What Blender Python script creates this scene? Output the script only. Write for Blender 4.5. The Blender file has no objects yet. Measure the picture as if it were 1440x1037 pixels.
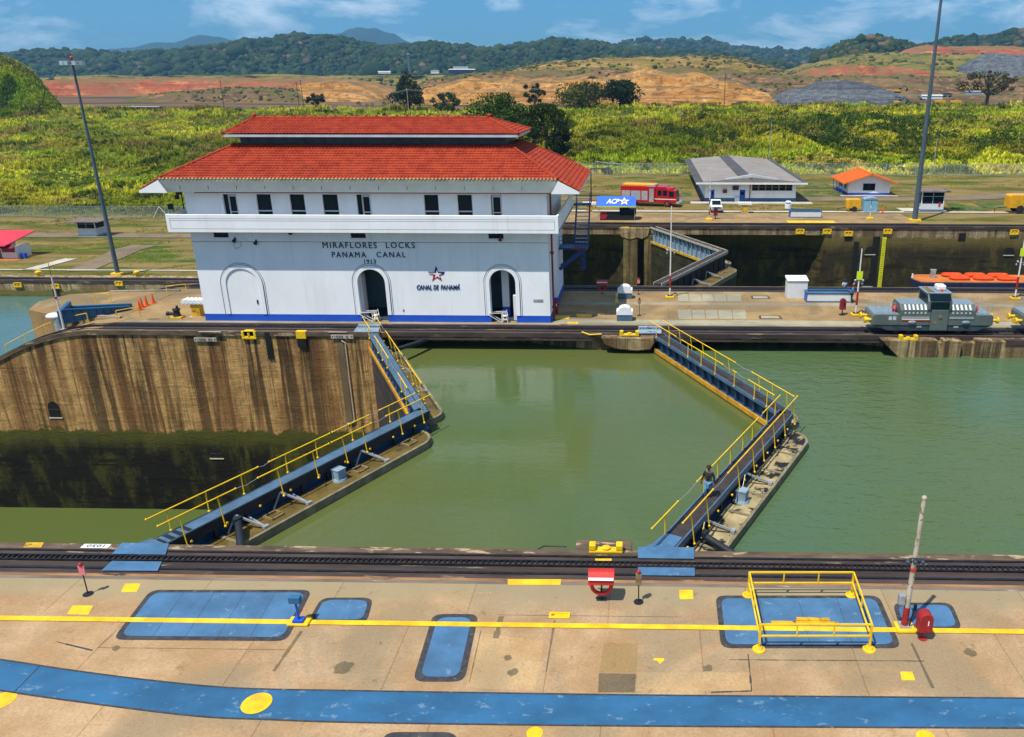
import bpy, math, random
import numpy as np
from math import sin, cos, tan, radians, pi, sqrt, atan2, exp
from mathutils import Vector

# ---------------------------------------------------------------- camera, sky, sun, exposure
scene = bpy.context.scene
COL = scene.collection
F, CX, CY = 1139.0, 880.0, 518.5
PT, YW, CAMH = radians(19.7), radians(1.3), 20.0
cam_d = bpy.data.cameras.new('camera'); cam = bpy.data.objects.new('camera', cam_d); COL.objects.link(cam)
cam_d.sensor_width = 36.0; cam_d.lens = 36.0 * F / 1440.0
cam_d.shift_x = -(CX - 720.0) / 1440.0
cam_d.clip_start = 0.5; cam_d.clip_end = 40000.0
cam.location = (0, 0, CAMH); cam.rotation_euler = (pi / 2 - PT, 0, YW)
scene.camera = cam

SUN = Vector((-0.31, -0.37, 1.0)).normalized()
world = bpy.data.worlds.new('World'); scene.world = world; world.use_nodes = True
wn, wl = world.node_tree.nodes, world.node_tree.links
wn.clear()
w_out = wn.new('ShaderNodeOutputWorld'); w_bg = wn.new('ShaderNodeBackground')
w_sky = wn.new('ShaderNodeTexSky'); w_sky.sky_type = 'NISHITA'; w_sky.sun_disc = False
w_sky.sun_elevation = math.asin(SUN.z); w_sky.sun_rotation = atan2(SUN.x, SUN.y) % (2 * pi)
w_sky.air_density = 1.0; w_sky.dust_density = 0.6; w_sky.ozone_density = 2.0
w_tint = wn.new('ShaderNodeMix'); w_tint.data_type = 'RGBA'; w_tint.blend_type = 'MULTIPLY'
w_tint.inputs[0].default_value = 1.0; w_tint.inputs[7].default_value = (0.37, 0.83, 1.29, 1)
wl.new(w_sky.outputs[0], w_tint.inputs[6])
# cirrus and small cumulus: noise on the view direction, flattened towards the horizon
w_tc = wn.new('ShaderNodeTexCoord'); w_map = wn.new('ShaderNodeMapping')
w_map.inputs['Scale'].default_value = (3.2, 3.2, 11.0); w_map.inputs['Location'].default_value = (3.1, 0.4, 0.35)
wl.new(w_tc.outputs['Generated'], w_map.inputs[0])
w_nz = wn.new('ShaderNodeTexNoise'); w_nz.inputs['Scale'].default_value = 2.4; w_nz.inputs['Detail'].default_value = 9
w_nz.inputs['Roughness'].default_value = 0.62; w_nz.inputs['Distortion'].default_value = 0.3
wl.new(w_map.outputs[0], w_nz.inputs[0])
w_rmp = wn.new('ShaderNodeValToRGB'); w_rmp.color_ramp.elements[0].position = 0.47; w_rmp.color_ramp.elements[1].position = 0.70
wl.new(w_nz.outputs[0], w_rmp.inputs[0])
w_cl = wn.new('ShaderNodeMix'); w_cl.data_type = 'RGBA'
wl.new(w_rmp.outputs[0], w_cl.inputs[0]); wl.new(w_tint.outputs[2], w_cl.inputs[6]); w_cl.inputs[7].default_value = (11.5, 12.8, 14.2, 1)
wl.new(w_cl.outputs[2], w_bg.inputs[0]); w_bg.inputs[1].default_value = 0.084
wl.new(w_bg.outputs[0], w_out.inputs[0])

sun_d = bpy.data.lights.new('sun', 'SUN'); sun_o = bpy.data.objects.new('sun', sun_d); COL.objects.link(sun_o)
sun_d.energy = 5.0; sun_d.angle = radians(0.5); sun_d.color = (1.0, 0.95, 0.86)
sun_o.location = (-60, -60, 200); sun_o.rotation_euler = (-SUN).to_track_quat('-Z', 'Y').to_euler()

vs = scene.view_settings
vs.view_transform = 'Standard'; vs.look = 'None'; vs.exposure = 0.13; vs.gamma = 1.0; vs.use_curve_mapping = False

# ---------------------------------------------------------------- surveying helpers: photo point -> place on a level or on a depth
def _ray(px, py):
    a = (px - CX) / F; b = -(py - CY) / F
    y = cos(PT) + b * sin(PT); z = -sin(PT) + b * cos(PT)
    return (a * cos(YW) - y * sin(YW), a * sin(YW) + y * cos(YW), z)
def G(px, py, z=0.0):
    r = _ray(px, py); t = (z - CAMH) / r[2]
    return Vector((r[0] * t, r[1] * t, z))
def P(px, py, Y):
    r = _ray(px, py); t = Y / r[1]
    return Vector((r[0] * t, Y, CAMH + r[2] * t))

# ---------------------------------------------------------------- mesh helpers
class MB:
    def __init__(self): self.v = []; self.f = []; self.m = []; self.cur = 0
    def mi(self, i): self.cur = i; return self
    def add(self, vs, fs):
        o = len(self.v); self.v.extend([tuple(p) for p in vs])
        for f in fs: self.f.append([o + i for i in f]); self.m.append(self.cur)
        return self
    def box(self, x0, x1, y0, y1, z0, z1):
        return self.add([(x0,y0,z0),(x1,y0,z0),(x1,y1,z0),(x0,y1,z0),(x0,y0,z1),(x1,y0,z1),(x1,y1,z1),(x0,y1,z1)],
                        [(0,3,2,1),(4,5,6,7),(0,1,5,4),(1,2,6,5),(2,3,7,6),(3,0,4,7)])
    def cbox(self, c, s): 
        return self.box(c[0]-s[0]/2, c[0]+s[0]/2, c[1]-s[1]/2, c[1]+s[1]/2, c[2]-s[2]/2, c[2]+s[2]/2)
    def bar(self, a, b, w, h=None, up=(0,0,1)):          # rectangular bar from a to b
        a = Vector(a); b = Vector(b); h = w if h is None else h
        d = (b - a).normalized(); u = Vector(up)
        if abs(d.dot(u)) > .98: u = Vector((0,1,0))
        s = d.cross(u).normalized(); t = s.cross(d).normalized()
        q = [s*(-w/2)+t*(-h/2), s*(w/2)+t*(-h/2), s*(w/2)+t*(h/2), s*(-w/2)+t*(h/2)]
        return self.add([a+k for k in q]+[b+k for k in q], [(0,1,2,3)[::-1],(4,5,6,7),(0,1,5,4),(1,2,6,5),(2,3,7,6),(3,0,4,7)])
    def cyl(self, a, b, r0, r1=None, n=12, cap=True):
        a = Vector(a); b = Vector(b); r1 = r0 if r1 is None else r1
        d = (b - a).normalized(); u = Vector((0,0,1)) if abs(d.z) < .95 else Vector((1,0,0))
        s = d.cross(u).normalized(); t = d.cross(s).normalized()
        vs = []
        for p, r in ((a, r0), (b, r1)):
            for i in range(n):
                k = 2*pi*i/n; vs.append(p + (s*cos(k)+t*sin(k))*r)
        fs = [(i, (i+1) % n, n+(i+1) % n, n+i) for i in range(n)]
        if cap: fs += [tuple(range(n))[::-1], tuple(range(n, 2*n))]
        return self.add(vs, fs)
    def tube(self, pts, r, n=8):
        for a, b in zip(pts[:-1], pts[1:]): self.cyl(a, b, r, r, n)
        for p in pts[1:-1]: self.ball(p, r*1.02, 6, 4)
        return self
    def ball(self, c, r, n=12, k=8, s=(1,1,1)):
        vs = [(c[0], c[1], c[2]+r*s[2])]
        for j in range(1, k):
            th = pi*j/k
            for i in range(n):
                a = 2*pi*i/n; vs.append((c[0]+r*s[0]*sin(th)*cos(a), c[1]+r*s[1]*sin(th)*sin(a), c[2]+r*s[2]*cos(th)))
        vs.append((c[0], c[1], c[2]-r*s[2])); e = len(vs)-1
        fs = [(0, 1+i, 1+(i+1) % n) for i in range(n)]
        for j in range(k-2):
            o = 1+j*n
            fs += [(o+i, o+n+i, o+n+(i+1) % n, o+(i+1) % n) for i in range(n)]
        o = 1+(k-2)*n
        fs += [(o+i, e, o+(i+1) % n) for i in range(n)]
        return self.add(vs, fs)
    def lathe(self, c, prof, n=16):
        vs = []
        for r, z in prof:
            for i in range(n):
                a = 2*pi*i/n; vs.append((c[0]+r*cos(a), c[1]+r*sin(a), c[2]+z))
        fs = []
        for j in range(len(prof)-1):
            fs += [(j*n+i, j*n+(i+1) % n, (j+1)*n+(i+1) % n, (j+1)*n+i) for i in range(n)]
        fs += [tuple(range(n))[::-1], tuple(range((len(prof)-1)*n, len(prof)*n))]
        return self.add(vs, fs)
    def prism(self, poly, z0, z1):                         # plan polygon (counter-clockwise) extruded upwards
        n = len(poly)
        area = sum(poly[i][0]*poly[(i+1) % n][1]-poly[(i+1) % n][0]*poly[i][1] for i in range(n))
        if area < 0: poly = poly[::-1]
        vs = [(p[0], p[1], z0) for p in poly]+[(p[0], p[1], z1) for p in poly]
        return self.add(vs, [tuple(range(n))[::-1], tuple(range(n, 2*n))]+[(i, (i+1) % n, n+(i+1) % n, n+i) for i in range(n)])
    def extr(self, poly, axis, a0, a1):                    # polygon in a vertical plane, extruded along 'x' or 'y'
        n = len(poly)
        mk = (lambda p, a: (a, p[0], p[1])) if axis == 'x' else (lambda p, a: (p[0], a, p[1]))
        area = sum(poly[i][0]*poly[(i+1) % n][1]-poly[(i+1) % n][0]*poly[i][1] for i in range(n))
        if (area < 0) == (axis == 'x'): poly = poly[::-1]
        vs = [mk(p, a0) for p in poly]+[mk(p, a1) for p in poly]
        return self.add(vs, [tuple(range(n))[::-1], tuple(range(n, 2*n))]+[(i, (i+1) % n, n+(i+1) % n, n+i) for i in range(n)])
    def build(self, name, mats, parent=None, world=False, smooth=None, bevel=0, fix=True):
        me = bpy.data.meshes.new(name)
        v = self.v
        if world and parent is not None:
            L = parent.location; v = [(p[0]-L.x, p[1]-L.y, p[2]-L.z) for p in v]
        me.from_pydata(v, [], self.f)
        if not isinstance(mats, (list, tuple)): mats = [mats]
        for m in mats: me.materials.append(m)
        if len(mats) > 1: me.polygons.foreach_set('material_index', self.m)
        me.update()
        if smooth is not None:
            me.polygons.foreach_set('use_smooth', [True]*len(me.polygons)); me.set_sharp_from_angle(angle=radians(smooth))
        o = bpy.data.objects.new(name, me); COL.objects.link(o)
        if parent is not None: o.parent = parent
        if bevel:
            b = o.modifiers.new('bevel', 'BEVEL'); b.width = bevel; b.segments = 2; b.limit_method = 'ANGLE'; b.angle_limit = radians(40)
        return o

def tag(o, label=None, cat=None, group=None, kind=None):
    if label: o['label'] = label
    if cat: o['category'] = cat
    if group: o['group'] = group
    if kind: o['kind'] = kind
    return o
def thing(name, label, cat, loc=(0,0,0), rz=0.0, group=None):
    o = bpy.data.objects.new(name, None); COL.objects.link(o); o.empty_display_size = .3
    o.location = loc; o.rotation_euler = (0, 0, rz)
    return tag(o, label, cat, group)
def dup(root, loc, rz=None, label=None):
    r = root.copy(); COL.objects.link(r); r.location = loc
    if rz is not None: r.rotation_euler = (0, 0, rz)
    if label: r['label'] = label
    for ch in list(root.children):
        c = ch.copy(); COL.objects.link(c); c.parent = r
        for g in list(ch.children):
            d = g.copy(); COL.objects.link(d); d.parent = c
    return r
def struct(name, mb, m, **k): return tag(mb.build(name, m, **k), kind='structure')
def np_mesh(name, V, Fq, mat, cols=None, smooth=False, parent=None):       # big meshes from arrays (faces all tris or all quads)
    V = np.asarray(V, np.float32); Fq = np.asarray(Fq, np.int32); k = Fq.shape[1]
    me = bpy.data.meshes.new(name)
    me.vertices.add(len(V)); me.vertices.foreach_set('co', V.ravel())
    me.loops.add(Fq.size); me.loops.foreach_set('vertex_index', Fq.ravel())
    me.polygons.add(len(Fq)); me.polygons.foreach_set('loop_start', np.arange(0, Fq.size, k, dtype=np.int32))
    if smooth: me.polygons.foreach_set('use_smooth', np.ones(len(Fq), bool))
    me.update(calc_edges=True); me.validate()
    if cols is not None:
        at = me.color_attributes.new('tint', 'FLOAT_COLOR', 'POINT')
        c = np.ones((len(V), 4), np.float32); c[:, :3] = cols; at.data.foreach_set('color', c.ravel())
    me.materials.append(mat)
    o = bpy.data.objects.new(name, me); COL.objects.link(o)
    if parent is not None: o.parent = parent
    return o

# ---------------------------------------------------------------- materials
class NT:
    def __init__(self, name):
        self.mat = bpy.data.materials.new(name); self.mat.use_nodes = True
        self.n = self.mat.node_tree.nodes; self.l = self.mat.node_tree.links
        self.b = self.n['Principled BSDF']; self._pos = None
    def pos(self):
        if self._pos is None: self._pos = self.n.new('ShaderNodeNewGeometry').outputs['Position']
        return self._pos
    def noise(self, scale=1.0, detail=5, rough=.6, stretch=None, off=(0,0,0), dist=0.0):
        t = self.n.new('ShaderNodeTexNoise'); t.inputs['Scale'].default_value = scale; t.inputs['Detail'].default_value = detail
        t.inputs['Roughness'].default_value = rough; t.inputs['Distortion'].default_value = dist
        mp = self.n.new('ShaderNodeMapping'); mp.inputs['Scale'].default_value = stretch or (1,1,1); mp.inputs['Location'].default_value = off
        self.l.new(self.pos(), mp.inputs[0]); self.l.new(mp.outputs[0], t.inputs[0])
        return t.outputs[0]
    def ramp(self, v, p0, p1, a=0.0, b=1.0):
        r = self.n.new('ShaderNodeMapRange'); r.interpolation_type = 'SMOOTHSTEP'
        for i, x in enumerate((p0, p1, a, b)): r.inputs[i+1].default_value = x
        self.l.new(v, r.inputs[0]); return r.outputs[0]
    def mix(self, fac, a, b, mode='MIX'):
        m = self.n.new('ShaderNodeMix'); m.data_type = 'RGBA'; m.blend_type = mode
        for s, x in ((m.inputs[0], fac), (m.inputs[6], a), (m.inputs[7], b)):
            if isinstance(x, (int, float)): s.default_value = x
            elif isinstance(x, (tuple, list)): s.default_value = (*x[:3], 1)
            else: self.l.new(x, s)
        return m.outputs[2]
    def math(self, op, a, b=0.0, c=None):
        m = self.n.new('ShaderNodeMath'); m.operation = op
        for s, x in zip(m.inputs, (a, b, c)):
            if x is None: continue
            if isinstance(x, (int, float)): s.default_value = x
            else: self.l.new(x, s)
        return m.outputs[0]
    def sep(self):
        s = self.n.new('ShaderNodeSeparateXYZ'); self.l.new(self.pos(), s.inputs[0]); return s.outputs
    def attr(self, name='tint'):
        a = self.n.new('ShaderNodeAttribute'); a.attribute_name = name; return a.outputs[0]
    def bump(self, h, strength=.3, dist=.02):
        b = self.n.new('ShaderNodeBump'); b.inputs['Strength'].default_value = strength; b.inputs['Distance'].default_value = dist
        self.l.new(h, b.inputs['Height']); self.l.new(b.outputs[0], self.b.inputs['Normal'])
    def done(self, col, rough=.7, metal=0.0, spec=.4):
        if isinstance(col, (tuple, list)): self.b.inputs['Base Color'].default_value = (*col[:3], 1)
        else: self.l.new(col, self.b.inputs['Base Color'])
        if isinstance(rough, (int, float)): self.b.inputs['Roughness'].default_value = rough
        else: self.l.new(rough, self.b.inputs['Roughness'])
        self.b.inputs['Metallic'].default_value = metal; self.b.inputs['Specular IOR Level'].default_value = spec
        return self.mat

def paint(name, col, rough=.5, var=.18, scale=1.6, wear=None, wear_at=.66, wscale=3.0, metal=0.0, bump=.12, stretch=None):
    t = NT(name); lo = tuple(c*(1-var) for c in col); hi = tuple(min(1, c*(1+var)) for c in col)
    c = t.mix(t.ramp(t.noise(scale, 6, .65, stretch), .3, .7), lo, hi)
    f = t.noise(wscale*6, 4, .7)
    if wear is not None:
        c = t.mix(t.ramp(t.noise(wscale, 8, .7, stretch, (7,3,1)), wear_at, wear_at+.06), c, wear)
    if bump: t.bump(f, bump, .01)
    return t.done(c, rough, metal)

def deck_mat(name, a, b, grey, joint=True, zone=None):
    t = NT(name)
    c = t.mix(t.ramp(t.noise(.35, 7, .68), .36, .66), a, b)
    c = t.mix(t.ramp(t.noise(.16, 6, .6, None, (11,4,0), .6), .47, .61, 0, .8), c, grey)
    c = t.mix(t.ramp(t.noise(9.0, 6, .8), .35, .75, .0, .6), c, tuple(x*.55 for x in a))
    c = t.mix(t.ramp(t.noise(26.0, 4, .8, None, (1,1,0)), .56, .72, .0, .55), c, tuple(x*.40 for x in a))
    if zone:
        yz = t.math('ADD', t.sep()[1], t.math('MULTIPLY', t.math('SUBTRACT', t.noise(.35, 6, .65, (.5,1,1), (3,0,0)), .5), 5.0))
        c = t.mix(t.ramp(yz, zone[0], zone[1], 0, .8), c, zone[2])
    c = t.mix(t.ramp(t.noise(3.1, 7, .8, (1,1,1), (13,9,0), .3), .61, .68, 0, .75), c, tuple(x*.36 for x in a))
    c = t.mix(t.ramp(t.noise(1.3, 7, .75, None, (3,9,0), .4), .58, .72, 0, .65), c, tuple(x*.42 for x in a))
    c = t.mix(t.ramp(t.noise(.8, 6, .7, None, (31,2,0), .2), .66, .74, 0, .6), c, tuple(min(1, x*1.35+.05) for x in b))
    if joint:
        br = t.n.new('ShaderNodeTexBrick'); br.inputs['Scale'].default_value = .16; br.inputs['Mortar Size'].default_value = .0045
        br.inputs['Mortar Smooth'].default_value = .3; br.offset = .37; br.inputs['Brick Width'].default_value = .9; br.inputs['Row Height'].default_value = .62
        br.inputs['Color1'].default_value = (.93,.93,.93,1); br.inputs['Color2'].default_value = (1.06,1.04,1.0,1); br.inputs['Mortar'].default_value = (.74,.69,.63,1)
        mp = t.n.new('ShaderNodeMapping'); mp.inputs['Location'].default_value = (1.3, .9, 0); t.l.new(t.pos(), mp.inputs[0]); t.l.new(mp.outputs[0], br.inputs[0])
        c = t.mix(1.0, c, br.outputs[0], 'MULTIPLY')
    t.bump(t.noise(14, 5, .8), .35, .01)
    return t.done(c, .85, 0, .25)

def wall_mat(name, base, dark, tide, olive=(.052,.052,.008), black=(.010,.009,.006), streak=(.465,.57), fade=.8, wet=None):
    t = NT(name); z = t.sep()[2]
    c = t.mix(t.ramp(t.noise(.7, 7, .7), .35, .68), tuple(x*.72 for x in base), tuple(min(1, x*1.25) for x in base))
    lay = t.noise(1.0, 3, .6, (.22, .22, 1.3), (0,0,3), .5)
    c = t.mix(t.math('MULTIPLY', t.ramp(lay, .57, .66, 0, .6), t.ramp(t.noise(.5, 5, .7, (1,1,2), (8,8,8)), .42, .60)), c, tuple(x*.25 for x in base))
    c = t.mix(t.ramp(t.noise(.75, 8, .75, (1,1,.7), (4,4,4)), .57, .68, 0, .75), c, tuple(min(1, x*1.5+.05) for x in base))
    fr = t.math('FRACT', t.math('ADD', t.math('MULTIPLY', z, .62), t.math('MULTIPLY', t.noise(.25, 4, .6, (1,1,.3), (2,2,6)), .35)))
    c = t.mix(t.math('MULTIPLY', t.ramp(fr, .0, .05, .9, 0), t.ramp(t.noise(.8, 5, .7, None, (6,1,6)), .40, .56)), c, tuple(x*.18 for x in base))
    c = t.mix(t.ramp(t.noise(5.0, 6, .8, (1,1,1.6), (3,3,9)), .56, .68, 0, .6), c, tuple(x*.30 for x in base))
    st = t.noise(1.0, 6, .62, (1.05, 1.05, .035), (2,7,0), .35)
    up = t.ramp(z, tide, tide*.05, fade, 1.0)
    c = t.mix(t.math('MULTIPLY', t.ramp(st, streak[0], streak[1], 0, .93), up), c, dark)
    st2 = t.noise(1.0, 6, .7, (3.2, 3.2, .10), (9,1,0), .2)
    c = t.mix(t.ramp(st2, .50, .64, 0, .72), c, tuple(x*.20+y*.5 for x, y in zip(base, dark)))
    st3 = t.noise(1.0, 6, .7, (.55, .55, .05), (19,1,4), .4); c = t.mix(t.ramp(st3, .43, .60, 0, .75), c, (base[0]*.36, base[1]*.28, base[2]*.26))
    # below the tide mark: algae, then almost black wet concrete
    wob = t.math('ADD', z, t.math('MULTIPLY', t.math('SUBTRACT', t.noise(.6, 6, .7, (1,1,.25)), .5), 2.2))
    alg = t.mix(t.ramp(t.noise(.55, 7, .7, (1,1,.45), (5,5,5)), .47, .64), black, olive)
    alg = t.mix(t.ramp(lay, .54, .64, 0, .8), alg, tuple(x*.5 for x in black))
    alg = t.mix(t.ramp(wob, tide-2.4, tide-.1, 0, .8), alg, tuple(x*2.0 for x in olive))
    if wet:
        xx = t.math('ADD', t.sep()[0], t.math('MULTIPLY', t.math('SUBTRACT', t.noise(.5, 5, .7, (1,1,.6)), .5), 6.0))
        m_ = t.math('MULTIPLY', t.ramp(xx, wet-3, wet+1, 0, 1), t.ramp(t.noise(.45, 6, .7, (1,1,.25), (1,3,2)), .40, .58))
        alg = t.mix(m_, alg, (.085,.080,.010))
    c = t.mix(t.ramp(wob, tide-.12, tide+.12), alg, c)
    t.bump(t.math('ADD', t.noise(3.5, 8, .8), t.math('MULTIPLY', lay, .8)), 1.0, .10)
    return t.done(c, .85, 0, .25)

M = {}
M['deck'] = deck_mat('deck_concrete', (.375,.232,.112), (.52,.355,.200), (.285,.225,.135), True, (26.9, 28.3, (.30,.245,.14)))
M['island_deck'] = deck_mat('island_concrete', (.31,.195,.080), (.42,.29,.135), (.21,.155,.08))
M['slab'] = deck_mat('pale_slab', (.33,.31,.20), (.44,.40,.27), (.26,.24,.17), False)
M['kerb'] = deck_mat('kerb_concrete', (.30,.255,.17), (.42,.36,.26), (.22,.19,.13), False)
M['track_bed'] = paint('oily_track_bed', (.055,.038,.030), .75, .45, 1.2, (.26,.18,.10), .585, 1.1, bump=.5, stretch=(.25,1.6,1))
M['track_steel'] = paint('dark_rail_steel', (.020,.018,.020), .42, .5, 3, (.10,.07,.05), .72, 4, .3)
M['beam'] = paint('stained_coping', (.105,.070,.042), .8, .45, .9, (.40,.29,.16), .56, .9, bump=.6, stretch=(.5,1.8,1.8))
M['wall'] = wall_mat('lock_wall', (.54,.315,.110), (.016,.010,.006), -9.15, wet=-36.0)
M['wall_far'] = wall_mat('far_lock_wall', (.36,.26,.14), (.03,.022,.013), -1.55, (.085,.066,.018), (.034,.027,.013), (.52,.64))
M['wall_low'] = wall_mat('low_bank_wall', (.48,.35,.18), (.05,.03,.015), -10.0, (.10,.09,.02), (.03,.03,.012), (.52,.64))
M['ragged'] = wall_mat('ragged_concrete', (.40,.29,.14), (.06,.04,.02), -30.0)
M['blue_paint'] = paint('worn_blue_paint', (.060,.150,.265), .6, .22, .6, (.15,.235,.32), .60, 2.2, bump=.2)
M['blue_band'] = paint('walkway_blue_paint', (.024,.112,.225), .6, .24, .4, (.12,.21,.29), .59, 2.6, bump=.3, stretch=(.7,1.2,1))
M['tar'] = paint('tar_border', (.045,.043,.045), .8, .4, 3, (.16,.13,.10), .6, 3, bump=.4)
M['yellow'] = paint('yellow_paint', (.80,.50,.008), .45, .14, 1.4, (.40,.26,.06), .66, 2.5)
M['rail_yellow'] = paint('railing_yellow', (.85,.52,.006), .4, .12, 2, (.33,.16,.03), .68, 2)
M['road_yellow'] = paint('yellow_road_paint', (.82,.48,.01), .6, .2, 1.2, (.46,.30,.10), .60, 2.4, bump=.25)
M['old_yellow'] = paint('old_yellow_steel', (.62,.34,.015), .55, .25, 1.4, (.09,.055,.02), .57, 1.8)
M['orange_fender'] = paint('orange_timber', (.56,.27,.02), .6, .3, 1.2, (.12,.07,.03), .58, 1.6)
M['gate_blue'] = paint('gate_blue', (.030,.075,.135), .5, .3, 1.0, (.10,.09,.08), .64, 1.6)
M['gate_blue_lit'] = paint('gate_blue_sunlit_tone', (.068,.128,.195), .5, .22, .8, (.13,.12,.10), .62, 1.6)  # lighter copy of the gate blue, sun on the walkways put into the colour
M['gate_pale'] = paint('weathered_pale_blue', (.22,.31,.38), .6, .25, .9, (.10,.06,.03), .58, 1.0)
M['gate_dark'] = paint('gate_skin', (.036,.030,.030), .65, .4, .8, (.07,.06,.05), .62, .9, stretch=(1,1,.2))
M['gate_deck'] = paint('grip_deck', (.040,.030,.027), .8, .3, 2)
M['algae_skin'] = paint('algae_gate_skin', (.030,.028,.010), .7, .5, .6, (.055,.05,.018), .58, .7)
M['ledge'] = paint('wet_silt_ledge', (.125,.085,.018), .55, .35, .7, (.055,.045,.025), .57, .6)
M['ledge_dry'] = paint('drying_silt_ledge', (.36,.285,.14), .7, .3, .8, (.012,.012,.012), .485, .75)
M['ledge_rim'] = paint('ledge_rim', (.20,.17,.10), .7, .3, 1.5)
t_ = NT('white_stucco')
c_ = t_.mix(t_.ramp(t_.noise(.5, 6, .6, (1,1,.5)), .35, .65), (.82,.82,.80), (.88,.88,.86))
c_ = t_.mix(t_.ramp(t_.noise(1.0, 6, .7, (1.6,1.6,.07), (4,2,0), .2), .55, .72, 0, .38), c_, (.60,.59,.53))
c_ = t_.mix(t_.ramp(t_.noise(.8, 8, .75, (1,1,.6), (8,2,1)), .62, .74, 0, .5), c_, (.66,.64,.58))
t_.bump(t_.noise(6, 6, .75), .35, .02); M['white_wall'] = t_.done(c_, .8, 0, .3)
M['white'] = paint('white_paint', (.78,.78,.76), .5, .06, 1.2, (.50,.46,.38), .69, 1.6)
M['plinth'] = paint('royal_blue_paint', (.012,.085,.50), .5, .08, .6, bump=.1)
M['groove'] = paint('groove_shadow_line', (.10,.11,.13), .8, .2)  # dark tone paints in the shade line of grooves and ledges
M['letters'] = paint('black_letters', (.012,.015,.03), .5, .2)
M['navy'] = paint('navy_letters', (.010,.022,.14), .5, .1)
M['logo_red'] = paint('logo_red', (.42,.010,.022), .5, .1)
M['stair_blue'] = paint('stair_blue_paint', (.010,.052,.17), .5, .2)
M['glass'] = NT('window_glass').done((.006,.016,.024), .12, 0, .12)
M['frame_grey'] = paint('window_frame', (.50,.53,.55), .4, .1)
M['frame_dark'] = paint('dark_frame', (.03,.035,.04), .5, .2)
M['interior'] = paint('room_paint', (.14,.22,.25), .8, .2, .6)
M['interior_dark'] = paint('room_floor', (.03,.05,.07), .7, .3)
M['pipe_red'] = paint('maroon_pipe', (.22,.016,.026), .5, .15)
M['red'] = paint('red_paint', (.52,.022,.015), .42, .12)
M['fire_red'] = paint('fire_engine_red', (.42,.008,.010), .25, .08)
M['hydrant_red'] = paint('faded_red', (.33,.018,.02), .5, .15, 2)
M['orange'] = paint('orange_plastic', (.80,.10,.008), .5, .1)
M['raft_orange'] = paint('raft_orange', (.80,.075,.006), .55, .12)
M['deck_orange'] = paint('boat_deck_orange', (.52,.16,.035), .6, .2, .7)
M['steel'] = paint('galvanised_steel', (.42,.44,.45), .4, .15, 2, metal=.4)
M['mast'] = paint('mast_grey', (.075,.105,.125), .45, .15, .6)
M['white_metal'] = paint('white_metal', (.68,.66,.60), .45, .12, 2, (.22,.12,.05), .69, 3)
M['rust_pole'] = paint('weathered_pole', (.46,.41,.30), .6, .2, 2.5, (.13,.07,.035), .54, 4)
M['black'] = paint('black_iron', (.012,.012,.013), .5, .3)
M['rubber'] = paint('tyre_rubber', (.018,.018,.018), .8, .2)
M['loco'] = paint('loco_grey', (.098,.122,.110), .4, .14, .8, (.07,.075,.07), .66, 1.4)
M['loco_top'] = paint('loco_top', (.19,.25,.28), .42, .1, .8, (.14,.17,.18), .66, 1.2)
M['loco_dark'] = paint('loco_dark', (.035,.055,.07), .5, .3)
M['wood'] = paint('weathered_timber', (.24,.17,.08), .8, .35, 2, (.06,.04,.02), .6, 2, stretch=(.3,2,2))
M['grey_roof'] = paint('grey_roofing', (.255,.225,.195), .85, .14, .35, (.15,.11,.11), .60, .5)
M['dark_roof'] = paint('dark_roofing', (.075,.070,.070), .85, .25, .6)
M['brown_roof'] = paint('brown_roofing', (.17,.13,.11), .85, .2, .8)
M['orange_tile'] = paint('orange_roof', (.72,.17,.025), .7, .12, 1.0, stretch=(3,.4,.4))
M['pink_roof'] = paint('red_tin_roof', (.62,.035,.055), .5, .1, .5)
M['booth_white'] = paint('booth_wall', (.66,.67,.65), .7, .06, .6)
M['pale_blue'] = paint('pale_blue_plastic', (.20,.42,.55), .5, .08)
M['vehicle_yellow'] = paint('machine_yellow', (.74,.36,.010), .4, .1)
M['blue_tarp'] = paint('blue_awning', (.008,.115,.60), .55, .08)
M['chrome'] = paint('bright_metal', (.62,.64,.66), .25, .08, metal=.7)
M['web_dark'] = paint('shaded_web_paint', (.012,.017,.024), .6, .4, 1.2, (.05,.035,.02), .62, 1.4)  # near-black: shade of the deep-set gate web put into the colour
M['hull_blue'] = paint('hull_navy', (.012,.022,.07), .5, .3)
M['lime'] = paint('lime_sign', (.58,.70,.02), .5, .1)
M['skin'] = paint('skin', (.20,.10,.06), .6, .08)
M['jeans'] = paint('jeans', (.09,.22,.36), .8, .15, 6)
M['shirt_black'] = paint('black_shirt', (.018,.02,.024), .85, .2, 6)
M['shirt_blue'] = paint('blue_shirt', (.02,.16,.58), .8, .1, 6)
M['shirt_pale'] = paint('pale_blue_shirt', (.32,.48,.62), .8, .1, 6)
M['trousers'] = paint('dark_trousers', (.02,.022,.035), .8, .15, 6)
M['cap_red'] = paint('red_cap', (.50,.02,.03), .7, .1)
M['hat_dark'] = paint('dark_hat', (.035,.02,.015), .8, .1)
M['pink'] = paint('pink_sign', (.66,.20,.24), .5, .1)
M['asphalt'] = paint('grey_road', (.185,.135,.080), .9, .2, .3, bump=.3)
M['path'] = paint('pale_path', (.50,.45,.36), .85, .15, .5, bump=.3)
M['wire'] = paint('fence_wire', (.34,.40,.40), .5, .1)

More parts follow.
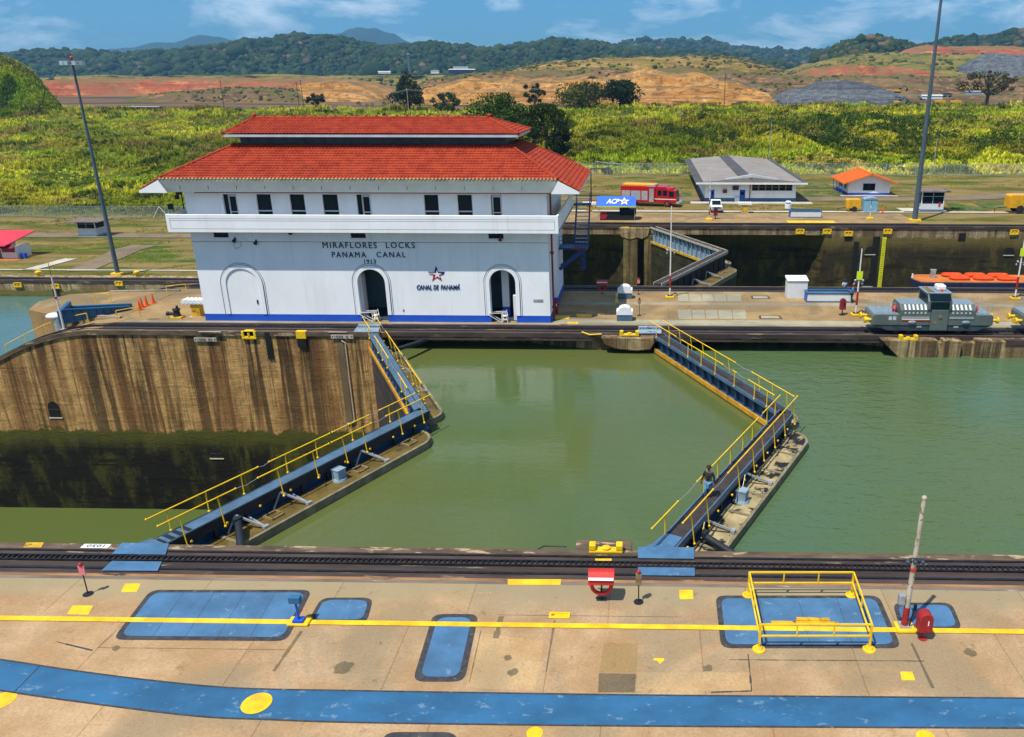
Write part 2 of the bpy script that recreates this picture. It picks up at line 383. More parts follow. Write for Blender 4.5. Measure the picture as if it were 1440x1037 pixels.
def water_mat(name, c1, c2, wave, sc, rough):
    t = NT(name)
    c = t.mix(t.ramp(t.noise(.035, 4, .5, None, (2,5,0), .5), .38, .64), c1, c2)
    h = t.math('ADD', t.noise(sc, 3, .55, (.8, 1.7, 1), (0,0,0), .4), t.math('MULTIPLY', t.noise(sc*2.6, 3, .6, (.8,1.6,1), (5,5,0), .3), .35))
    big = t.ramp(t.noise(.06, 3, .5, None, (8,1,0)), .35, .65, .45, 1.0)
    t.bump(t.math('MULTIPLY', h, big), wave, .2)
    t.b.inputs['IOR'].default_value = 1.33
    return t.done(c, rough, 0, .5)
M['water_calm'] = water_mat('calm_lock_water', (.096,.112,.028), (.076,.118,.042), .11, .9, .05)
M['water_ripple'] = water_mat('rippled_lock_water', (.082,.120,.042), (.064,.128,.066), .9, .85, .09)
M['water_low'] = water_mat('lower_lock_water', (.088,.112,.028), (.075,.108,.028), .08, .8, .12)
M['water_bay'] = water_mat('approach_water', (.075,.15,.13), (.085,.15,.10), .3, .6, .10)

# ================================================================ THE SETTING
YN, YF0, YF1, YB = 31.2, 64.3, 81.0, 116.8           # near coping, island front, island back, far bank coping
def sstep(a, b, x):
    t = np.clip((np.asarray(x, float)-a)/(b-a), 0, 1); return t*t*(3-2*t)
def isl_z(x):                                         # the centre island slopes down towards the lower lock
    d = max(0.0, -46-x)
    return max(-9.8, -.03*d*d if d < 8.3 else -2.07-.5*(d-8.3))
rng = np.random.default_rng(7)
_ph = rng.uniform(0, 6.28, (24,)); _dr = rng.uniform(0, 6.28, (24,))
def wob(x, y, wl):                                    # smooth pseudo noise about +-1
    s = 0
    for i in range(8):
        k = 2*pi/wl*(1+.45*i); s = s + np.sin(k*(np.cos(_dr[i])*x+np.sin(_dr[i])*y)+_ph[i])/(1+.5*i)
    return s/2.2
def hz(x, y):                                         # far bank terrain
    x = np.asarray(x, float); y = np.asarray(y, float)
    L = 1-sstep(-66, -26, x)
    left = -8.6-1.1*np.clip((y-116.8)/62, 0, 1)+13.0*sstep(190, 430, y)
    right = 5.5*sstep(190, 330, y)
    z = L*left+(1-L)*right
    v = sstep(192, 215, y)*(1-sstep(460, 560, y))
    z = z+v*(1.3*wob(x, y, 55)+.8*wob(x+90, y, 21)+.35*wob(x+31, y+17, 11))
    return z*(1-sstep(470, 620, y))
ys = np.concatenate([np.arange(116.9, 200, 2.5), np.geomspace(200, 700, 130), np.geomspace(720, 16000, 60)])
us = np.linspace(-1, 1, 241); us = .55*us+.45*us**3
X = np.stack([us*np.maximum(330, y*1.25)+(-40) for y in ys]); Y = np.repeat(ys[:, None], len(us), 1)
Z = hz(X, Y)
V = np.stack([X, Y, Z], -1).reshape(-1, 3); nx = len(us)
i = np.arange((len(ys)-1)*nx).reshape(len(ys)-1, nx)[:, :-1].ravel()
t = NT('rough_ground'); y_ = t.sep()[1]
lawn = t.mix(t.ramp(t.noise(.10, 7, .65, (.6, 1.6, 1)), .36, .62), (.085,.085,.012), (.235,.165,.060))
lawn = t.mix(t.ramp(t.noise(.07, 6, .65, (.6,1.7,1), (9,9,0), .4), .54, .66), lawn, (.040,.095,.008))
lawn = t.mix(t.ramp(t.noise(.16, 6, .7, (.5,1.8,1), (2,8,0)), .60, .72), lawn, (.34,.235,.045))
rough = t.mix(t.ramp(t.noise(.05, 6, .6), .4, .6), (.055,.080,.008), (.15,.14,.018))
quarry = t.mix(t.ramp(t.noise(.012, 7, .65, (.5,2.2,1)), .38, .62), (.065,.048,.030), (.19,.12,.055))
quarry = t.mix(t.ramp(t.noise(.008, 5, .6, (.4,2.2,1), (5,1,0)), .60, .70), quarry, (.26,.09,.04))
far = t.mix(t.ramp(t.noise(.004, 5, .6), .4, .6), (.05,.07,.025), (.10,.10,.05))
c = t.mix(t.ramp(y_, 182, 190), lawn, rough); c = t.mix(t.ramp(y_, 455, 520), c, quarry); c = t.mix(t.ramp(y_, 1900, 2300), c, far)
t.bump(t.noise(3, 6, .8), .6, .05)
M['ground'] = t.done(c, .95, 0, .1)
tag(np_mesh('ground', V, np.stack([i, i+1, i+1+nx, i+nx], 1), M['ground'], smooth=True), kind='structure')

# --- water
def sheet(name, x0, x1, y0, y1, z, m, n=1): return struct(name, MB().add([(x0,y0,z),(x1,y0,z),(x1,y1,z),(x0,y1,z)], [(0,1,2,3)]), m)
ZW = -1.5
def gate_pts(hx, hy0, hy1, ax): return (hx, hy0), (ax, (hy0+hy1)/2), (hx, hy1)
GL = gate_pts(-22.3, 31.2, 64.3, -14.2); GR = gate_pts(1.0, 31.2, 64.3, 9.0); GF = gate_pts(1.2, 81.0, 116.8, 11.2)
struct('water', MB().add([(GL[0][0],29.5,ZW),(GR[0][0],29.5,ZW),(GR[1][0],GR[1][1],ZW),(GR[2][0],69,ZW),(GL[2][0],69,ZW),(GL[1][0],GL[1][1],ZW)], [(0,1,2,3,4,5)]), M['water_calm'])
struct('water', MB().add([(GR[0][0],29.5,ZW),(190,29.5,ZW),(190,69,ZW),(GR[2][0],69,ZW),(GR[1][0],GR[1][1],ZW)], [(0,1,2,3,4)]), M['water_ripple'])
struct('water', MB().add([(-190,29.5,-17.0),(GL[0][0],29.5,-17.0),(GL[1][0],GL[1][1],-17.0),(GL[2][0],64.3,-17.0),(-190,64.3,-17.0)], [(0,1,2,3,4)]), M['water_low'])
sheet('water', -260, -40, 64.4, YB, -11.0, M['water_bay'])
sheet('water', -39, 190, YF1-3, YB+3, -10.0, M['water_low'])

# --- near deck
sheet('pavement', -190, 190, -8, 28.85, 0, M['deck'])
sheet('pavement', -190, 190, 28.85, 29.06, .004, paint('grey_plank_strip', (.17,.135,.10), .85, .35, .9, (.36,.31,.24), .60, 1.2, bump=.4, stretch=(.3,1.5,1)))
sheet('pavement', -190, 190, 29.06, 29.25, .006, paint('rusty_strip', (.30,.15,.065), .85, .4, .8, (.05,.035,.025), .56, 1.2, bump=.4, stretch=(.3,1.5,1)))
sheet('pavement', -190, 190, 29.72, 30.1, .016, paint('dark_planks', (.045,.032,.026), .8, .4, .8, (.30,.24,.16), .60, 1.6, bump=.4, stretch=(.22,2,1)))
w = MB().box(-190, 190, -8, YN, -21, -.01); tag(w.build('lock_wall', M['wall']), 'concrete lock wall under the near deck, closest to the camera', 'wall')
def railway(name, x0, x1, y0, y1, rails, rack, label, zf=None, n=1, xtra=None):
    """track bed, two rails and a toothed rack along x, following zf(x)"""
    zf = zf or (lambda x: 0.0)
    xs = [x0+(x1-x0)*k/n for k in range(n+1)]
    t = thing('railway_track', label, 'track', (xs[0], y0, zf(xs[0])))
    b = MB()
    for a, c in zip(xs[:-1], xs[1:]): b.add([(a,y0,zf(a)+.006),(c,y0,zf(c)+.006),(c,y1,zf(c)+.006),(a,y1,zf(a)+.006)], [(0,1,2,3)])
    b.build('track_bed', M['track_bed'], t, True)
    for ry in rails:
        r = MB()
        for a, c in zip(xs[:-1], xs[1:]): r.bar((a,ry,zf(a)+.0), (c,ry,zf(c)+.0), .12, .11)
        r.build('rail', M['track_steel'], t, True)
    r = MB()
    for a, c in zip(xs[:-1], xs[1:]):
        r.bar((a,rack-.17,zf(a)+.05), (c,rack-.17,zf(c)+.05), .07, .11); r.bar((a,rack+.17,zf(a)+.05), (c,rack+.17,zf(c)+.05), .07, .11)
    k = max(x0, -60)
    while k < min(x1, 70): r.bar((k,rack-.14,zf(k)+.05), (k,rack+.14,zf(k)+.05), .07, .08); k += .24
    r.build('rack', M['track_steel'], t, True)
    return t
railway('railway_track', -190, 190, 29.25, 31.05, (29.62, 30.98), 30.35, 'dark oily towing track with toothed rack along the near lock edge')
b = MB(); b.box(-190, 190, 31.05, 31.55, -.55, .03); b.box(-190, 190, 31.56, 31.62, -.45, -.12)
tag(b.build('coping_beam', M['beam'], bevel=.02), 'stained dark coping beam on the edge of the near lock wall', 'coping')

# --- centre island: core, decks, tracks
xs = [-190, -80]+[-66+k*1.0 for k in range(0, 22)]+[-44, -22.6]
poly = [(x, isl_z(x)-.02) for x in xs]+[(-22.6, -21), (-190, -21)]
b = MB().extr(poly, 'y', YF0, YF1)
tag(b.build('lock_wall', M['wall']), 'tall streaked brown lock wall with dark mossy foot below the white control house', 'wall')
def plan_wall(y_of, xs, z0, z1, yback):
    b = MB()
    for a, c in zip(xs[:-1], xs[1:]):
        b.add([(a,y_of(a),z0),(c,y_of(c),z0),(c,y_of(c),z1),(a,y_of(a),z1)], [(0,1,2,3)])
    b.add([(xs[0],y_of(xs[0]),z1),(xs[-1],y_of(xs[-1]),z1),(xs[-1],yback,z1),(xs[0],yback,z1)], [(0,1,2,3)])
    return b
def isl_front(x):
    if x < -21: return YF0
    if x < -3.6: return YF0+2.3
    if x < 1.2: return YF0+.25
    if x < 16: return YF0+2.6
    if x < 22: return YF0+2.6*sqrt(max(0, 1-((x-16)/6)**2))
    return YF0+.05
xs = [-22.6, -21, -20.99, -10, -3.6, -3.59, 1.2, 1.21, 8, 16]+[16+6*sin(k*pi/16) for k in range(1, 9)]+[40, 190]
b = plan_wall(isl_front, xs, -21, -.42, YF1)
b.box(-22.58, 190, YF0+.02, YF1, -.40, -.012)                                  # deck slab carried over the gate recesses
b.add([(-22.6,YF1,-21),(190,YF1,-21),(190,YF1,-.4),(-22.6,YF1,-.4)], [(3,2,1,0)])
tag(b.build('lock_wall', M['ragged']), 'centre island wall beside the full chamber, its gate recesses in deep shadow', 'wall')
xs = [-190, -80]+[-66+k for k in range(0, 22)]+[-44]
b = MB()
for a, c in zip(xs[:-1], xs[1:]):
    b.add([(a,YF0,isl_z(a)),(c,YF0,isl_z(c)),(c,YF1,isl_z(c)),(a,YF1,isl_z(a))], [(0,1,2,3)])
b.add([(-44,YF0,0),(190,YF0,0),(190,YF1,0),(-44,YF1,0)], [(0,1,2,3)])
struct('pavement', b, M['island_deck'])
b = MB().prism([(-46.5,67.9),(-49.5,68.1),(-53,68.9),(-56.5,70.6),(-57.6,73.5),(-56.5,76.2),(-53,77.4),(-46.5,77.9)], -9.5, .004)
struct('pavement', b, M['island_deck'])
for (y0, y1) in ((67.9,68.25),(77.6,77.95)):
    b = MB().box(-57, -46, y0-.02, y1, -6, .25) if False else MB().bar((-46.3,(y0+y1)/2,.02), (-53,(y0+y1)/2+(1.0 if y0 < 70 else -.6),.0), .3, .3)
    struct('kerb', b, M['kerb'])
railway('railway_track', -66, 190, YF0+.15, YF0+2.55, (YF0+.65, YF0+2.1), YF0+1.4, 'towing track along the front of the island below the white building', isl_z, 128)
railway('railway_track', -66, 190, YF1-2.3, YF1-.1, (YF1-1.9, YF1-.5), YF1-1.2, 'towing track along the back edge of the island behind the control house', isl_z, 128)
b = MB()
for a in range(-66, -22):
    z0, z1 = isl_z(a), isl_z(a+1)
    b.add([(a,YF0-.12,z0-.34),(a+1,YF0-.12,z1-.34),(a+1,YF0-.12,z1+.05),(a,YF0-.12,z0+.05),(a,YF0+.18,z0+.05),(a+1,YF0+.18,z1+.05),(a,YF0+.0,z0-.34),(a+1,YF0+.0,z1-.34)],
          [(0,1,2,3),(3,2,5,4),(6,7,1,0)])
tag(b.build('coping_beam', M['beam']), 'brown stained coping beam on top of the tall island wall, left of the left gate', 'coping')
b = MB(); b.box(-21.4, 190, YF0-.05, YF0+.22, -.30, .05); b.box(-21.4, 190, YF0+.0, YF0+.2, -.62, -.42)
tag(b.build('coping_beam', M['track_bed']), 'dark double coping beam above the shaded recesses of the full chamber', 'coping')
sheet('pavement', -45.5, 190, 67.0, 67.45, .006, M['kerb'])
sheet('pavement', -7.9, 190, 73.55, 74.55, .006, M['kerb'])
sheet('pavement', -7.9, 190, 67.5, 68.6, .005, M['slab'])

# --- far bank walls
def bank_top(x): return float(hz(x, YB))
def far_front(x):
    if x < -9: return YB+3.4
    if x < -2.6: return YB+3.4*sqrt(max(0, 1-((x+9)/6.4)**2))
    if x < 2.4: return YB+.1
    if x < 19: return YB+3.2
    if x < 26: return YB+3.2*sqrt(max(0, 1-((x-19)/7)**2))
    return YB+.05
xs = [-30, -9]+[-9+6.4*sin(k*pi/20) for k in range(1, 11)]+[2.4, 2.41, 10, 19]+[19+7*sin(k*pi/20) for k in range(1, 11)]+[40, 190]
b = plan_wall(far_front, xs, -21, -1.25, YB+5)
b.box(-29.98, 190, YB+.06, YB+5.2, -1.24, -.03)
tag(b.build('lock_wall', M['wall_far']), 'dark olive far wall of the empty chamber with curved shaded recesses', 'wall')
xs = [-190, -70, -66]+[-66+k*2 for k in range(1, 18)]+[-30]
poly = [(x, bank_top(x)-.03) for x in xs]+[(-30, -21), (-190, -21)]
tag(MB().extr(poly, 'y', YB+.02, YB+4).build('lock_wall', M['wall_low']), 'low tan wall of the far bank left of the control house', 'wall')
xsb = [-190]+[-72+k*2 for k in range(0, 25)]+[190]
def bank_strip(y0, y1, m, dz, kind='pavement'):
    b = MB()
    for a, c in zip(xsb[:-1], xsb[1:]):
        b.add([(a,y0,bank_top(a)+dz),(c,y0,bank_top(c)+dz),(c,y1,bank_top(c)+dz),(a,y1,bank_top(a)+dz)], [(0,1,2,3)])
    return struct(kind, b, m)
railway('railway_track', -190, 190, YB+.1, YB+2.5, (YB+.5, YB+2.1), YB+1.3, 'distant dark towing track on the far bank beyond the empty chamber', bank_top, 190)
b = MB()
for a, c in zip(xsb[:-1], xsb[1:]):
    b.bar((a,YB+.1,bank_top(a)-.12), (c,YB+.1,bank_top(c)-.12), .3, .42)
tag(b.build('coping_beam', M['track_bed']), 'dark coping beam on the edge of the far bank', 'coping')

def ribbon(name, pts, m, dz=.07, w=None):               # pavement that follows the far bank terrain: centre line + width
    b = MB(); P_ = []
    for (p, q) in zip(pts[:-1], pts[1:]):
        n = max(1, int((Vector(q[:2])-Vector(p[:2])).length/2.0))
        for k in range(n): P_.append([p[j]+(q[j]-p[j])*k/n for j in range(3)])
    P_.append(list(pts[-1]))
    L = []
    for k, p in enumerate(P_):
        a = Vector(P_[max(0, k-1)][:2]); c = Vector(P_[min(len(P_)-1, k+1)][:2]); d = (c-a).normalized(); n = Vector((-d.y, d.x))
        for s in (-.5, .5):
            q = Vector(p[:2])+n*s*p[2]; L.append((q.x, q.y, float(hz(q.x, q.y))+dz))
    b.add(L, [(2*k, 2*k+2, 2*k+3, 2*k+1) for k in range(len(P_)-1)])
    return struct(name, b, m)
def gx(px, py, z=0): g = G(px, py, z); return g.x, g.y
apron = MB().add([(-24,119.3,.09),(40,119.3,.09),(40,128.5,.09),(-24,128.5,.09)], [(0,1,2,3)])
struct('pavement', apron, M['island_deck'])
ribbon('path', [(-24,130.2,1.3),(190,130.2,1.3)], M['path'], .10)
ribbon('path', [(-190,124.6,.7),(-60,124.6,.7)], M['path'], .09)
ribbon('road', [(-24,144.5,4.4),(20,144.5,4.6),(44,145,4.6),(58,147,5),(72,152.5,6),(95,158,7),(140,160,7)], M['asphalt'], .08)
ribbon('road', [(68,150.5,6),(70,144,7),(72,138,7),(76,133,7),(90,131.5,5)], M['asphalt'], .085)
zl = -9.1
ribbon('road', [(-170,157.5,5),(-100,157.5,4.6),(-60,157.5,4.6)], M['asphalt'], .08)
ribbon('road', [(*gx(112,385,zl),4.0),(*gx(160,362,zl),4.5),(*gx(180,352,zl),5),(*gx(205,345,zl),5)], M['asphalt'], .085)
b = [(*gx(40,384,zl),2.2),(*gx(100,366,zl),2.2)]
ribbon('path', b, M['path'], .09)

# ================================================================ THE CONTROL HOUSE
def tile_mat():
    t = NT('red_clay_tile')
    c = t.mix(t.ramp(t.noise(1.1, 6, .6), .35, .65), (.27,.028,.013), (.385,.052,.019))
    c = t.mix(t.ramp(t.noise(4.2, 3, .7, None, (4,4,4)), .52, .66, 0, .8), c, (.42,.070,.021))
    c = t.mix(t.ramp(t.noise(5.5, 4, .7, None, (9,2,4)), .60, .72, 0, .75), c, (.13,.014,.010))
    c = t.mix(t.ramp(t.noise(.55, 8, .8, None, (1,2,4)), .70, .76, 0, .6), c, (.46,.30,.22))
    c = t.mix(t.ramp(t.noise(.35, 7, .75, (1,1,1.5), (6,2,3)), .55, .72, 0, .42), c, (.12,.022,.014))
    return t.done(c, .75, 0, .2)
M['tile'] = tile_mat()
M['tile_end'] = paint('pale_tile_ends', (.62,.55,.34), .8, .3, 1.2, (.40,.50,.38), .55, .9)

def tile_plane(b, ea, eb, ta, tb, pitch=.30, row=.36):
    """corrugated tile field on the trapezium eave a-b, top a-b"""
    ea, eb, ta, tb = map(Vector, (ea, eb, ta, tb))
    u = (eb-ea).normalized(); L = (eb-ea).length
    tu = (ta-ea).dot(u); slope = (ta-ea)-u*tu; h = slope.length; v = slope/h; n = u.cross(v).normalized()
    if n.z < 0: n = -n
    tur = (tb-ea).dot(u)
    k = int(L/pitch*6)+1; us_ = [L*i/k for i in range(k+1)]
    rows = max(2, int(h/row)); ts = []
    for r in range(rows): ts += [(r/rows, .055), ((r+.97)/rows, .0)]
    vs = []
    for t_, off in ts:
        lo, hi = tu*t_, L+(tur-L)*t_
        for x in us_:
            xx = min(max(x, lo), hi); bump = .065*abs(sin(pi*x/pitch)) if lo < x < hi else 0
            vs.append(ea+u*xx+v*(h*t_)+n*(bump+off))
    m = k+1; fs = []
    flip = (u.cross(v)).z < 0
    for r in range(len(ts)-1):
        for i in range(k):
            lo0, hi0 = tu*ts[r][0], L+(tur-L)*ts[r][0]; lo1, hi1 = tu*ts[r+1][0], L+(tur-L)*ts[r+1][0]
            if us_[i+1] <= min(lo0, lo1) or us_[i] >= max(hi0, hi1): continue
            q = [r*m+i, r*m+i+1, (r+1)*m+i+1, (r+1)*m+i]
            fs.append(q[::-1] if flip else q)
    b.add(vs, fs)
    return b

def wall_openings(b, x0, x1, z0, z1, y0, y1, ops):
    x = x0
    for (xa, xb, za, zb, arch) in sorted(ops):
        b.box(x, xa, y0, y1, z0, z1)
        if za > z0: b.box(xa, xb, y0, y1, z0, za)
        if arch:
            r = (xb-xa)/2; c = (xa+xb)/2; zs = zb-r
            pts = [(c-r*cos(pi*k/20), zs+r*sin(pi*k/20)) for k in range(21)]
            for (p, q) in zip(pts[:-1], pts[1:]): b.extr([p, q, (q[0], z1), (p[0], z1)], 'y', y0, y1)
        elif zb < z1: b.box(xa, xb, y0, y1, zb, z1)
        x = xb
    b.box(x, x1, y0, y1, z0, z1)

def text_mesh(name, s, c, width, height, mat, parent=None, depth=.03, shear=0.0, bold=0.0, space=1.0, word=1.0, rx=pi/2, rz=0.0, label=None):
    cu = bpy.data.curves.new(name, 'FONT'); cu.body = s; cu.align_x = 'CENTER'; cu.align_y = 'CENTER'
    cu.shear = shear; cu.offset = bold; cu.space_character = space; cu.space_word = word; cu.extrude = .5; cu.resolution_u = 3
    o = bpy.data.objects.new(name, cu); COL.objects.link(o)
    dg = bpy.context.evaluated_depsgraph_get(); me = bpy.data.meshes.new_from_object(o.evaluated_get(dg))
    bpy.data.objects.remove(o); bpy.data.curves.remove(cu)
    co = np.zeros(len(me.vertices)*3, np.float32); me.vertices.foreach_get('co', co); co = co.reshape(-1, 3)
    lo, hi = co.min(0), co.max(0); co = (co-(lo+hi)/2)/(hi-lo)*np.array([width, height, depth])
    R = np.array((__import__('mathutils').Euler((rx, 0, rz)).to_matrix())); co = co @ R.T
    L = parent.location if parent is not None else Vector((0,0,0)); co += np.array([c[0]-L.x, c[1]-L.y, c[2]-L.z])
    me.vertices.foreach_set('co', co.astype(np.float32).ravel()); me.name = name; me.materials.clear(); me.materials.append(mat); me.update()
    ob = bpy.data.objects.new(name, me); COL.objects.link(ob)
    if parent is not None: ob.parent = parent
    if label: ob['label'] = label
    return ob

def control_house():
    YH, YK = 67.5, 79.4; XL, XR = -38.36, -8.07
    t = thing('control_house', 'white three-level lock control house with red tiled double roof on the island', 'building', ((XL+XR)/2, YH, 0))
    W = lambda b, n, m, **k: b.build(n, m, t, True, **k)
    px = lambda p, y=450: P(p, y, YH).x
    pz = lambda y, p=500: P(p, y, YH).z
    # front wall with its arched doorways
    d1 = (px(509.5), px(546.5)); d2 = (px(691.5), px(727)); zt = pz(379)
    ops = [(d1[0], d1[1], 0.0, zt, True), (d2[0], d2[1], 0.0, zt, True)]
    z1, z2, z3 = 8.05, 8.3, 11.35
    v = [(px(a), px(b_)) for a, b_ in ((320.5,341), (506.5,527), (693.5,714))]
    b = MB()
    wall_openings(b, XL, XR, .62, 7.25, YH, YH+.5, [(a, c, .62, d, True) for a, c, _, d, _ in ops])
    wall_openings(b, XL, XR, 7.25, z2, YH, YH+.5, [(a, c, 7.32, 7.95, False) for a, c in v])
    win = [(313,333), (360,381), (407,428), (453,475), (501,521), (596,616.5), (643,664), (690,705.5)]
    wz = (8.5, 10.95)
    wo = [(px(a, 280), px(c, 280), wz[0], wz[1], False) for a, c in win]
    wall_openings(b, XL+.02, XR-.02, z2, z3, YH, YH+.3, wo)
    b.box(XL, XL+.4, YH+.5, YK, .62, z2); b.box(XL+.02, XL+.4, YH+.3, YK, z2, z3)
    b.box(XL+.4, XR-.4, YK-.4, YK, .62, z2); b.box(XL+.4, XR-.4, YK-.4, YK, z2, z3)
    b.box(XR-.4, XR, YH+.5, YH+2.6, .62, z2); b.box(XR-.75, XR-.4, YH+2.6, YH+6.2, .62, z2); b.box(XR-.4, XR, YH+6.2, YK, .62, z2)
    b.box(XR-.4, XR-.02, YH+.3, YK, z2, z3)
    W(b, 'wall', M['white_wall'])
    # blue plinth, a hair proud of the wall
    b = MB()
    for a, c in ((XL-.02, d1[0]), (d1[1], d2[0]), (d2[1], XR+.02)): b.box(a, c, YH-.02, YH+.5, 0, .62)
    b.box(XL-.02, XL+.4, YH+.5, YK+.02, 0, .62); b.box(XL+.4, XR-.4, YK-.4, YK+.02, 0, .62)
    b.box(XR-.4, XR+.02, YH+.5, YH+2.6, 0, .62); b.box(XR-.75, XR-.38, YH+2.6, YH+6.2, 0, .62); b.box(XR-.4, XR+.02, YH+6.2, YK, 0, .62)
    W(b, 'plinth', M['plinth'])
    # string course, strips painted as groove shade and arch mouldings
    b = MB().box(XL-.05, XR+.05, YH-.06, YH, 7.02, 7.24); W(b, 'string_course', M['white_wall'])
    b = MB().box(XL-.05, XR+.05, YH-.052, YH-.0, 6.985, 7.018).box(XL, XR, YH-.03, YH, 8.0, 8.04); W(b, 'groove', M['groove'])
    def arch_line(b, xa, xb, z0, zt, w, y0, y1):
        c = (xa+xb)/2; r = (xb-xa)/2; zs = zt-r
        b.box(xa, xa+w, y0, y1, z0, zs); b.box(xb-w, xb, y0, y1, z0, zs)
        o = [(c-r*cos(pi*k/24), zs+r*sin(pi*k/24)) for k in range(25)]; i_ = [(c-(r-w)*cos(pi*k/24), zs+(r-w)*sin(pi*k/24)) for k in range(25)]
        for k in range(24): b.extr([o[k], o[k+1], i_[k+1], i_[k]], 'y', y0, y1)
    for (a, c) in (d1, d2, (px(327), px(372))):
        m = MB(); arch_line(m, a-.34, c+.34, .64, zt+.34, .31, YH-.09, YH); W(m, 'arch_moulding', M['white_wall'])
        g = MB(); arch_line(g, a-.52, c+.52, .64, zt+.52, .035, YH-.022, YH); arch_line(g, a-.38, c+.38, .64, zt+.38, .03, YH-.024, YH); W(g, 'groove', M['groove'])
    b = MB().box(px(366.5)-.06, px(366.5)+.06, YH-.05, YH, 1.55, 1.9); W(b, 'switch_box', M['frame_dark'])
    b = MB().box(px(569)-.05, px(569)+.05, YH-.04, YH, .95, 1.1); W(b, 'switch_box', M['frame_dark'])
    # rooms seen through the doorways
    b = MB().box(XL+.4, XR-.76, YH+.5, YK-.4, .02, .05).box(XL+.4, XR-.76, YH+.5, YK-.4, 6.6, 6.8); W(b, 'floor', M['interior_dark'])
    b = MB().box(XL+.5, XR-.8, 72.0, 72.2, .05, 6.6).box(-18.2, -18.0, YH+.5, 72, .05, 6.6); W(b, 'partition', M['interior'])
    b = MB().box(d2[0]+.72, d2[0]+1.35, 69.2, 69.8, .95, 6.6); W(b, 'column', M['white_wall'])
    b = MB().box(d2[0]+.70, d2[0]+1.37, 69.18, 69.82, .05, .94); W(b, 'column_base', M['plinth'])
    b = MB().box(d2[1]-.34, d2[1]-.05, YH+.52, YH+.95, .05, 2.3); W(b, 'cabinet', M['booth_white'], bevel=.02)
    b = MB().box(d1[0]+.02, d1[0]+.10, YH+.5, YH+1.6, .05, 4.0); W(b, 'door', M['white'])
    b = MB().box(d1[0]+.9, d1[0]+1.7, 71.9, 71.98, .1, 2.5); W(b, 'inner_door', M['black'])
    # vents and upper windows
    for a, c in v:
        f = MB(); f.box(a, c, YH+.16, YH+.2, 7.32, 7.95); W(f, 'vent_window', M['glass'])
        f = MB(); f.box((a+c)/2-.02, (a+c)/2+.02, YH+.12, YH+.155, 7.32, 7.95).box(a, c, YH+.12, YH+.155, 7.6, 7.63); W(f, 'vent_frame', M['frame_dark'])
    for k, (xa, xb, za, zb, _) in enumerate(wo):
        g = W(MB().box(xa, xb, YH+.22, YH+.25, za, zb), 'window', M['glass'])
        f = MB()
        if k in (0, 4, 7):
            xm = xa+(.42 if k != 7 else .08)
            f.box(xm, xm+.09, YH+.1, YH+.21, za, zb-.05).box(xb-.14, xb-.03, YH+.1, YH+.21, za, zb-.05).box(xm+.09, xb-.14, YH+.1, YH+.21, zb-.2, zb-.05)
            f.box(xm+.09, xb-.14, YH+.1, YH+.21, za+.95, za+1.02)
        else:
            f.box(xa, xb, YH+.12, YH+.21, za+1.02, za+1.12).box(xb-.07, xb, YH+.12, YH+.21, za, zb).box(xa, xb, YH+.12, YH+.21, za, za+.08)
        fr = W(f, 'window_frame', M['frame_grey'])
        fr.parent = g
    # balcony
    BX0, BX1, BY0, BY1 = XL-1.12, XR+1.05, 66.38, 80.35
    b = MB().box(BX0, BX1, BY0, YH-.001, 8.06, 8.2).box(BX0, XL-.001, YH, BY1, 8.06, 8.2).box(XR+.001, BX1, YH, BY1, 8.06, 8.2)
    W(b, 'balcony_floor', M['white'])
    b = MB().box(BX0, BX1, BY0-.18, BY0, 7.98, 9.46).box(BX0-.0, BX0+.18, BY0, BY1, 7.98, 9.46).box(BX1-.18, BX1, BY0, BY1, 7.98, 9.46)
    W(b, 'parapet', M['white_wall'], bevel=.03)
    b = MB(); y = BY0-.18
    for z in (8.28, 8.95, 9.12): b.box(BX0+.3, BX1-.3, y-.006, y+.01, z, z+.022)
    for x in (BX0+.3, BX1-.32): b.box(x, x+.022, y-.006, y+.01, 8.3, 9.12)
    W(b, 'groove', M['groove'])  # thin proud strips, groove shade in their colour
    b = MB().box(XL+1, XR+.3, YH-.14, YH-.06, z3-.28, z3-.2); W(b, 'conduit', M['pipe_red'])
    # roofs
    ye, yt = 66.0, 70.6; yc = 73.45; yeb, ytb = 2*yc-ye, 2*yc-yt
    ze = P(500, 252.5, ye).z; ztp = P(500, 203.5, yt).z
    xl, xr = P(222, 253, ye).x, P(784, 250, ye).x; xtl, xtr = P(331, 202, yt).x, P(716, 202, yt).x
    sl = (ztp-ze)/((xtl-xl+xr-xtr)/2); ext = 1.72
    xol, xor_, zo = xl-ext, xr+ext, ze-ext*sl
    R = MB()
    tile_plane(R, (xl,ye,ze), (xr,ye,ze), (xtl,yt,ztp), (xtr,yt,ztp))
    tile_plane(R, (xr,yeb,ze), (xl,yeb,ze), (xtr,ytb,ztp), (xtl,ytb,ztp))
    tile_plane(R, (xr,ye,ze), (xr,yeb,ze), (xtr,yt,ztp), (xtr,ytb,ztp)); tile_plane(R, (xl,yeb,ze), (xl,ye,ze), (xtl,ytb,ztp), (xtl,yt,ztp))
    tile_plane(R, (xor_,ye,zo), (xor_,yeb,zo), (xr,ye,ze), (xr,yeb,ze)); tile_plane(R, (xol,yeb,zo), (xol,ye,zo), (xl,yeb,ze), (xl,ye,ze))
    roof = W(R, 'lower_roof', M['tile'], smooth=50)
    for a, c in (((xl,ye,ze),(xtl,yt,ztp)), ((xr,ye,ze),(xtr,yt,ztp)), ((xl,yeb,ze),(xtl,ytb,ztp)), ((xr,yeb,ze),(xtr,ytb,ztp))):
        h = MB(); a = Vector(a)+Vector((0,0,.06)); c = Vector(c)+Vector((0,0,.06)); n = 18
        for k in range(n): h.cyl(a+(c-a)*k/n, a+(c-a)*(k+1.05)/n, .13, .11, 8)
        W(h, 'hip_tiles', M['tile'], smooth=50)
    e = MB(); k = xl+.15
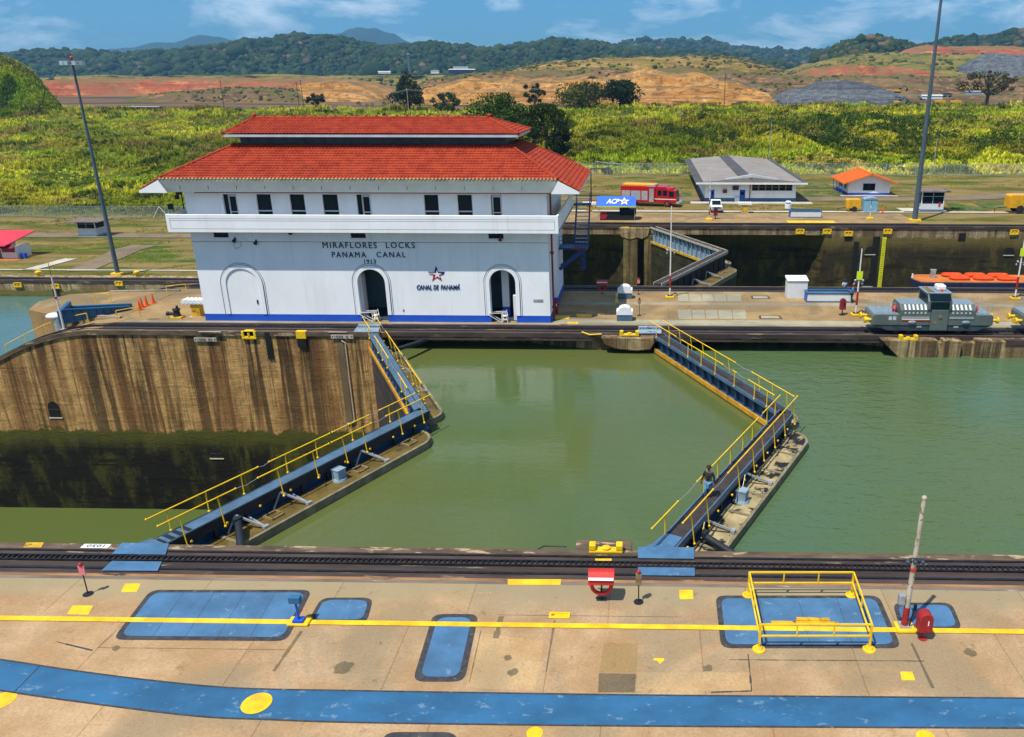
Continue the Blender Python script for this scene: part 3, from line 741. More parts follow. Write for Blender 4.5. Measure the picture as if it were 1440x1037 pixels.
    while k < xr:
        e.cyl((k,ye-.10,ze-.03), (k,ye+.25,ze+.10), .105, .105, 8); k += .30
    e.box(xl, xr, ye-.02, ye+.1, ze-.16, ze-.06)
    W(e, 'eave_tile_ends', M['tile_end'], smooth=50)
    zs = zo-.22
    f = MB()
    f.extr([(ye+.02,ze-.10), (ye+.62,zs), (ye+.72,zs), (ye+.12,ze-.10)], 'x', xl-.1, xr+.1)
    f.extr([(yeb-.02,ze-.10), (yeb-.62,zs), (yeb-.72,zs), (yeb-.12,ze-.10)], 'x', xl-.1, xr+.1)
    W(f, 'fascia', M['white'])
    f = MB()
    for k in range(13): f.box(xl+1.5+k*2.33, xl+1.53+k*2.33, ye+.28, ye+.32, zs+.25, zs+.95) 
    W(f, 'fascia_seam', M['groove'])
    for s, xc_, xo_ in ((1, xl, xol), (-1, xr, xor_)):
        q = [(xc_+s*.55, zs), (xc_-s*.02, ze-.10), (xo_, zo-.05), (xo_, zs)]
        for ya, yb_ in ((ye-.03, ye+.08), (yeb-.08, yeb+.03)): W(MB().extr(q, 'y', ya, yb_), 'gable_board', M['white_wall'])
        W(MB().box(min(xo_, xo_+s*.1), max(xo_, xo_+s*.1), ye+.08, yeb-.08, zs, zo-.05), 'side_fascia', M['white_wall'])
    f = MB().box(xol+.1, xor_-.1, ye+.7, yeb-.7, zs-.0, zs+.06); W(f, 'soffit', M['white'])
    # clerestory and upper roof
    yu = 69.65; yub = 2*yc-yu; zu = P(520, 189, yu).z; zr = P(520, 166.5, yc).z
    xul, xur = P(313, 190, yu).x, P(729, 184, yu).x; xrl, xrr = P(358, 167, yc).x, P(688, 165, yc).x
    b = MB().box(xtl+.35, xtr-.35, yt+.25, ytb-.25, ztp-1.0, zu-.05); W(b, 'clerestory', M['loco_dark'])
    b = MB()
    for k in range(14): b.box(xtl+1+k*1.65, xtl+1.06+k*1.65, yt+.21, yt+.245, ztp-.1, zu-.2)
    W(b, 'clerestory_mullion', M['frame_dark'])
    R = MB()
    tile_plane(R, (xul,yu,zu), (xur,yu,zu), (xrl,yc,zr), (xrr,yc,zr)); tile_plane(R, (xur,yub,zu), (xul,yub,zu), (xrr,yc,zr), (xrl,yc,zr))
    tile_plane(R, (xur,yu,zu), (xur,yub,zu), (xrr,yc-.01,zr), (xrr,yc+.01,zr)); tile_plane(R, (xul,yub,zu), (xul,yu,zu), (xrl,yc+.01,zr), (xrl,yc-.01,zr))
    up = W(R, 'upper_roof', M['tile'], smooth=50)
    b = MB().box(xul+.05, xur-.05, yu+.03, yu+.16, zu-.24, zu-.02).box(xul+.05, xur-.05, yub-.16, yub-.03, zu-.24, zu-.02)
    b.box(xul+.05, xul+.18, yu+.16, yub-.16, zu-.24, zu-.02).box(xur-.18, xur-.05, yu+.16, yub-.16, zu-.24, zu-.02); W(b, 'gutter', M['frame_grey'])
    h = MB(); n = 46
    for k in range(n):
        x = xrl+(xrr-xrl)*k/n; h.cyl((x,yc,zr+.05), (x+(xrr-xrl)/n*1.05,yc,zr+.05), .15, .12, 8)
        if k % 2 == 0: h.ball((x, yc, zr+.2), .12, 8, 6)
    for x in (xrl, xrr): h.ball((x, yc, zr+.22), .2, 8, 6)
    for a, c in (((xul,yu,zu),(xrl,yc,zr)), ((xur,yu,zu),(xrr,yc,zr)), ((xul,yub,zu),(xrl,yc,zr)), ((xur,yub,zu),(xrr,yc,zr))):
        a = Vector(a)+Vector((0,0,.05)); c = Vector(c)+Vector((0,0,.05))
        for k in range(14): h.cyl(a+(c-a)*k/14, a+(c-a)*(k+1.05)/14, .13, .11, 8)
    W(h, 'ridge_tiles', M['tile'], smooth=50)
    # writing
    def wr(n, s, pa, pb, py, hgt, mat, **k): 
        c = P((pa+pb)/2, py, YH); xa, xb = P(pa, py, YH).x, P(pb, py, YH).x
        return text_mesh(n, s, (c.x, YH-.03, c.z), xb-xa, hgt, mat, t, .06, **k)
    wr('lettering', 'MIRAFLORES', 453.8, 529.8, 345, .50, M['letters'], space=1.25, bold=.0); wr('lettering', 'LOCKS', 542.8, 583.4, 345, .50, M['letters'], space=1.25, bold=.0)
    wr('lettering', 'PANAMA', 467, 514.8, 358.3, .47, M['letters'], space=1.3, bold=.0); wr('lettering', 'CANAL', 529.6, 570.4, 358.3, .47, M['letters'], space=1.3, bold=.0)
    wr('lettering', '1913', 512.5, 528.5, 367.8, .36, M['letters'], space=1.2)
    wr('lettering', 'CANAL', 586, 607, 404, .40, M['navy'], shear=.25, bold=.012); wr('lettering', 'DE', 609.3, 617, 404, .40, M['navy'], shear=.25, bold=.012); wr('lettering', 'PANAMÁ', 619.5, 646.5, 403.2, .50, M['navy'], shear=.25, bold=.012)
    c = P(614, 386, YH); S = .74
    def star(r, rr, dx=0, dz=0, up=True):
        return [(c.x+dx+(r if k % 2 == 0 else rr)*sin(pi*k/5), c.z+dz+(r if k % 2 == 0 else rr)*cos(pi*k/5)) for k in range(10)]
    s_ = star(S, S*.40)
    y0, y1 = YH-.03, YH+.0
    zc = c.z-.04
    top = [s_[9], s_[0], s_[1], s_[2], (s_[2][0]-.1, zc), (s_[8][0]+.3, zc), (s_[8][0]+.12, c.z+.08), s_[8]]
    b = MB().extr([s_[9], s_[0], s_[1], (s_[2][0], s_[2][1]), (s_[2][0]-.08, zc+.05), (s_[8][0]+.08, zc+.05), s_[8]], 'y', y0, y1); W(b, 'emblem_blue', M['navy'])
    b = MB().extr([(s_[2][0]-.10, zc+.02), s_[3], s_[4], s_[5], s_[6], s_[7], (s_[8][0]+.10, zc+.02)], 'y', y0, y1); W(b, 'emblem_red', M['logo_red'])
    b = MB().extr(star(S*.52, S*.20, .06, -.02), 'y', y0-.012, y1-.032)
    b.box(c.x-.66, c.x-.12, y0-.012, y1-.032, c.z+.09, c.z+.13).box(c.x-.66, c.x-.16, y0-.012, y1-.032, c.z+.01, c.z+.04); W(b, 'emblem_star', M['white'])
    cz = P(757, 423, YH); b = MB().box(cz.x-.42, cz.x+.42, YH-.03, YH, cz.z-.12, cz.z+.12); W(b, 'number_plate', M['steel'])
    # fittings on the wall
    for p, y in ((331,338), (361,341), (410,327), (704,336)):
        q = P(p, y, YH); b = MB().cyl((q.x,YH-.05,q.z+.1), (q.x,YH-.32,q.z-.06), .10, .16, 10).box(q.x-.05, q.x+.05, YH-.1, YH, q.z+.05, q.z+.25); W(b, 'floodlight', M['black'] if p != 704 else M['pipe_red'], smooth=40)
    b = MB(); q = [P(p, y, YH) for p, y in ((334,338),(328,344),(332,350),(340,346),(337,337))]
    b.tube([(k.x, YH-.05, k.z) for k in q], .012, 5); b.tube([(k.x, YH-.05, k.z) for k in (P(341,335,YH), P(352,339,YH), P(359,341,YH))], .012, 5); W(b, 'cable', M['black'])
    b = MB().cyl((XR+.22,YH+.75,0), (XR+.22,YH+.75,z3-.15), .085, n=10).ball((XR+.22,YH+.75,6.0), .17).ball((XR+.22,YH+.75,1.2), .15); W(b, 'standpipe', M['pipe_red'], smooth=50)
    b = MB().cyl((BX0+.1,BY0+2.6,8.2), (BX0+.1,BY0+2.6,11.2), .05, n=8).box(BX0-.3, BX0+.15, BY0+2.5, BY0+2.7, 10.7, 10.9); W(b, 'lamp_bracket', M['black'])
    W(MB().cbox((BX0-.3,BY0+2.6,10.5), (.3,.2,.35)), 'floodlight', M['black']); W(MB().cbox((BX0-.2,BY0+1.2,9.9), (.35,.25,.45)).cyl((BX0+.05,BY0+1.2,9.4),(BX0-.15,BY0+1.2,9.8),.04,n=6), 'floodlight', M['black'])
    # outside stair on the right flank
    s = MB(); x0, x1 = XR+1.35, XR+2.75
    s.box(XR+.05, x1, 75.4, 77.2, 4.82, 4.98)
    for x in (x0, x1-.09):
        s.bar((x+.045,77.2,4.9), (x+.045,80.9,8.25), .09, .34)
    s.box(XR+1.05, x1, 80.9, 82.1, 8.12, 8.26)
    s.bar((x1-.25,75.6,4.8), (XR+.05,75.6,2.9), .16, .3); s.bar((x1-.25,77.0,4.8), (XR+.05,77.0,2.9), .16, .3)
    s.box(x1-.75, x1-.3, 76.9, 77.1, 2.6, 4.8)
    W(s, 'stair_frame', M['stair_blue'])
    s = MB()
    for k in range(11): s.box(x0+.09, x1-.09, 77.3+k*.33, 77.58+k*.33, 5.15+k*.30, 5.2+k*.30)
    W(s, 'stair_treads', M['steel'])
    s = MB()
    for x in (x0+.05, x1-.05):
        for dz in (.55, 1.05): s.cyl((x,77.2,4.95+dz), (x,80.9,8.25+dz), .03, n=6)
        for k in range(5): s.cyl((x,77.2+k*.925,4.9+k*.8375), (x,77.2+k*.925,6.0+k*.8375), .03, n=6)
    for dz in (.4, .75, 1.1):
        s.tube([(XR+.1,75.45,4.95+dz), (x1-.05,75.45,4.95+dz), (x1-.05,77.2,4.95+dz)], .03, 6); s.tube([(XR+1.1,82.0,8.25+dz), (x1-.05,82.0,8.25+dz), (x1-.05,80.9,8.25+dz)], .03, 6)
    for x in [XR+.1+k*.3 for k in range(9)]: s.cyl((x,75.45,4.95), (x,75.45,6.05), .018, n=5)
    W(s, 'stair_railing', M['stair_blue'])
    s = MB().box(x0, x1, 75.38, 75.4, 4.84, 4.97); W(s, 'toe_board', M['pipe_red'])
    s = MB().tube([(x1+.0,82.0,8.3), (x1+.0,82.0,11.6), (x1+1.8,82.0,11.6)], .06, 6).cyl((x1,82,9.0),(x1+.9,82,9.0),.04,n=6); W(s, 'pipe_arm', M['black'])
    return t
house = control_house()

# ================================================================ MITRE GATES: four leaves in the near chamber, two in the far one
def gate_leaf(hinge, apex, near, label, zl=-1.1, zb=-17.5, walk='gate_blue_lit', side='gate_blue', fender='orange_fender', skin='gate_dark',
              ledge='ledge', rails=((), ()), treads=False, strut=None, kerbs=False, group=None, ledge_u=(.9, 18.0), vout=2.0, gear=(), ribs=(), rail_mat='rail_yellow'):
    dx, dy = apex[0]-hinge[0], apex[1]-hinge[1]; L = sqrt(dx*dx+dy*dy); s = -1 if near else 1
    t = thing('lock_gate', label, 'lock gate', (hinge[0], hinge[1], 0), atan2(dy, dx), group)
    B = lambda b, n, m, **k: b.build(n, M[m], t, **k)
    def bx(b, u0, u1, v0, v1, z0, z1): return b.box(u0, u1, min(s*v0, s*v1), max(s*v0, s*v1), z0, z1)
    # body: skin plate on the lower side, hull on the upper side
    b = bx(MB(), .25, L-.05, -.25, .62, zb, zl-.22); 
    for z in np.arange(zl-1.6, zb, -1.6): bx(b, .25, L-.05, -.29, -.255, z, z+.07)
    B(b, 'skin', skin)
    bx_ = MB(); bx(bx_, .2, L-.02, -.42, -.30, zl-.30, zl+.02); B(bx_, 'fender', fender)
    # shelf, girder web and walkway
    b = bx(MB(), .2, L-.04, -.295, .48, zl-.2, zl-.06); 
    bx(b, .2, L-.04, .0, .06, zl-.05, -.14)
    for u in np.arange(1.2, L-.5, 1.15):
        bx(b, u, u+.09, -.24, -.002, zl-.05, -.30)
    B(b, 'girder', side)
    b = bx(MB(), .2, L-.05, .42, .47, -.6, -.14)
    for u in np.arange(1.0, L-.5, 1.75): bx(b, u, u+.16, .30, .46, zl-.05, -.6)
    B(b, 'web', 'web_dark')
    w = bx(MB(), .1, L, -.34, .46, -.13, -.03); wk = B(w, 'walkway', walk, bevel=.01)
    if kerbs:
        k = bx(MB(), .1, L, -.42, -.345, -.2, .05); bx(k, .1, L, .505, .58, -.3, .05)
        B(k, 'kerb_plate', 'gate_blue_lit' if rail_mat else 'rust_pole')
    else:
        k = bx(MB(), .1, L, -.36, -.345, -.22, -.02); bx(k, .1, L, .465, .53, -.20, -.05); B(k, 'edge_plate', 'web_dark')
    # ledge with a rounded nose
    u0, u1 = ledge_u; r = (vout-.5)
    pl = [(u0, s*.5), (u0, s*(vout*.75)), (u0+1.2, s*vout)]+[(u1-r+r*sin(pi*k/16), s*(.5+r*cos(pi*k/16))) for k in range(9)]
    b = MB().prism(pl, zl-.35, zl); lg = B(b, 'ledge', ledge)
    b = MB()
    for p, q in zip(pl[1:-1], pl[2:]): b.bar((p[0],p[1],zl-.2), (q[0],q[1],zl-.2), .16, .52)
    B(b, 'ledge_rim', 'ledge_rim')
    if zl < -1.5:
        B(MB().prism([(p[0], p[1]) for p in pl], zb, zl-.36), 'hull', skin)
    for u in ribs:
        rb = bx(MB(), u-.09, u+.09, .5, vout-.05, zl, zl+.05); o = rb.build('ledge_rib', M['ledge_rim'], t); o.parent = lg
    for kind, u in gear:
        g = MB(); y0 = s*1.0
        if kind == 'box':
            g.cyl((u,y0,zl), (u,y0,zl+.12), .42, .38, 14).cbox((u,y0,zl+.38), (.55,.5,.5)).cbox((u,y0,zl+.66), (.6,.55,.06)); o = g.build('valve_box', M['gate_pale'], t, smooth=40)
        elif kind == 'hatch':
            for a in (-.35, .35): g.cbox((u+a,y0+s*.1,zl+.05), (.07,.7,.1)); g.cbox((u,y0+s*.1+a*.9,zl+.05), (.7,.07,.1))
            o = g.build('hatch_frame', M['wood'], t)
        elif kind == 'brace':
            g.bar((u-.3,s*.5,zl+.75), (u+.35,s*(vout-.15),zl+.1), .09).bar((u+.4,s*.5,zl+.3), (u+.35,s*(vout-.15),zl+.1), .08).bar((u-.9,s*.6,zl+.05), (u-.3,s*.5,zl+.75), .07)
            g.cbox((u+.35,s*(vout-.2),zl+.12), (.3,.2,.16)); o = g.build('brace', M['steel'], t)
    # railings: posts bolted to the girder, a top rail per stretch, slack chain between stretches
    for side_v, segs in zip((-.40, .62), rails):
        zf = -.02 if side_v < 0 else -.45
        for (a, c) in segs:
            if not rail_mat: continue
            r_ = MB().cyl((a,s*side_v,1.06), (c,s*side_v,1.06), .035, n=8); n = max(1, int(round((c-a)/1.9)))
            for k in range(n):
                u = a+(k+.5)*(c-a)/n; sp = .22
                r_.cyl((u,s*(side_v+(sp if side_v > 0 else -.0)),zf), (u,s*side_v,1.06), .032, n=7).ball((u,s*(side_v+(sp if side_v > 0 else 0)),zf), .075, 7, 5)
            r_.ball((a,s*side_v,1.06), .055, 7, 5).ball((c,s*side_v,1.06), .055, 7, 5)
            r_.build('railing', M[rail_mat], t, smooth=50)
        for (p, q) in zip(segs[:-1], segs[1:]):
            if q[0]-p[1] > .3:
                m_ = ((p[1]+q[0])/2, s*side_v, .98)
                MB().tube([(p[1],s*side_v,1.06), m_, (q[0],s*side_v,1.06)], .014, 5).build('chain', M['steel'], t)
    b = MB()
    for k in range(9): b.ball((1.4+k*1.9, s*.72, -.42), .07, 7, 5)
    if rail_mat: B(b, 'bolt', rail_mat)
    if treads:
        b = MB()
        for k in range(4): bx(b, .25+k*.42, .47+k*.42, -.22, .42, -.029, -.018)
        B(b, 'tread', 'black')
    if strut:
        (u, v, z), q = strut
        ca, sa = dx/L, dy/L; qx, qy = q[0]-hinge[0], q[1]-hinge[1]
        e = (qx*ca+qy*sa, -qx*sa+qy*ca, q[2])
        B(MB().cyl((u,s*v,z), e, .17, .19, 14).cbox((u,s*v,z+.12), (.42,.26,.24)), 'strut_arm', 'web_dark', smooth=40)
    return t

H0L, APL, H1L = (-22.35, 31.6), (-14.25, 47.85), (-22.7, 64.2)
H0R, APR, H1R = (.85, 31.6), (9.0, 47.9), (1.2, 64.2)
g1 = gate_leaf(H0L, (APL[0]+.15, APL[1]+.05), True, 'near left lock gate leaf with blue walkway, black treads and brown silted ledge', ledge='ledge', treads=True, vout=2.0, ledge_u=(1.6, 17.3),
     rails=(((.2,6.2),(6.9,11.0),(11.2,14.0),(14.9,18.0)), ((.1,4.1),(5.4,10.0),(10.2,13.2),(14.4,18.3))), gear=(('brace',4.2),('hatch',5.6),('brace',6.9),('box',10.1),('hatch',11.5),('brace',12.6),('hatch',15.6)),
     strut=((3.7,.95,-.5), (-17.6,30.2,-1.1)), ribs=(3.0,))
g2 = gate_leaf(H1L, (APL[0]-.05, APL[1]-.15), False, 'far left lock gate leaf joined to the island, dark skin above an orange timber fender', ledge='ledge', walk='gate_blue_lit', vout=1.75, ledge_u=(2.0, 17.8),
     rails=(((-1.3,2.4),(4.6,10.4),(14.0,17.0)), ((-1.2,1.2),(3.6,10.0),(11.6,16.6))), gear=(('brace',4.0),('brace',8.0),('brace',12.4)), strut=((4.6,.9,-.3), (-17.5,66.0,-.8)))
g3 = gate_leaf(H0R, (APR[0]+.1, APR[1]+.05), True, 'near right lock gate leaf with dark grip walkway and a pale drying silt ledge', ledge='ledge_dry', walk='gate_deck', kerbs=True, vout=1.95, ledge_u=(.7, 17.9),
     rails=(((-.1,2.7),(5.0,10.6),(10.8,14.0),(15.0,18.2)), ((1.0,4.6),(6.6,9.2),(9.4,12.6),(12.8,18.6))), gear=(('brace',4.3),('box',7.9),('brace',10.0)), ribs=(2.9,6.6,9.0,12.0,14.6),
     strut=((3.0,.9,-.6), (6.4,30.6,-1.2)))
g4 = gate_leaf(H1R, (APR[0]-.05, APR[1]-.15), False, 'far right lock gate leaf, blue girder side above a yellow orange fender in full water', ledge='ledge_dry', walk='gate_deck', kerbs=True, vout=1.95,
     rails=(((-.6,4.0),(5.0,11.2),(12.6,13.0),(14.6,17.6)), ((-.3,11.2),(13.4,18.3))))
g5 = gate_leaf((1.3,82.0), (9.85,99.3), True, 'weathered rusty lock gate leaf in the empty far chamber, nearest the island', zl=-2.0, walk='gate_deck', side='gate_dark', fender='old_yellow', skin='algae_skin', ledge='ledge', kerbs=True, vout=2.4, ledge_u=(1.0,19.0), gear=(('brace',9.0),('brace',13.0),('hatch',16)), rail_mat=None)
g6 = gate_leaf((1.2,116.2), (9.8,99.2), False, 'weathered pale blue lock gate leaf in the empty chamber, hinged on the far bank', zl=-2.0, walk='gate_deck', side='gate_pale', fender='old_yellow', skin='algae_skin', ledge='ledge_dry', kerbs=True, vout=2.2, ledge_u=(1.0,18.6), rail_mat=None)
b = MB().add([(-.25,-.62,.075),(.2,-.42,-.0),(1.5,-.40,-.02),(1.5,.46,-.02),(.3,.60,-.0),(-.15,.70,.075)], [(0,1,5),(1,4,5),(1,2,3,4)]); b.build('ramp', M['blue_paint'], g3)
b = MB().add([(-.9,-.5,.075),(.3,-.40,-.0),(.3,.48,-.0),(-.5,.6,.075)], [(0,1,2,3)]); b.build('ramp', M['gate_blue_lit'], g1)
# blue painted landings where the walkways meet the copings
def plate(pts, z0, z1, m, name='landing_plate'): return struct(name, MB().prism([(p.x, p.y) for p in pts], z0, z1), m)
plate([G(172,765.5), G(238,766.5), G(233,782), G(158,781)], .062, .075, M['blue_paint'])
plate([G(158,791), G(228,792), G(222,805), G(143,804.5)], .062, .075, M['blue_paint'])
plate([G(897,771), G(976,772), G(976,788), G(897,787)], .062, .075, M['blue_paint'])
plate([G(897,799), G(977,800), G(977,812), G(897,811)], .062, .075, M['blue_paint'])
plate([G(505,457), G(536,457), G(532,468), G(497,468)], .055, .08, M['gate_pale'])
plate([G(898,460), G(930,460), G(930,470), G(896,470)], .055, .08, M['gate_pale'])

# ================================================================ THE NEAR DECK
def rounded(pts, r):
    out = []; n = len(pts)
    for k in range(n):
        p = pts[k]; a = (pts[k-1]-p).normalized()*r; c = (pts[(k+1) % n]-p).normalized()*r
        for j in range(5):
            t_ = j/4; q = (p+a)*(1-t_)**2+p*2*t_*(1-t_)+(p+c)*t_**2; out.append((q.x, q.y))
    return out
def hatch(px4, border, label, seams=0, group='blue hatch covers in the near deck'):
    q = [G(*p) for p in px4]; c = sum(q, Vector())/4
    t = thing('hatch_cover', label, 'hatch cover', (c.x, c.y, 0), 0, group)
    MB().prism(rounded(q, .42), .002, .012).build('tar_border', M['tar'], t, True)
    qi = []
    for k in range(4):
        a = (q[k-1]-q[k]).normalized(); b_ = (q[(k+1) % 4]-q[k]).normalized(); qi.append(q[k]+(a+b_)*border)
    MB().prism(rounded(qi, .40), .013, .028).build('cover_plate', M['blue_paint'], t, True)
    if seams:
        b = MB()
        for k in range(1, seams+1):
            f = k/(seams+1); a = qi[0]+(qi[1]-qi[0])*f; d = qi[3]+(qi[2]-qi[3])*f
            b.bar((a.x,a.y,.028), (d.x,d.y,.028), .016, .006)
        b.build('seam', M['tar'], t, True)
    return t
hatch([(212,830), (439,830), (403,902), (158,900)], .21, 'large blue hatch cover left of the small blue pedestal, five plates wide', 4)
hatch([(452,841), (525,841), (516,876), (432,876)], .17, 'small square blue hatch cover just right of the blue pedestal')
hatch([(609,864), (673,864), (653,959), (580,959)], .23, 'long narrow blue hatch cover running away from the camera, alone in mid deck')
hatch([(1006,838), (1236,838), (1268,912), (1014,912)], .21, 'large blue hatch cover inside the yellow guard railing', 3)
hatch([(1255,848), (1338,848), (1354,886), (1266,886)], .17, 'small blue hatch cover behind the red hydrant housing')
hatch([(540,1030), (642,1030), (652,1075), (528,1075)], .26, 'dark rimmed blue hatch cover cut off by the bottom edge')
# painted line and marks
a, c = G(-60, 871.4), G(1540, 889.3)
struct('road_marking', MB().add([(a.x*3.0,a.y-.14,.033),(c.x*3.0,c.y-.14,.033),(c.x*3.0,c.y+.14,.033),(a.x*3.0,a.y+.14,.033)], [(0,1,2,3)]), M['road_yellow'])
def mark(pts, z=.005, m='road_yellow'):
    q = [G(*p) for p in pts]; return struct('road_marking', MB().add([(p.x, p.y, z) for p in q], [tuple(range(len(q)))]), M[m])
mark([(176,821),(198,821),(192,833),(170,833)]); mark([(102,852),(131,852),(124,865),(94,864)])
mark([(714,815),(789,815),(788,823),(714,823)], .010); mark([(1266,945),(1283,945),(1287,957),(1268,957)])
mark([(919,926),(934,926),(934,929),(928,934),(924,929),(919,929)]); mark([(955,830),(974,830),(975,843),(956,843)], .006)
mark([(37,764),(62,764),(58,771),(33,771)], .036, 'old_yellow')
def disc(px, py, r, z=.03):
    g = G(px, py); return struct('road_marking', MB().add([(g.x+r*cos(2*pi*k/32), g.y+r*sin(2*pi*k/32), z) for k in range(32)], [tuple(range(32))]), M['road_yellow'])
disc(361, 990, .50); disc(3, 985, .42, .006); disc(752, 1031, .27, .006); disc(1302, 1037, .30, .006)
# the curved blue walkway band with its dark joints
up = [(-420,880),(-260,896),(-120,914),(0,928),(100,943),(210,957),(330,968),(480,971.5),(660,974.5),(900,978),(1150,980),(1440,982.5),(1900,987)]
dn = [(-420,912),(-260,932),(-120,953),(0,971.5),(100,986),(270,1007),(380,1012.5),(480,1016),(660,1019),(900,1021.5),(1150,1023),(1440,1024.5),(1900,1027)]
def smooth(pts, n=10):
    P_ = [G(*p) for p in pts]; out = []
    for k in range(len(P_)-1):
        p0, p1, p2, p3 = P_[max(0,k-1)], P_[k], P_[k+1], P_[min(len(P_)-1,k+2)]
        for j in range(n):
            t_ = j/n; out.append(.5*((2*p1)+(p2-p0)*t_+(2*p0-5*p1+4*p2-p3)*t_*t_+(3*p1-p0-3*p2+p3)*t_**3))
    return out+[P_[-1]]
U, D = smooth(up), smooth(dn)
b = MB().add([(p.x,p.y,.008) for p in U]+[(p.x,p.y,.008) for p in D], [(k, k+1, len(U)+k+1, len(U)+k) for k in range(len(U)-1)])
struct('walkway', b, M['blue_band'])
b = MB()
for L_ in (U, D):
    for p, q in zip(L_[:-1], L_[1:]): b.bar((p.x,p.y,.01), (q.x,q.y,.01), .06, .02)
b.bar(tuple(G(57,936))[:2]+(.012,), tuple(G(19,975))[:2]+(.012,), .03, .012)
struct('joint', b, M['tar'])
# patches, slots and joints in the concrete
def patch(pts, m, z=.004, name='pavement_patch'):
    q = [G(*p) for p in pts]; return struct(name, MB().add([(p.x,p.y,z) for p in q], [tuple(range(len(q)))]), M[m])
M['patch_dark'] = deck_mat('dark_patch', (.16,.115,.06), (.24,.175,.09), (.14,.11,.07), False)
M['patch_pale'] = deck_mat('pale_patch', (.43,.265,.115), (.56,.375,.185), (.36,.27,.15), False)
M['patch_olive'] = deck_mat('olive_patch', (.33,.21,.085), (.42,.285,.13), (.28,.215,.11), False)
patch([(842,947),(894,948),(893,974),(841,974)], 'patch_dark')
patch([(896,946),(1054,946),(1057,972),(894,972)], 'patch_pale')
patch([(850,905),(897,905),(895,946),(842,946)], 'patch_olive')
patch([(672,890),(765,902),(752,972),(655,968)], 'patch_pale', .0035)
def crack(pts, w=.03, m='tar', z=.004):
    q = [G(*p) for p in pts]; b = MB()
    for a_, c_ in zip(q[:-1], q[1:]):
        n = max(1, int((c_-a_).length/.35))
        for k in range(n):
            p, r_ = a_+(c_-a_)*k/n, a_+(c_-a_)*(k+1)/n
            b.bar((p.x,p.y,z), (r_.x,r_.y,z), w*(.5+rng.random()), .006)
    return struct('crack', b, M[m])
crack([(780,873),(768,945)], .07, 'patch_dark'); crack([(705,867),(697,898)], .16, 'patch_dark'); crack([(424,888),(385,944)], .12, 'patch_dark')
crack([(1052,920),(1057,972),(1000,974)], .05); crack([(80,903),(130,915)], .05); crack([(210,846),(138,911),(400,914)], .025, 'patch_dark')
crack([(1282,905),(1312,968)], .09, 'patch_dark'); crack([(1025,928),(1300,930)], .03); crack([(660,960),(676,888)], .03, 'patch_dark'); crack([(700,865),(960,868)], .025, 'patch_dark')
for (px, py, r_) in ((483,939,.34),(722,946,.2),(714,925,.16),(163,912,.15),(1364,918,.22),(995,940,.18)):
    g = G(px, py); k_ = rng.uniform(.75, 1.2, 14)
    struct('stain', MB().add([(g.x+r_*k_[j]*cos(2*pi*j/14), g.y+r_*k_[j]*sin(2*pi*j/14), .005) for j in range(14)], [tuple(range(14))]), M['patch_dark'])
# pedestal
g = G(421, 877); t = thing('control_pedestal', 'small blue control pedestal on a yellow base beside the yellow line', 'pedestal', (g.x, g.y, 0))
MB().box(-.42,.42,-.22,.30,0,.12).build('base', M['yellow'], t, bevel=.04); MB().box(-.2,.2,-.16,.16,.12,.22).build('foot', M['plinth'], t)
MB().cyl((0,0,.22),(-.02,0,.98),.05,.045,10).build('post', M['plinth'], t, smooth=40); MB().box(-.24,.2,-.13,.13,.98,1.26).build('head', M['blue_band'], t, bevel=.02)
# lifebuoy stand
def lifebuoy(loc, label, roof='red'):
    t = thing('lifebuoy_stand', label, 'lifebuoy', loc, 0, 'red lifebuoy stands')
    b = MB(); n, m = 24, 8
    vs = [((.40+.085*cos(2*pi*j/m))*cos(2*pi*k/n), .085*sin(2*pi*j/m), .78+(.40+.085*cos(2*pi*j/m))*sin(2*pi*k/n)) for k in range(n) for j in range(m)]
    b.add(vs, [(k*m+j, ((k+1)%n)*m+j, ((k+1)%n)*m+(j+1)%m, k*m+(j+1)%m) for k in range(n) for j in range(m)]); b.build('ring', M['red'], t, smooth=60)
    p = MB().cyl((0,.14,0),(0,.14,1.35),.035,n=8).box(-.03,.03,.08,.11,.4,1.2).box(-.42,.42,.08,.11,.75,.79).box(-.2,.2,.02,.26,0,.03); p.build('post', M['frame_dark'], t)
    r = MB()
    pts = [(-.16+.40*cos(a)*1.0, .95+.42*sin(a)) for a in [pi*k/10 for k in range(11)]]
    prof = [(.12-.40*cos(pi*k/10), .98+.44*sin(pi*k/10)) for k in range(11)]
    for a, c in zip(prof[:-1], prof[1:]): r.extr([a, c, (c[0]*.93+.008, c[1]-.03), (a[0]*.93+.008, a[1]-.03)], 'x', -.52, .52)
    r.build('hood', M['red'], t, smooth=50)
    MB().extr([(-.315,1.20),(-.25,1.29),(-.262,1.30),(-.327,1.21)], 'x', -.5, .5).build('hood_stripe', M['white'], t)
    return t
lb = lifebuoy(G(846, 846), 'red lifebuoy under a hood on the near deck, below the yellow coping chock')
# sign posts beside the track
def signpost(loc, label, h, board, back, bs=(.26,.05,.42), lamp=True):
    t = thing('sign_post', label, 'sign', loc, 0, 'small track signal posts')
    MB().cyl((0,0,0),(0,0,h-bs[2]),.025,n=8).lathe((0,0,0),[(.2,0),(.2,.03),(.05,.05)],12).build('post', M['black'], t, smooth=40)
    o = MB().box(-bs[0]/2,bs[0]/2,-bs[1]/2,bs[1]/2,h-bs[2],h).build('board', M[board], t, bevel=.01)
    if lamp: MB().ball((0,0,h+.08),.09,10,7).build('lamp', M['hydrant_red'], t, smooth=60)
    return t
signpost(G(124,836), 'track signal post with pinkish board and red lamp, left on the near deck', 1.35, 'pink', 'pink')
signpost(G(898,847), 'track signal post with tan board and red lamp beside the near lifebuoy', 1.35, 'wood', 'wood', (.24,.12,.5))
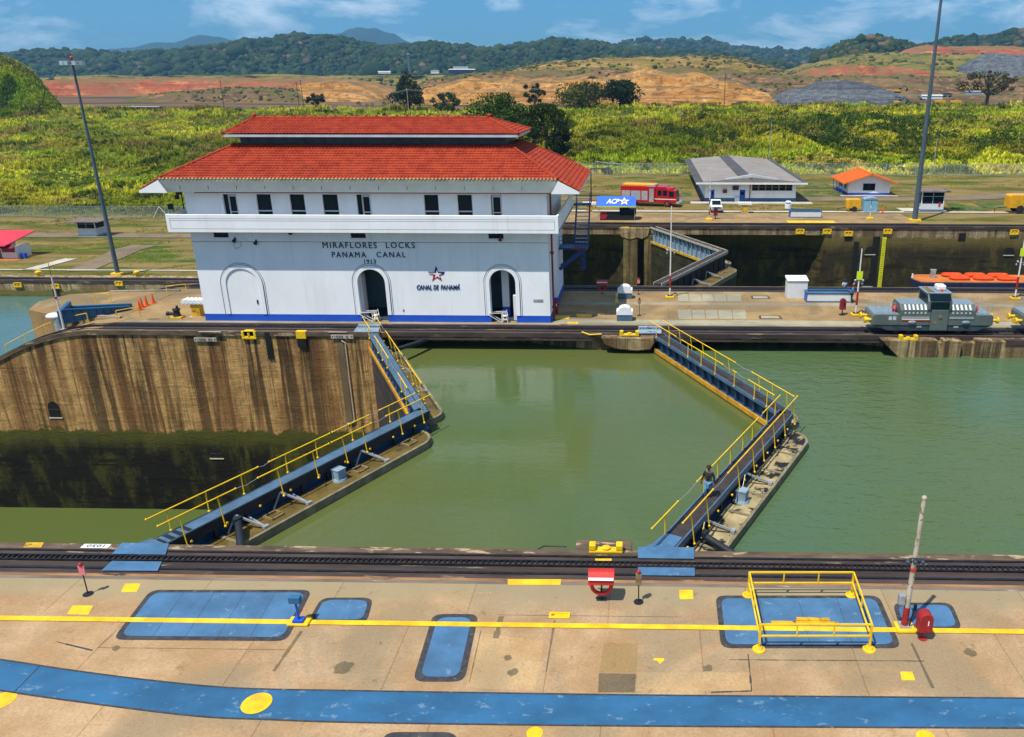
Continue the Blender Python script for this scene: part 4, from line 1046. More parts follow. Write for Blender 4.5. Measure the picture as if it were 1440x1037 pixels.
# guard railing round the hatch
q = [G(1052,838), G(1197,838), G(1222,914), G(1067,914)]; c = sum(q, Vector())/4
t = thing('guard_railing', 'yellow guard railing standing around the large blue hatch', 'railing', (c.x, c.y, 0))
hr = 1.12
for k in range(4):
    a, d = q[k], q[(k+1) % 4]; b = MB()
    for z in (.62, hr): b.bar((a.x,a.y,z), (d.x,d.y,z), .058)
    n = 3 if k in (0, 2) else 2
    for j in range(1, n): m = a+(d-a)*j/n; b.bar((m.x,m.y,.62), (m.x,m.y,hr), .05)
    b.build('rail', M['rail_yellow'], t, True)
    b = MB().bar((a.x,a.y,.05), (a.x,a.y,hr), .08); b.build('post', M['rail_yellow'], t, True)
    MB().lathe((a.x,a.y,0), [(.24,0),(.24,.05),(.17,.07),(.12,.16)], 14).build('foot', M['road_yellow'], t, True, smooth=40)
b = MB().box(*sorted((G(1084,877).x, G(1178,877).x)), G(1130,881).y, G(1130,877).y, .03, .11).box(G(1118,872).x, G(1165,872).x, G(1130,877).y, G(1130,873).y, .03, .16)
o = b.build('timber_baulk', M['old_yellow']); tag(o, 'old yellow painted timber baulk lying on the hatch inside the railing', 'timber')
# weathered lamp pole
g = G(1271, 884); t = thing('lamp_pole', 'tall weathered white pole with red foot standing on a yellow block on the near deck', 'pole', (g.x, g.y, 0))
MB().box(-.34,.38,-.34,.30,0,.14).build('base', M['yellow'], t, bevel=.05); MB().box(-.22,.22,-.2,.2,.14,.2).build('base_plate', M['steel'], t)
tp = P(1300, 702, g.y-.02); H_ = tp.z; lean = tp.x-g.x
LP = lambda z: (lean*(z-.2)/(H_-.2), 0, z)
MB().cyl(LP(1.0), LP(H_), .105, .075, 14).ball(LP(H_+.03), .10, 10, 6).build('shaft', M['rust_pole'], t, smooth=40)
MB().cyl(LP(.2), LP(1.0), .13, .12, 14).build('red_foot', M['hydrant_red'], t, smooth=40)
MB().cyl(LP(2.62), LP(2.72), .125, .125, 14).build('red_band', M['red'], t, smooth=40)
b = MB().bar((LP(3.0)[0]-.3,0,3.0),(LP(3.0)[0]+.3,0,3.0),.05).bar((LP(3.2)[0]-.25,-.1,3.2),(LP(3.2)[0]+.3,-.1,3.2),.04)
for dx in (-.28,.0,.28): b.ball((LP(3)[0]+dx,-.12,3.05),.09,8,6).ball((LP(3)[0]+dx*.8,.1,2.92),.08,8,6)
b.build('insulators', M['loco_dark'], t, smooth=50)
MB().box(-.36,-.12,-.12,.12,1.15,1.55).build('junction_box', M['steel'], t, bevel=.02)
MB().cyl((.16,-.1,.2),(.26,-.1,1.0),.03,n=6).cbox((.28,-.1,1.05),(.1,.1,.25)).build('conduit', M['black'], t)
# red hydrant housing
g = G(1297, 898); t = thing('hydrant_housing', 'red round-topped hydrant hose housing on a thin post beside the white pole', 'hydrant box', (g.x, g.y, 0))
MB().cyl((0,0,0),(0,0,.4),.05,n=10).lathe((0,0,0),[(.18,0),(.18,.03),(.06,.05)],12).build('post', M['hydrant_red'], t, smooth=40)
pr = [(-.26,.38),(.26,.38),(.26,.95)]+[(.26*cos(pi*k/12),.95+.26*sin(pi*k/12)) for k in range(1,12)]+[(-.26,.95)]
MB().extr(pr, 'y', -.2, .22).build('case', M['hydrant_red'], t, bevel=.03); MB().box(.05,.09,-.212,-.203,.72,.92).build('mark', M['white'], t)
# coping chocks, slot cover, timber block with bent bar
def chock(loc, label, w=1.5, rz=0):
    t = thing('mooring_chock', label, 'mooring chock', loc, rz, 'yellow mooring chocks on the copings')
    b = MB().box(-w/2,w/2,-.2,.2,0,.14).box(-w/2,-w/2+.3,-.2,.2,.14,.42).box(w/2-.3,w/2,-.2,.2,.14,.42); b.build('body', M['yellow'], t, bevel=.04)
    MB().lathe((0,0,.14),[(.16,0),(.2,.08),(.1,.13)],12).build('roller', M['yellow'], t, smooth=40)
    return t
g = G(852, 780); ck = chock((g.x, g.y+.2, .03), 'yellow mooring chock on the near coping, on the dark timber block')
b = MB().box(-1.35, 1.2, 0, .75, -1.2, .02); o = b.build('timber_fender', M['beam'], bevel=.03); o.location = (g.x-.05, 31.63, 0); tag(o, 'dark timber fender block bolted outside the near coping under the chock', 'fender')
b = MB().tube([tuple(G(735,784,.02)), tuple(P(765,768,32.0)), tuple(P(797,769,31.9))], .035, 6); tag(b.build('bent_bar', M['rust_pole'] if False else M['track_bed']), 'bent dark iron bar on the near coping, left of the yellow chock', 'bar')
g = G(787, 866); t = thing('slot_cover', 'raised yellow slot cover beside the yellow line in mid deck', 'cover', (g.x, g.y, 0))
MB().box(-.42,.42,-.2,.18,0,.05).build('plate', M['yellow'], t, bevel=.02); MB().box(-.30,.30,.03,.09,.05,.09).build('bar', M['yellow'], t); MB().box(-.33,-.2,-.06,.0,.05,.055).build('slot', M['black'], t)
# yellow stripes where the chock fairlead crosses the track
mark([(837,786),(860,786),(860,789),(837,789)], .0075); mark([(838,801),(860,801),(860,804),(838,804)], .0075)
# distance plate on the near coping (faces the chamber)
c = G(135, 769); t = thing('distance_plate', 'white painted distance figures lying on the near coping, upside down from here', 'sign', (c.x, c.y, .031))
MB().box(-.62,.62,-.16,.16,0,.008).build('plate', M['white'], t)
text_mesh('figures', '1050', (c.x, c.y, .045), .8, .2, M['letters'], t, .012, rx=0, rz=pi)

# ================================================================ THINGS ON THE CENTRE ISLAND
def xy(px, py, z=0.0): g = G(px, py, z); return g.x, g.y
# --- towing locomotives
def locomotive():
    x, y = xy(1303, 466); y = 65.75
    t = thing('towing_locomotive', 'grey towing locomotive with central cab on the island track, whole in view', 'locomotive', (x, y, .17), 0, 'grey towing locomotives on the island')
    B = lambda b, n, m, **k: b.build(n, M[m], t, **k)
    h = 1.3
    b = MB()                                                                       # underframe, tapered towards both ends
    b.extr([(-4.9,.62),(-3.6,.22),(3.6,.22),(4.7,.62),(4.75,.95),(-4.95,.95)], 'y', -h+.06, h-.06); B(b, 'underframe', 'loco_dark', bevel=.03)
    for x0, x1 in ((-5.0,-2.75), (3.35,4.85)):
        b = MB().extr([(x0,.70),(x1,.70),(x1,1.62),(x0+.12,1.62),(x0,1.45)] if x0 < 0 else [(x0,.70),(x1,.70),(x1,1.45),(x1-.12,1.62),(x0,1.62)], 'y', -h, h)
        B(b, 'end_deck', 'loco', bevel=.05)
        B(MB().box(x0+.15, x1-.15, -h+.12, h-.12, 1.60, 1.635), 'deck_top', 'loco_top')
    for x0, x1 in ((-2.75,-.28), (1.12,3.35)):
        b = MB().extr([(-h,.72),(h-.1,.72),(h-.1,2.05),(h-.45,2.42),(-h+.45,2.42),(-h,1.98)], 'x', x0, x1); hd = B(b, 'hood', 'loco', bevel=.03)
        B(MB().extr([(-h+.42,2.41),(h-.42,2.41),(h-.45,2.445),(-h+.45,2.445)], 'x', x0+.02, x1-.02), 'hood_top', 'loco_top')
        n = 6 if x0 < 0 else 5; w = (x1-x0-.5)/n
        s = MB(); d = MB()
        for k in range(n):
            xa = x0+.25+k*w
            s.extr([(-h-.012,2.02),(-h+.37,2.385),(-h+.35,2.40),(-h-.032,2.035)], 'x', xa+.05, xa+w*.62)
            d.box(xa+.05, xa+w*.6, -h-.02, -h, 1.70, 1.84)
        o = s.build('louvre', M['booth_white'], t); o.parent = hd
        o = d.build('vent_slots', M['frame_grey'], t); o.parent = hd
        o = MB().box(x0+.12, x1-.12, -h-.04, -h, 1.28, 1.45).build('side_rail', M['steel'], t); o.parent = hd
    o = MB().box(-2.6,-.35,-h-.045,-h-.002,1.12,1.19).build('red_stripe', M['red'], t)
    o = MB().box(-2.6,-.35,-h-.045,-h-.002,1.20,1.26).build('white_stripe', M['white'], t)
    B(MB().box(-.28, 1.12, -h-.14, h, .3, 2.05), 'centre_cabinet', 'loco', bevel=.04)
    B(MB().cyl((.44,-h-.2,1.5),(.44,-h-.14,1.5),.15,n=14).box(-.1,.2,-h-.155,-h-.14,.9,1.1), 'headlamp', 'wood', smooth=40)
    cab = B(MB().extr([(-h-.1,2.05),(h-.1,2.05),(h-.1,3.3),(-h+.35,3.3),(-h-.1,2.75)], 'x', -.62, 1.3), 'cab', 'loco', bevel=.04)
    B(MB().box(-.42,1.1,-h-.12,-h-.098,2.12,2.72), 'cab_window', 'glass')
    B(MB().extr([(-h-.10,2.80),(-h+.30,3.27),(-h+.285,3.285),(-h-.115,2.815)], 'x', -.5, 1.2), 'cab_window', 'glass')
    B(MB().box(-.635,-.62,-h+.2,h-.4,2.5,3.1), 'cab_window', 'glass')
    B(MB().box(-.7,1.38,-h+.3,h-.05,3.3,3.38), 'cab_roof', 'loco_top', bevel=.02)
    r = MB()
    for a in (-.45,-.1): r.bar((a,-.8,3.42),(a,1.0,3.42),.06)
    for k in range(5): r.box(-.5,.0,-.7+k*.35,-.6+k*.35,3.38,3.44)
    B(r, 'roof_rack', 'wood')
    B(MB().box(.3,1.05,-.35,.5,3.38,3.85), 'air_conditioner', 'white', bevel=.12)
    B(MB().cyl((.62,-.55,3.38),(.62,-.55,3.6),.1,.09,10), 'beacon', 'orange', smooth=40)
    for x0, x1 in ((-4.75,-3.2),(3.5,4.7)):
        for s in (-1, 1):
            r = MB()
            for k in range(4): a = x0+(x1-x0)*k/3; r.cyl((a,s*1.1,1.62),(a,s*1.1,2.55),.018,n=5)
            for z in (2.1,2.55): r.cyl((x0,s*1.1,z),(x1,s*1.1,z),.018,n=5)
            B(r, 'handrail', 'steel')
    for xx in (-3.05, 3.6): B(MB().ball((xx,-.5,1.95),.24,10,7).cyl((xx,-.5,1.6),(xx,-.5,1.9),.15,n=8), 'cable_guide', 'red', smooth=60)
    for xx, dx in ((-5.0,-1), (4.85,1)):
        for yy in (-.85,.5): B(MB().cyl((xx,yy,1.05),(xx+dx*.45,yy,1.05),.12,n=10).cyl((xx+dx*.45,yy,1.05),(xx+dx*.58,yy,1.05),.26,n=14), 'buffer', 'yellow', smooth=40)
        B(MB().cbox((xx+dx*.2,-.2,.85),(.4,.5,.4)), 'coupler', 'yellow', bevel=.04)
    for xx in (-2.9,-1.9,2.2,3.2):
        for yy in (-1.05,.72): B(MB().cyl((xx,yy-.1,.32),(xx,yy+.1,.32),.33,n=18).cyl((xx,yy-.16,.32),(xx,yy-.1,.32),.12,n=10), 'wheel', 'black', smooth=40)
    for xx in (-1.75,2.65): B(MB().ball((xx,-h-.02,.98),.36,12,6,(1,.35,.45)), 'sand_box', 'loco_top', smooth=60)
    for xx in (-1.1,1.9): B(MB().box(xx-.2,xx+.2,-h+.03,-h+.055,.5,.66), 'plate', 'steel')
    for xx in (-3.55,-3.2): B(MB().box(xx-.13,xx+.13,-h-.015,-h,1.15,1.45), 'vent_grille', 'frame_grey')
    return t
loco = locomotive()
dup(loco, (loco.location.x+12.35, loco.location.y, .17), None, 'second grey towing locomotive with yellow buffers, cut off by the right edge')

# --- ragged piers and parapet on the island front
b = MB(); p = [(-3.5,-.05),(-3.2,-.75),(-2.3,-1.1),(-.6,-1.25),(.6,-1.15),(.95,-.5),(.9,-.05)]
b.extr(p, 'y', YF0-.75, YF0+.3); o = b.build('concrete_corbel', M['ragged'], bevel=.12); tag(o, 'ragged concrete corbel under the yellow chock, left of the far right gate', 'corbel')
chock((-1.15, YF0-.35, 0), 'yellow mooring chock on the ragged corbel beside the far right gate leaf', 1.6, pi)
b = MB().tube([tuple(P(818,467,64.4)), tuple(P(829,471,64.2)), tuple(P(846,470,64.0))], .06, 6); tag(b.build('bent_bar', M['rail_yellow']), 'bent yellow bar beside the ragged corbel on the island front', 'bar')
x0 = G(1242,480).x
b = MB()
for i_, (a, c) in enumerate(((0,4.6),(5.05,6.5),(7.75,13.0),(13.4,17.0),(17.6,60))):
    xa, xc = x0+a, x0+c
    if i_ == 0: b.extr([(xa,-.08),(xa+1.6,-1.62),(xc,-1.62),(xc,-.08)], 'y', YF0-1.0, YF0+.2)
    else: b.box(xa, xc, YF0-1.0-.02*i_, YF0+.2, -1.7, -.08)
b.box(x0+4.6, x0+60, YF0-.6, YF0+.2, -1.75, -.35)
tag(b.build('fender_wall', M['ragged'], bevel=.05), 'low broken concrete fender wall in the water below the locomotive', 'wall')
chock((x0+2.2, YF0-.75, -.08), 'yellow mooring chock on the broken fender wall below the locomotive', 1.5, pi)
b = MB().box(x0+10.0, x0+13.0, YF0-1.05, YF0-.55, -.55, .02); tag(b.build('timber_fender', M['track_bed']), 'dark timber block let into the fender wall below the locomotive', 'fender')
# --- fittings on the tall left wall
def wall_chock(px, py, label, Y=YF0, zf=None):
    c = P(px, py, Y); t = thing('mooring_chock', label, 'mooring chock', (c.x, Y-.14, c.z), 0, 'yellow chocks on the lock walls')
    MB().box(-.62,.62,-.06,.14,-.35,-.12).box(-.62,-.4,-.06,.14,-.12,.36).box(.4,.62,-.06,.14,-.12,.36).box(-.4,.4,-.06,.4,.30,.40).build('frame', M['yellow'], t, bevel=.04)
    MB().box(-.38,.38,.02,.1,-.1,.28).build('mouth', M['old_yellow'], t)
    MB().cyl((0,-.0,-.1),(0,-.0,.2),.1,n=8).build('roller', M['yellow'], t, smooth=40)
wall_chock(351, 471, 'yellow chock left of the dark notch on the tall streaked wall')
c = P(424, 471, YF0); t = thing('wall_ladder', 'yellow painted ladder head over a dark slot on the tall streaked wall', 'ladder', (c.x, YF0-.1, c.z))
MB().box(-.42,.42,-.06,.35,-.32,.34).build('head', M['yellow'], t, bevel=.03); MB().box(-.38,.38,-.07,.1,-1.05,-.34).build('slot', M['black'], t)
c = P(378, 480, YF0); b = MB().box(c.x-.22, c.x+.22, YF0-.13, YF0-.02, -2.4, .0); tag(b.build('drain_slot', M['black']), 'dark vertical notch in the coping between yellow chocks', 'drain')
for px, py, s, lab in ((290,477,'1000   50','white plate reading 1000 50 on the tall streaked wall'), (482,473,'1050   0','worn plate reading 1050 0 near the left gate on the tall wall')):
    c = P(px, py, YF0); t = thing('distance_plate', lab, 'sign', (c.x, YF0-.14, c.z), 0, 'painted distance plates')
    MB().box(-.95,.95,-.03,.0,-.17,.17).build('plate', M['path'], t, bevel=.01)
    for w_s, w_dx, w_w in zip(s.split(), (-.28,.42), (.72,.36 if '50' in s.split()[1] else .18)): text_mesh('figures', w_s, (c.x+w_dx, YF0-.18, c.z), w_w, .22, M['letters'], t, .02)
    for dx in (-.82,.82): MB().box(dx-.06,dx+.06,-.035,-.03,-.06,.06).build('mark', M['letters'], t)
for (pa, pb, yy) in ((279,311,467.5),(462,488,468)):
    a, c = G(pa, yy), G(pb, yy); struct('road_marking', MB().box(a.x, c.x, a.y-.07, a.y+.07, .05, .058), M['path'])
def niche(px, py, w, h, label):
    c = P(px, py, YF0); t = thing('wall_niche', label, 'niche', (c.x, YF0-.02, c.z), 0, 'arched mooring niches in the tall wall')
    MB().extr([(-w/2,-h/2),(w/2,-h/2),(w/2,h*.1)]+[(w/2*cos(pi*k/10), h*.1+h*.4*sin(pi*k/10)) for k in range(1,10)]+[(-w/2,h*.1)], 'y', 0, .018).build('opening', M['black'], t)
    MB().box(-w/2-.08,w/2+.08,-.05,.018,-h/2-.1,-h/2).build('sill', M['path'], t); MB().box(-w/2,w/2,-.03,-.002,-.06,.04).build('bar', M['gate_dark'], t)
niche(76, 576, 1.0, 1.5, 'dark arched mooring niche high on the left of the tall wall'); niche(304, 638, 1.1, .9, 'dark arched mooring niche in the mossy band of the tall wall')
c0, c1 = P(486, 482, YF0), P(495, 595, YF0)
t = thing('wall_pipe', 'pale pipe with a hooked foot running down the tall wall near the gate', 'pipe', (c0.x, YF0-.1, c0.z))
MB().tube([(c0.x-.3,YF0-.1,c0.z+.2),(c0.x,YF0-.1,c0.z),(c0.x,YF0-.1,c1.z+.3),(c0.x-.25,YF0-.1,c1.z),(c0.x-.7,YF0-.1,c1.z-.02)], .05, 8).build('pipe', M['path'], t, True, smooth=50)
MB().box(c0.x-.75,c0.x-.2,YF0-.035,YF0-.005,c1.z-.1,c0.z).build('recess', M['patch_dark'], t, True)
# --- worker-sized things behind the rail
def hut(px, py, label):
    x, y = xy(px, py); t = thing('hatch_hood', label, 'hood', (x, y, 0), 0, 'white and blue hatch hoods')
    MB().box(-.68,.68,-.45,.45,0,.55).build('base', M['gate_blue_lit'], t, bevel=.02)
    pr = [(-.72,.56),(.72,.56),(.72,.92)]+[(.55*cos(pi*k/12), .95+.34*sin(pi*k/12)) for k in range(0,13)]+[(-.72,.92)]
    MB().extr(pr, 'y', -.5, .5).build('hood', M['white'], t, bevel=.02)
hut(879, 419, 'white arched hatch hood on a blue base, the farther of two right of the house'); hut(878.5, 450, 'white arched hatch hood on a blue base, the nearer of two right of the house')
x, y = xy(1116, 420); t = thing('equipment_shelter', 'white windowless equipment shelter at the left end of the blue and white trough', 'shelter', (x+.3, y+.6, 0))
MB().box(-.95,.95,-.7,.7,0,1.75).build('wall', M['booth_white'], t, bevel=.02); MB().extr([(-.8,1.75),(.8,1.75),(.8,1.98),(-.8,1.80)], 'x', -1.02, 1.02).build('roof', M['white'], t, bevel=.02)
def trough(x, y, L, w, h, label, zz=0):
    t = thing('trough', label, 'trough', (x, y, zz), 0, 'long white troughs edged in blue')
    for s, n in ((-1,'front'), (1,'back')): MB().box(-L/2,L/2,s*w/2-.07,s*w/2+.07,.12,h).build('side_panel', M['booth_white'], t)
    for s in (-1,1): MB().box(s*L/2-.07,s*L/2+.07,-w/2+.07,w/2-.07,.12,h).build('end_panel', M['plinth'], t)
    for z0, z1, e in ((0,.12,.12),(h,h+.16,.12)):
        b = MB()
        for s in (-1,1): b.box(-L/2-e,L/2+e,s*w/2-e,s*w/2+e,z0,z1)
        for s in (-1,1): b.box(s*(L/2)-e,s*(L/2)+e,-w/2+e,w/2-e,z0,z1)
        b.build('blue_edge', M['gate_blue_lit'] if False else M['blue_band'], t, bevel=.03)
    MB().box(-L/2+.07,L/2-.07,-w/2+.07,w/2-.07,.1,.14).build('bottom', M['interior_dark'], t)
x, y = xy(1165, 425.5); trough(x+.1, y+.75, 4.2, 1.3, .78, 'long white trough with rounded blue edges where two workers stand on the island')
# --- people
def person(label, loc, rz, shirt, trous, hat, pose, s=1.0):
    t = thing('person', label, 'person', loc, rz)
    def skin(name, nodes, edges, mat, sub=1):
        me = bpy.data.meshes.new(name); me.from_pydata([(n[0]*s, n[1]*s, n[2]*s) for n in nodes], edges, []); me.materials.append(mat)
        o = bpy.data.objects.new(name, me); COL.objects.link(o); o.parent = t
        m = o.modifiers.new('skin', 'SKIN'); m.use_smooth_shade = True
        for k, n in enumerate(nodes):
            d = me.skin_vertices[0].data[k]; r = n[3]*s; d.radius = (r*(n[4] if len(n) > 4 else 1), r); d.use_root = (k == 0)
        m2 = o.modifiers.new('sub', 'SUBSURF'); m2.levels = sub; m2.render_levels = sub
        return o
    J = pose
    nodes = [(0,0,.95,.13),(0,0,1.2,.14),(0,J.get('lean',0),1.42,.13),(0,J.get('lean',0),1.52,.055),(0,J.get('lean',0)-.01,1.60,.075),(0,J.get('lean',0)-.01,1.70,.095),(0,J.get('lean',0),1.77,.06)]
    edges = [(0,1),(1,2),(2,3),(3,4),(4,5),(5,6)]
    for side, (el, wr) in ((-1, J['armL']), (1, J['armR'])):
        o = len(nodes); l = J.get('lean',0)
        nodes += [(side*.19,l,1.41,.065),(*el,.045),(*wr,.032),(wr[0]+.0,wr[1]-.02,wr[2]-.07,.034)]
        edges += [(2,o),(o,o+1),(o+1,o+2),(o+2,o+3)]
        for q in range(5):
            f = len(nodes); dx = (-.03+.015*q); L_ = (.05,.075,.085,.078,.06)[q]
            nodes += [(wr[0]+dx, wr[1]-.03-(.02 if q == 0 else 0), wr[2]-.10, .010),(wr[0]+dx*1.1, wr[1]-.045-(.02 if q == 0 else 0), wr[2]-.10-L_, .008)]
            edges += [(o+3,f),(f,f+1)]
    for side, (kn, an) in ((-1, J['legL']), (1, J['legR'])):
        o = len(nodes); nodes += [(side*.1,0,.88,.085),(*kn,.06),(*an,.042),(an[0],an[1]-.13,an[2]-.05,.035)]
        edges += [(0,o),(o,o+1),(o+1,o+2),(o+2,o+3)]
    skin('body', nodes, edges, M['skin'])
    l = J.get('lean', 0)
    sh = [(0,0,.93,.17,.9),(0,l*.5,1.2,.175,.95),(0,l,1.42,.15),(-.2,l,1.42,.085),(*J['armL'][0],.062),(.2,l,1.42,.085),(*J['armR'][0],.062)]
    e = [(0,1),(1,2),(2,3),(3,4),(2,5),(5,6)]
    if J.get('long'): sh += [(*J['armL'][1],.042),(*J['armR'][1],.042)]; e += [(4,7),(6,8)]
    skin('shirt', sh, e, M[shirt])
    kL, aL = J['legL']; kR, aR = J['legR']
    skin('trousers', [(0,0,.96,.16,.9),(-.1,0,.86,.105),(*kL,.078),(aL[0],aL[1],aL[2]+.02,.06),(.1,0,.86,.105),(*kR,.078),(aR[0],aR[1],aR[2]+.02,.06)], [(0,1),(1,2),(2,3),(0,4),(4,5),(5,6)], M[trous])
    for an in (aL, aR): MB().ball((an[0]*s,(an[1]-.07)*s,(an[2]-.05)*s),.13*s,10,7,(.42,1,.45)).build('shoe', M['black'], t, smooth=60)
    if hat:
        MB().lathe((0,(l)*s,1.72*s),[(.15*s if 'hat' in hat else .115*s,0),(.15*s if 'hat' in hat else .115*s,.015),(.108*s,.03),(.10*s,.09),(.04*s,.12)],14).build('hat' if 'hat' in hat else 'cap', M[hat], t, smooth=50)
    MB().ball((0,(l+.03)*s,1.69*s),.098*s,10,7,(1,1,.9)).build('hair', M['black'], t, smooth=60)
    f = MB().ball((0,(l-.105)*s,1.655*s),.018*s,6,4)
    for sx in (-1,1): f.ball((sx*.035*s,(l-.09)*s,1.685*s),.012*s,6,4)
    f.ball((0,(l-.095)*s,1.615*s),.018*s,6,4,(1.4,.5,.5)).build('face', M['black'], t)
    return t
walk = dict(armL=((-.30,.03,1.16),(-.33,-.10,.93)), armR=((.29,.04,1.15),(.30,-.04,.91)), legL=((-.1,-.17,.50),(-.1,-.06,.09)), legR=((.1,.05,.48),(.1,.24,.12)), long=True)
stand = dict(armL=((-.27,-.08,1.15),(-.22,-.28,1.02)), armR=((.27,.02,1.14),(.28,-.06,.90)), legL=((-.1,-.02,.48),(-.11,.0,.08)), legR=((.1,0,.48),(.11,.03,.08)), lean=-.05)
du = Vector((APR[0]-H0R[0], APR[1]-H0R[1], 0)).normalized()
tgt = G(1010, 703); u = (Vector((tgt.x-H0R[0], tgt.y-H0R[1], 0))).dot(du); pw = Vector((H0R[0], H0R[1], 0))+du*u
person('walking worker in dark hat, black shirt and blue jeans on the right gate walkway', (pw.x, pw.y, -.03), atan2(du.y, du.x)-pi/2, 'shirt_black', 'jeans', 'hat_dark', walk, 1.0)
x, y = xy(1197, 426); person('worker in blue shirt and red cap standing beside the trough', (x, y, 0), radians(75), 'shirt_blue', 'trousers', 'cap_red', stand)
x, y = xy(1190, 423); person('worker in pale blue shirt leaning behind the trough, half hidden', (x, y+1.3, 0), radians(20), 'shirt_pale', 'trousers', 'hat_dark', stand)
# --- poles, signs, lifebuoy, painted bases
def rail_pole(px, py, pt, label, base='yellow', red=True, plate=None, H_=None):
    g = G(px, py); t = thing('lamp_pole', label, 'pole', (g.x, g.y, 0), 0, 'slim white signal poles')
    H_ = P(px, pt, g.y).z if H_ is None else H_
    MB().box(-.42,.42,-.32,.32,0,.22).build('base', M[base], t, bevel=.05); MB().box(-.25,.25,-.2,.2,.22,.28).build('base_plate', M['black'], t)
    MB().cyl((0,0,.28),(0,0,H_),.085,.05,10).build('shaft', M['white_metal'], t, smooth=40)
    if red: MB().cyl((0,0,1.0),(0,0,2.2),.10,.095,10).build('red_band', M['hydrant_red'], t, smooth=40)
    b = MB().bar((-.35,0,H_*.52),(.35,0,H_*.52),.05)
    for dx in (-.34,.34): b.ball((dx,-.08,H_*.52+.1),.11,8,6).ball((dx,.08,H_*.52-.22),.1,8,6)
    b.build('lamps', M['steel'], t, smooth=50)
    if plate: MB().box(-.26,.26,-.12,-.08,plate,plate+.75).build('sign_plate', M['lime'], t)
    MB().tube([(.2,0,.3),(.5,0,.5),(.75,-.1,.35)], .05, 6).build('hook', M['black'], t)
    return t
rail_pole(942, 419, 290, 'slim white pole on a yellow block on the island, right of the hatch hoods')
rail_pole(1203, 444, 350, 'slim white pole with lime sign left of the locomotive', plate=3.3)
rail_pole(1427, 421, 320, 'slim pale pole with lime sign at the right edge behind the locomotives', plate=4.2)
g = G(847, 414); o = lifebuoy((g.x, g.y, 0), 'red lifebuoy under a hood at the island back edge in the house shadow')
signpost((*xy(898, 414), 0), 'pink track signal post behind the farther hatch hood', 1.5, 'pink', 'pink')
signpost((*xy(899, 444), 0), 'grey track signal post between the two rows of pale slabs', 1.5, 'wood', 'wood')
x, y = xy(1184, 443); t = thing('hydrant_housing', 'faded red round-topped housing on a post in front of the trough', 'hydrant box', (x, y, 0))
MB().cyl((0,0,0),(0,0,.55),.05,n=8).lathe((0,0,0),[(.3,0),(.3,.03),(.06,.05)],12).build('post', M['black'], t); MB().extr([(-.27,.5),(.27,.5),(.27,1.25)]+[(.27*cos(pi*k/10),1.25+.27*sin(pi*k/10)) for k in range(1,10)]+[(-.27,1.25)], 'y', -.15,.15).build('case', M['pipe_red'], t, bevel=.02); MB().box(.02,.14,-.165,-.152,.8,1.2).build('slot', M['black'], t)
x, y = xy(780, 441); t = thing('hydrant', 'red fire hydrant post at the front right corner of the control house', 'hydrant', (x+.2, y, 0))
MB().cyl((0,0,0),(0,0,1.1),.16,.14,12).ball((0,0,1.12),.17,10,7).cyl((-.25,0,.8),(.25,0,.8),.08,n=8).build('barrel', M['hydrant_red'], t, smooth=40); MB().box(-.04,.04,-.17,-.15,.7,.95).build('mark', M['white'], t)
for px, py, lab in ((523,449,'white folding step stand in the middle doorway'), (703,449,'white folding step stand in the right-hand doorway')):
    x, y = xy(px, py); t = thing('step_stand', lab, 'step stand', (x+.15, 67.35, 0), 0, 'white step stands in the doorways')
    b = MB()
    for yy in (-.0,.5):
        b.bar((.25,yy,0),(.25,yy,.95),.06).bar((.75,yy,0),(.6,yy,1.05),.06).bar((-.85,yy,.85),(.62,yy,.9),.06).bar((-.8,yy,.65),(.2,yy,.05),.05)
    b.build('frame', M['white_metal'], t); b = MB()
    for z in (.25,.55): b.box(.27,.7,.0,.5,z,z+.05)
    b.build('step', M['white'], t)
# slabs and hatches of the island deck
for (py0, py1, xs_) in ((414,424,(952,968,986,1003,1021,1042)), (436,449,(952,972,991,1009,1029,1049))):
    for a, c in zip(xs_[:-1], xs_[1:]):
        q = [G(a+.8,py0), G(c-.8,py0), G(c+1.0,py1), G(a+2.4,py1)]
        struct('pavement', MB().add([(p.x,p.y,.011) for p in q], [(0,1,2,3)]), M['slab'])
for pts in ([(1056,416),(1080,416),(1084,421),(1057,421)], [(1067,444),(1096,444),(1101,449),(1068,449)]):
    q = [G(*p) for p in pts]; c = sum(q, Vector())/4; t = thing('hatch_cover', 'small grey dark-rimmed hatch in the island deck, %s row' % ('farther' if pts[0][1] < 430 else 'nearer'), 'hatch cover', (c.x,c.y,0), 0, 'grey hatches in the island deck')
    MB().prism(rounded(q,.2), .008, .016).build('rim', M['tar'], t, True); MB().prism([(c.x+(p.x-c.x)*.82, c.y+(p.y-c.y)*.7) for p in q], .017, .026).build('cover_plate', M['slab'], t, True)
for pts in ([(798,453),(813,453),(813,455.5),(798,455.5)], [(783,444),(802,444),(800,449),(776,449)], [(810,442),(832,442),(832,446),(812,446)], [(866,412),(870,412),(869,426),(865,426)]):
    mark(pts, .012)
struct('road_marking', MB().box(G(788,454).x, G(799,454).x, 66.95, 67.1, .008, .014), M['pipe_red'])
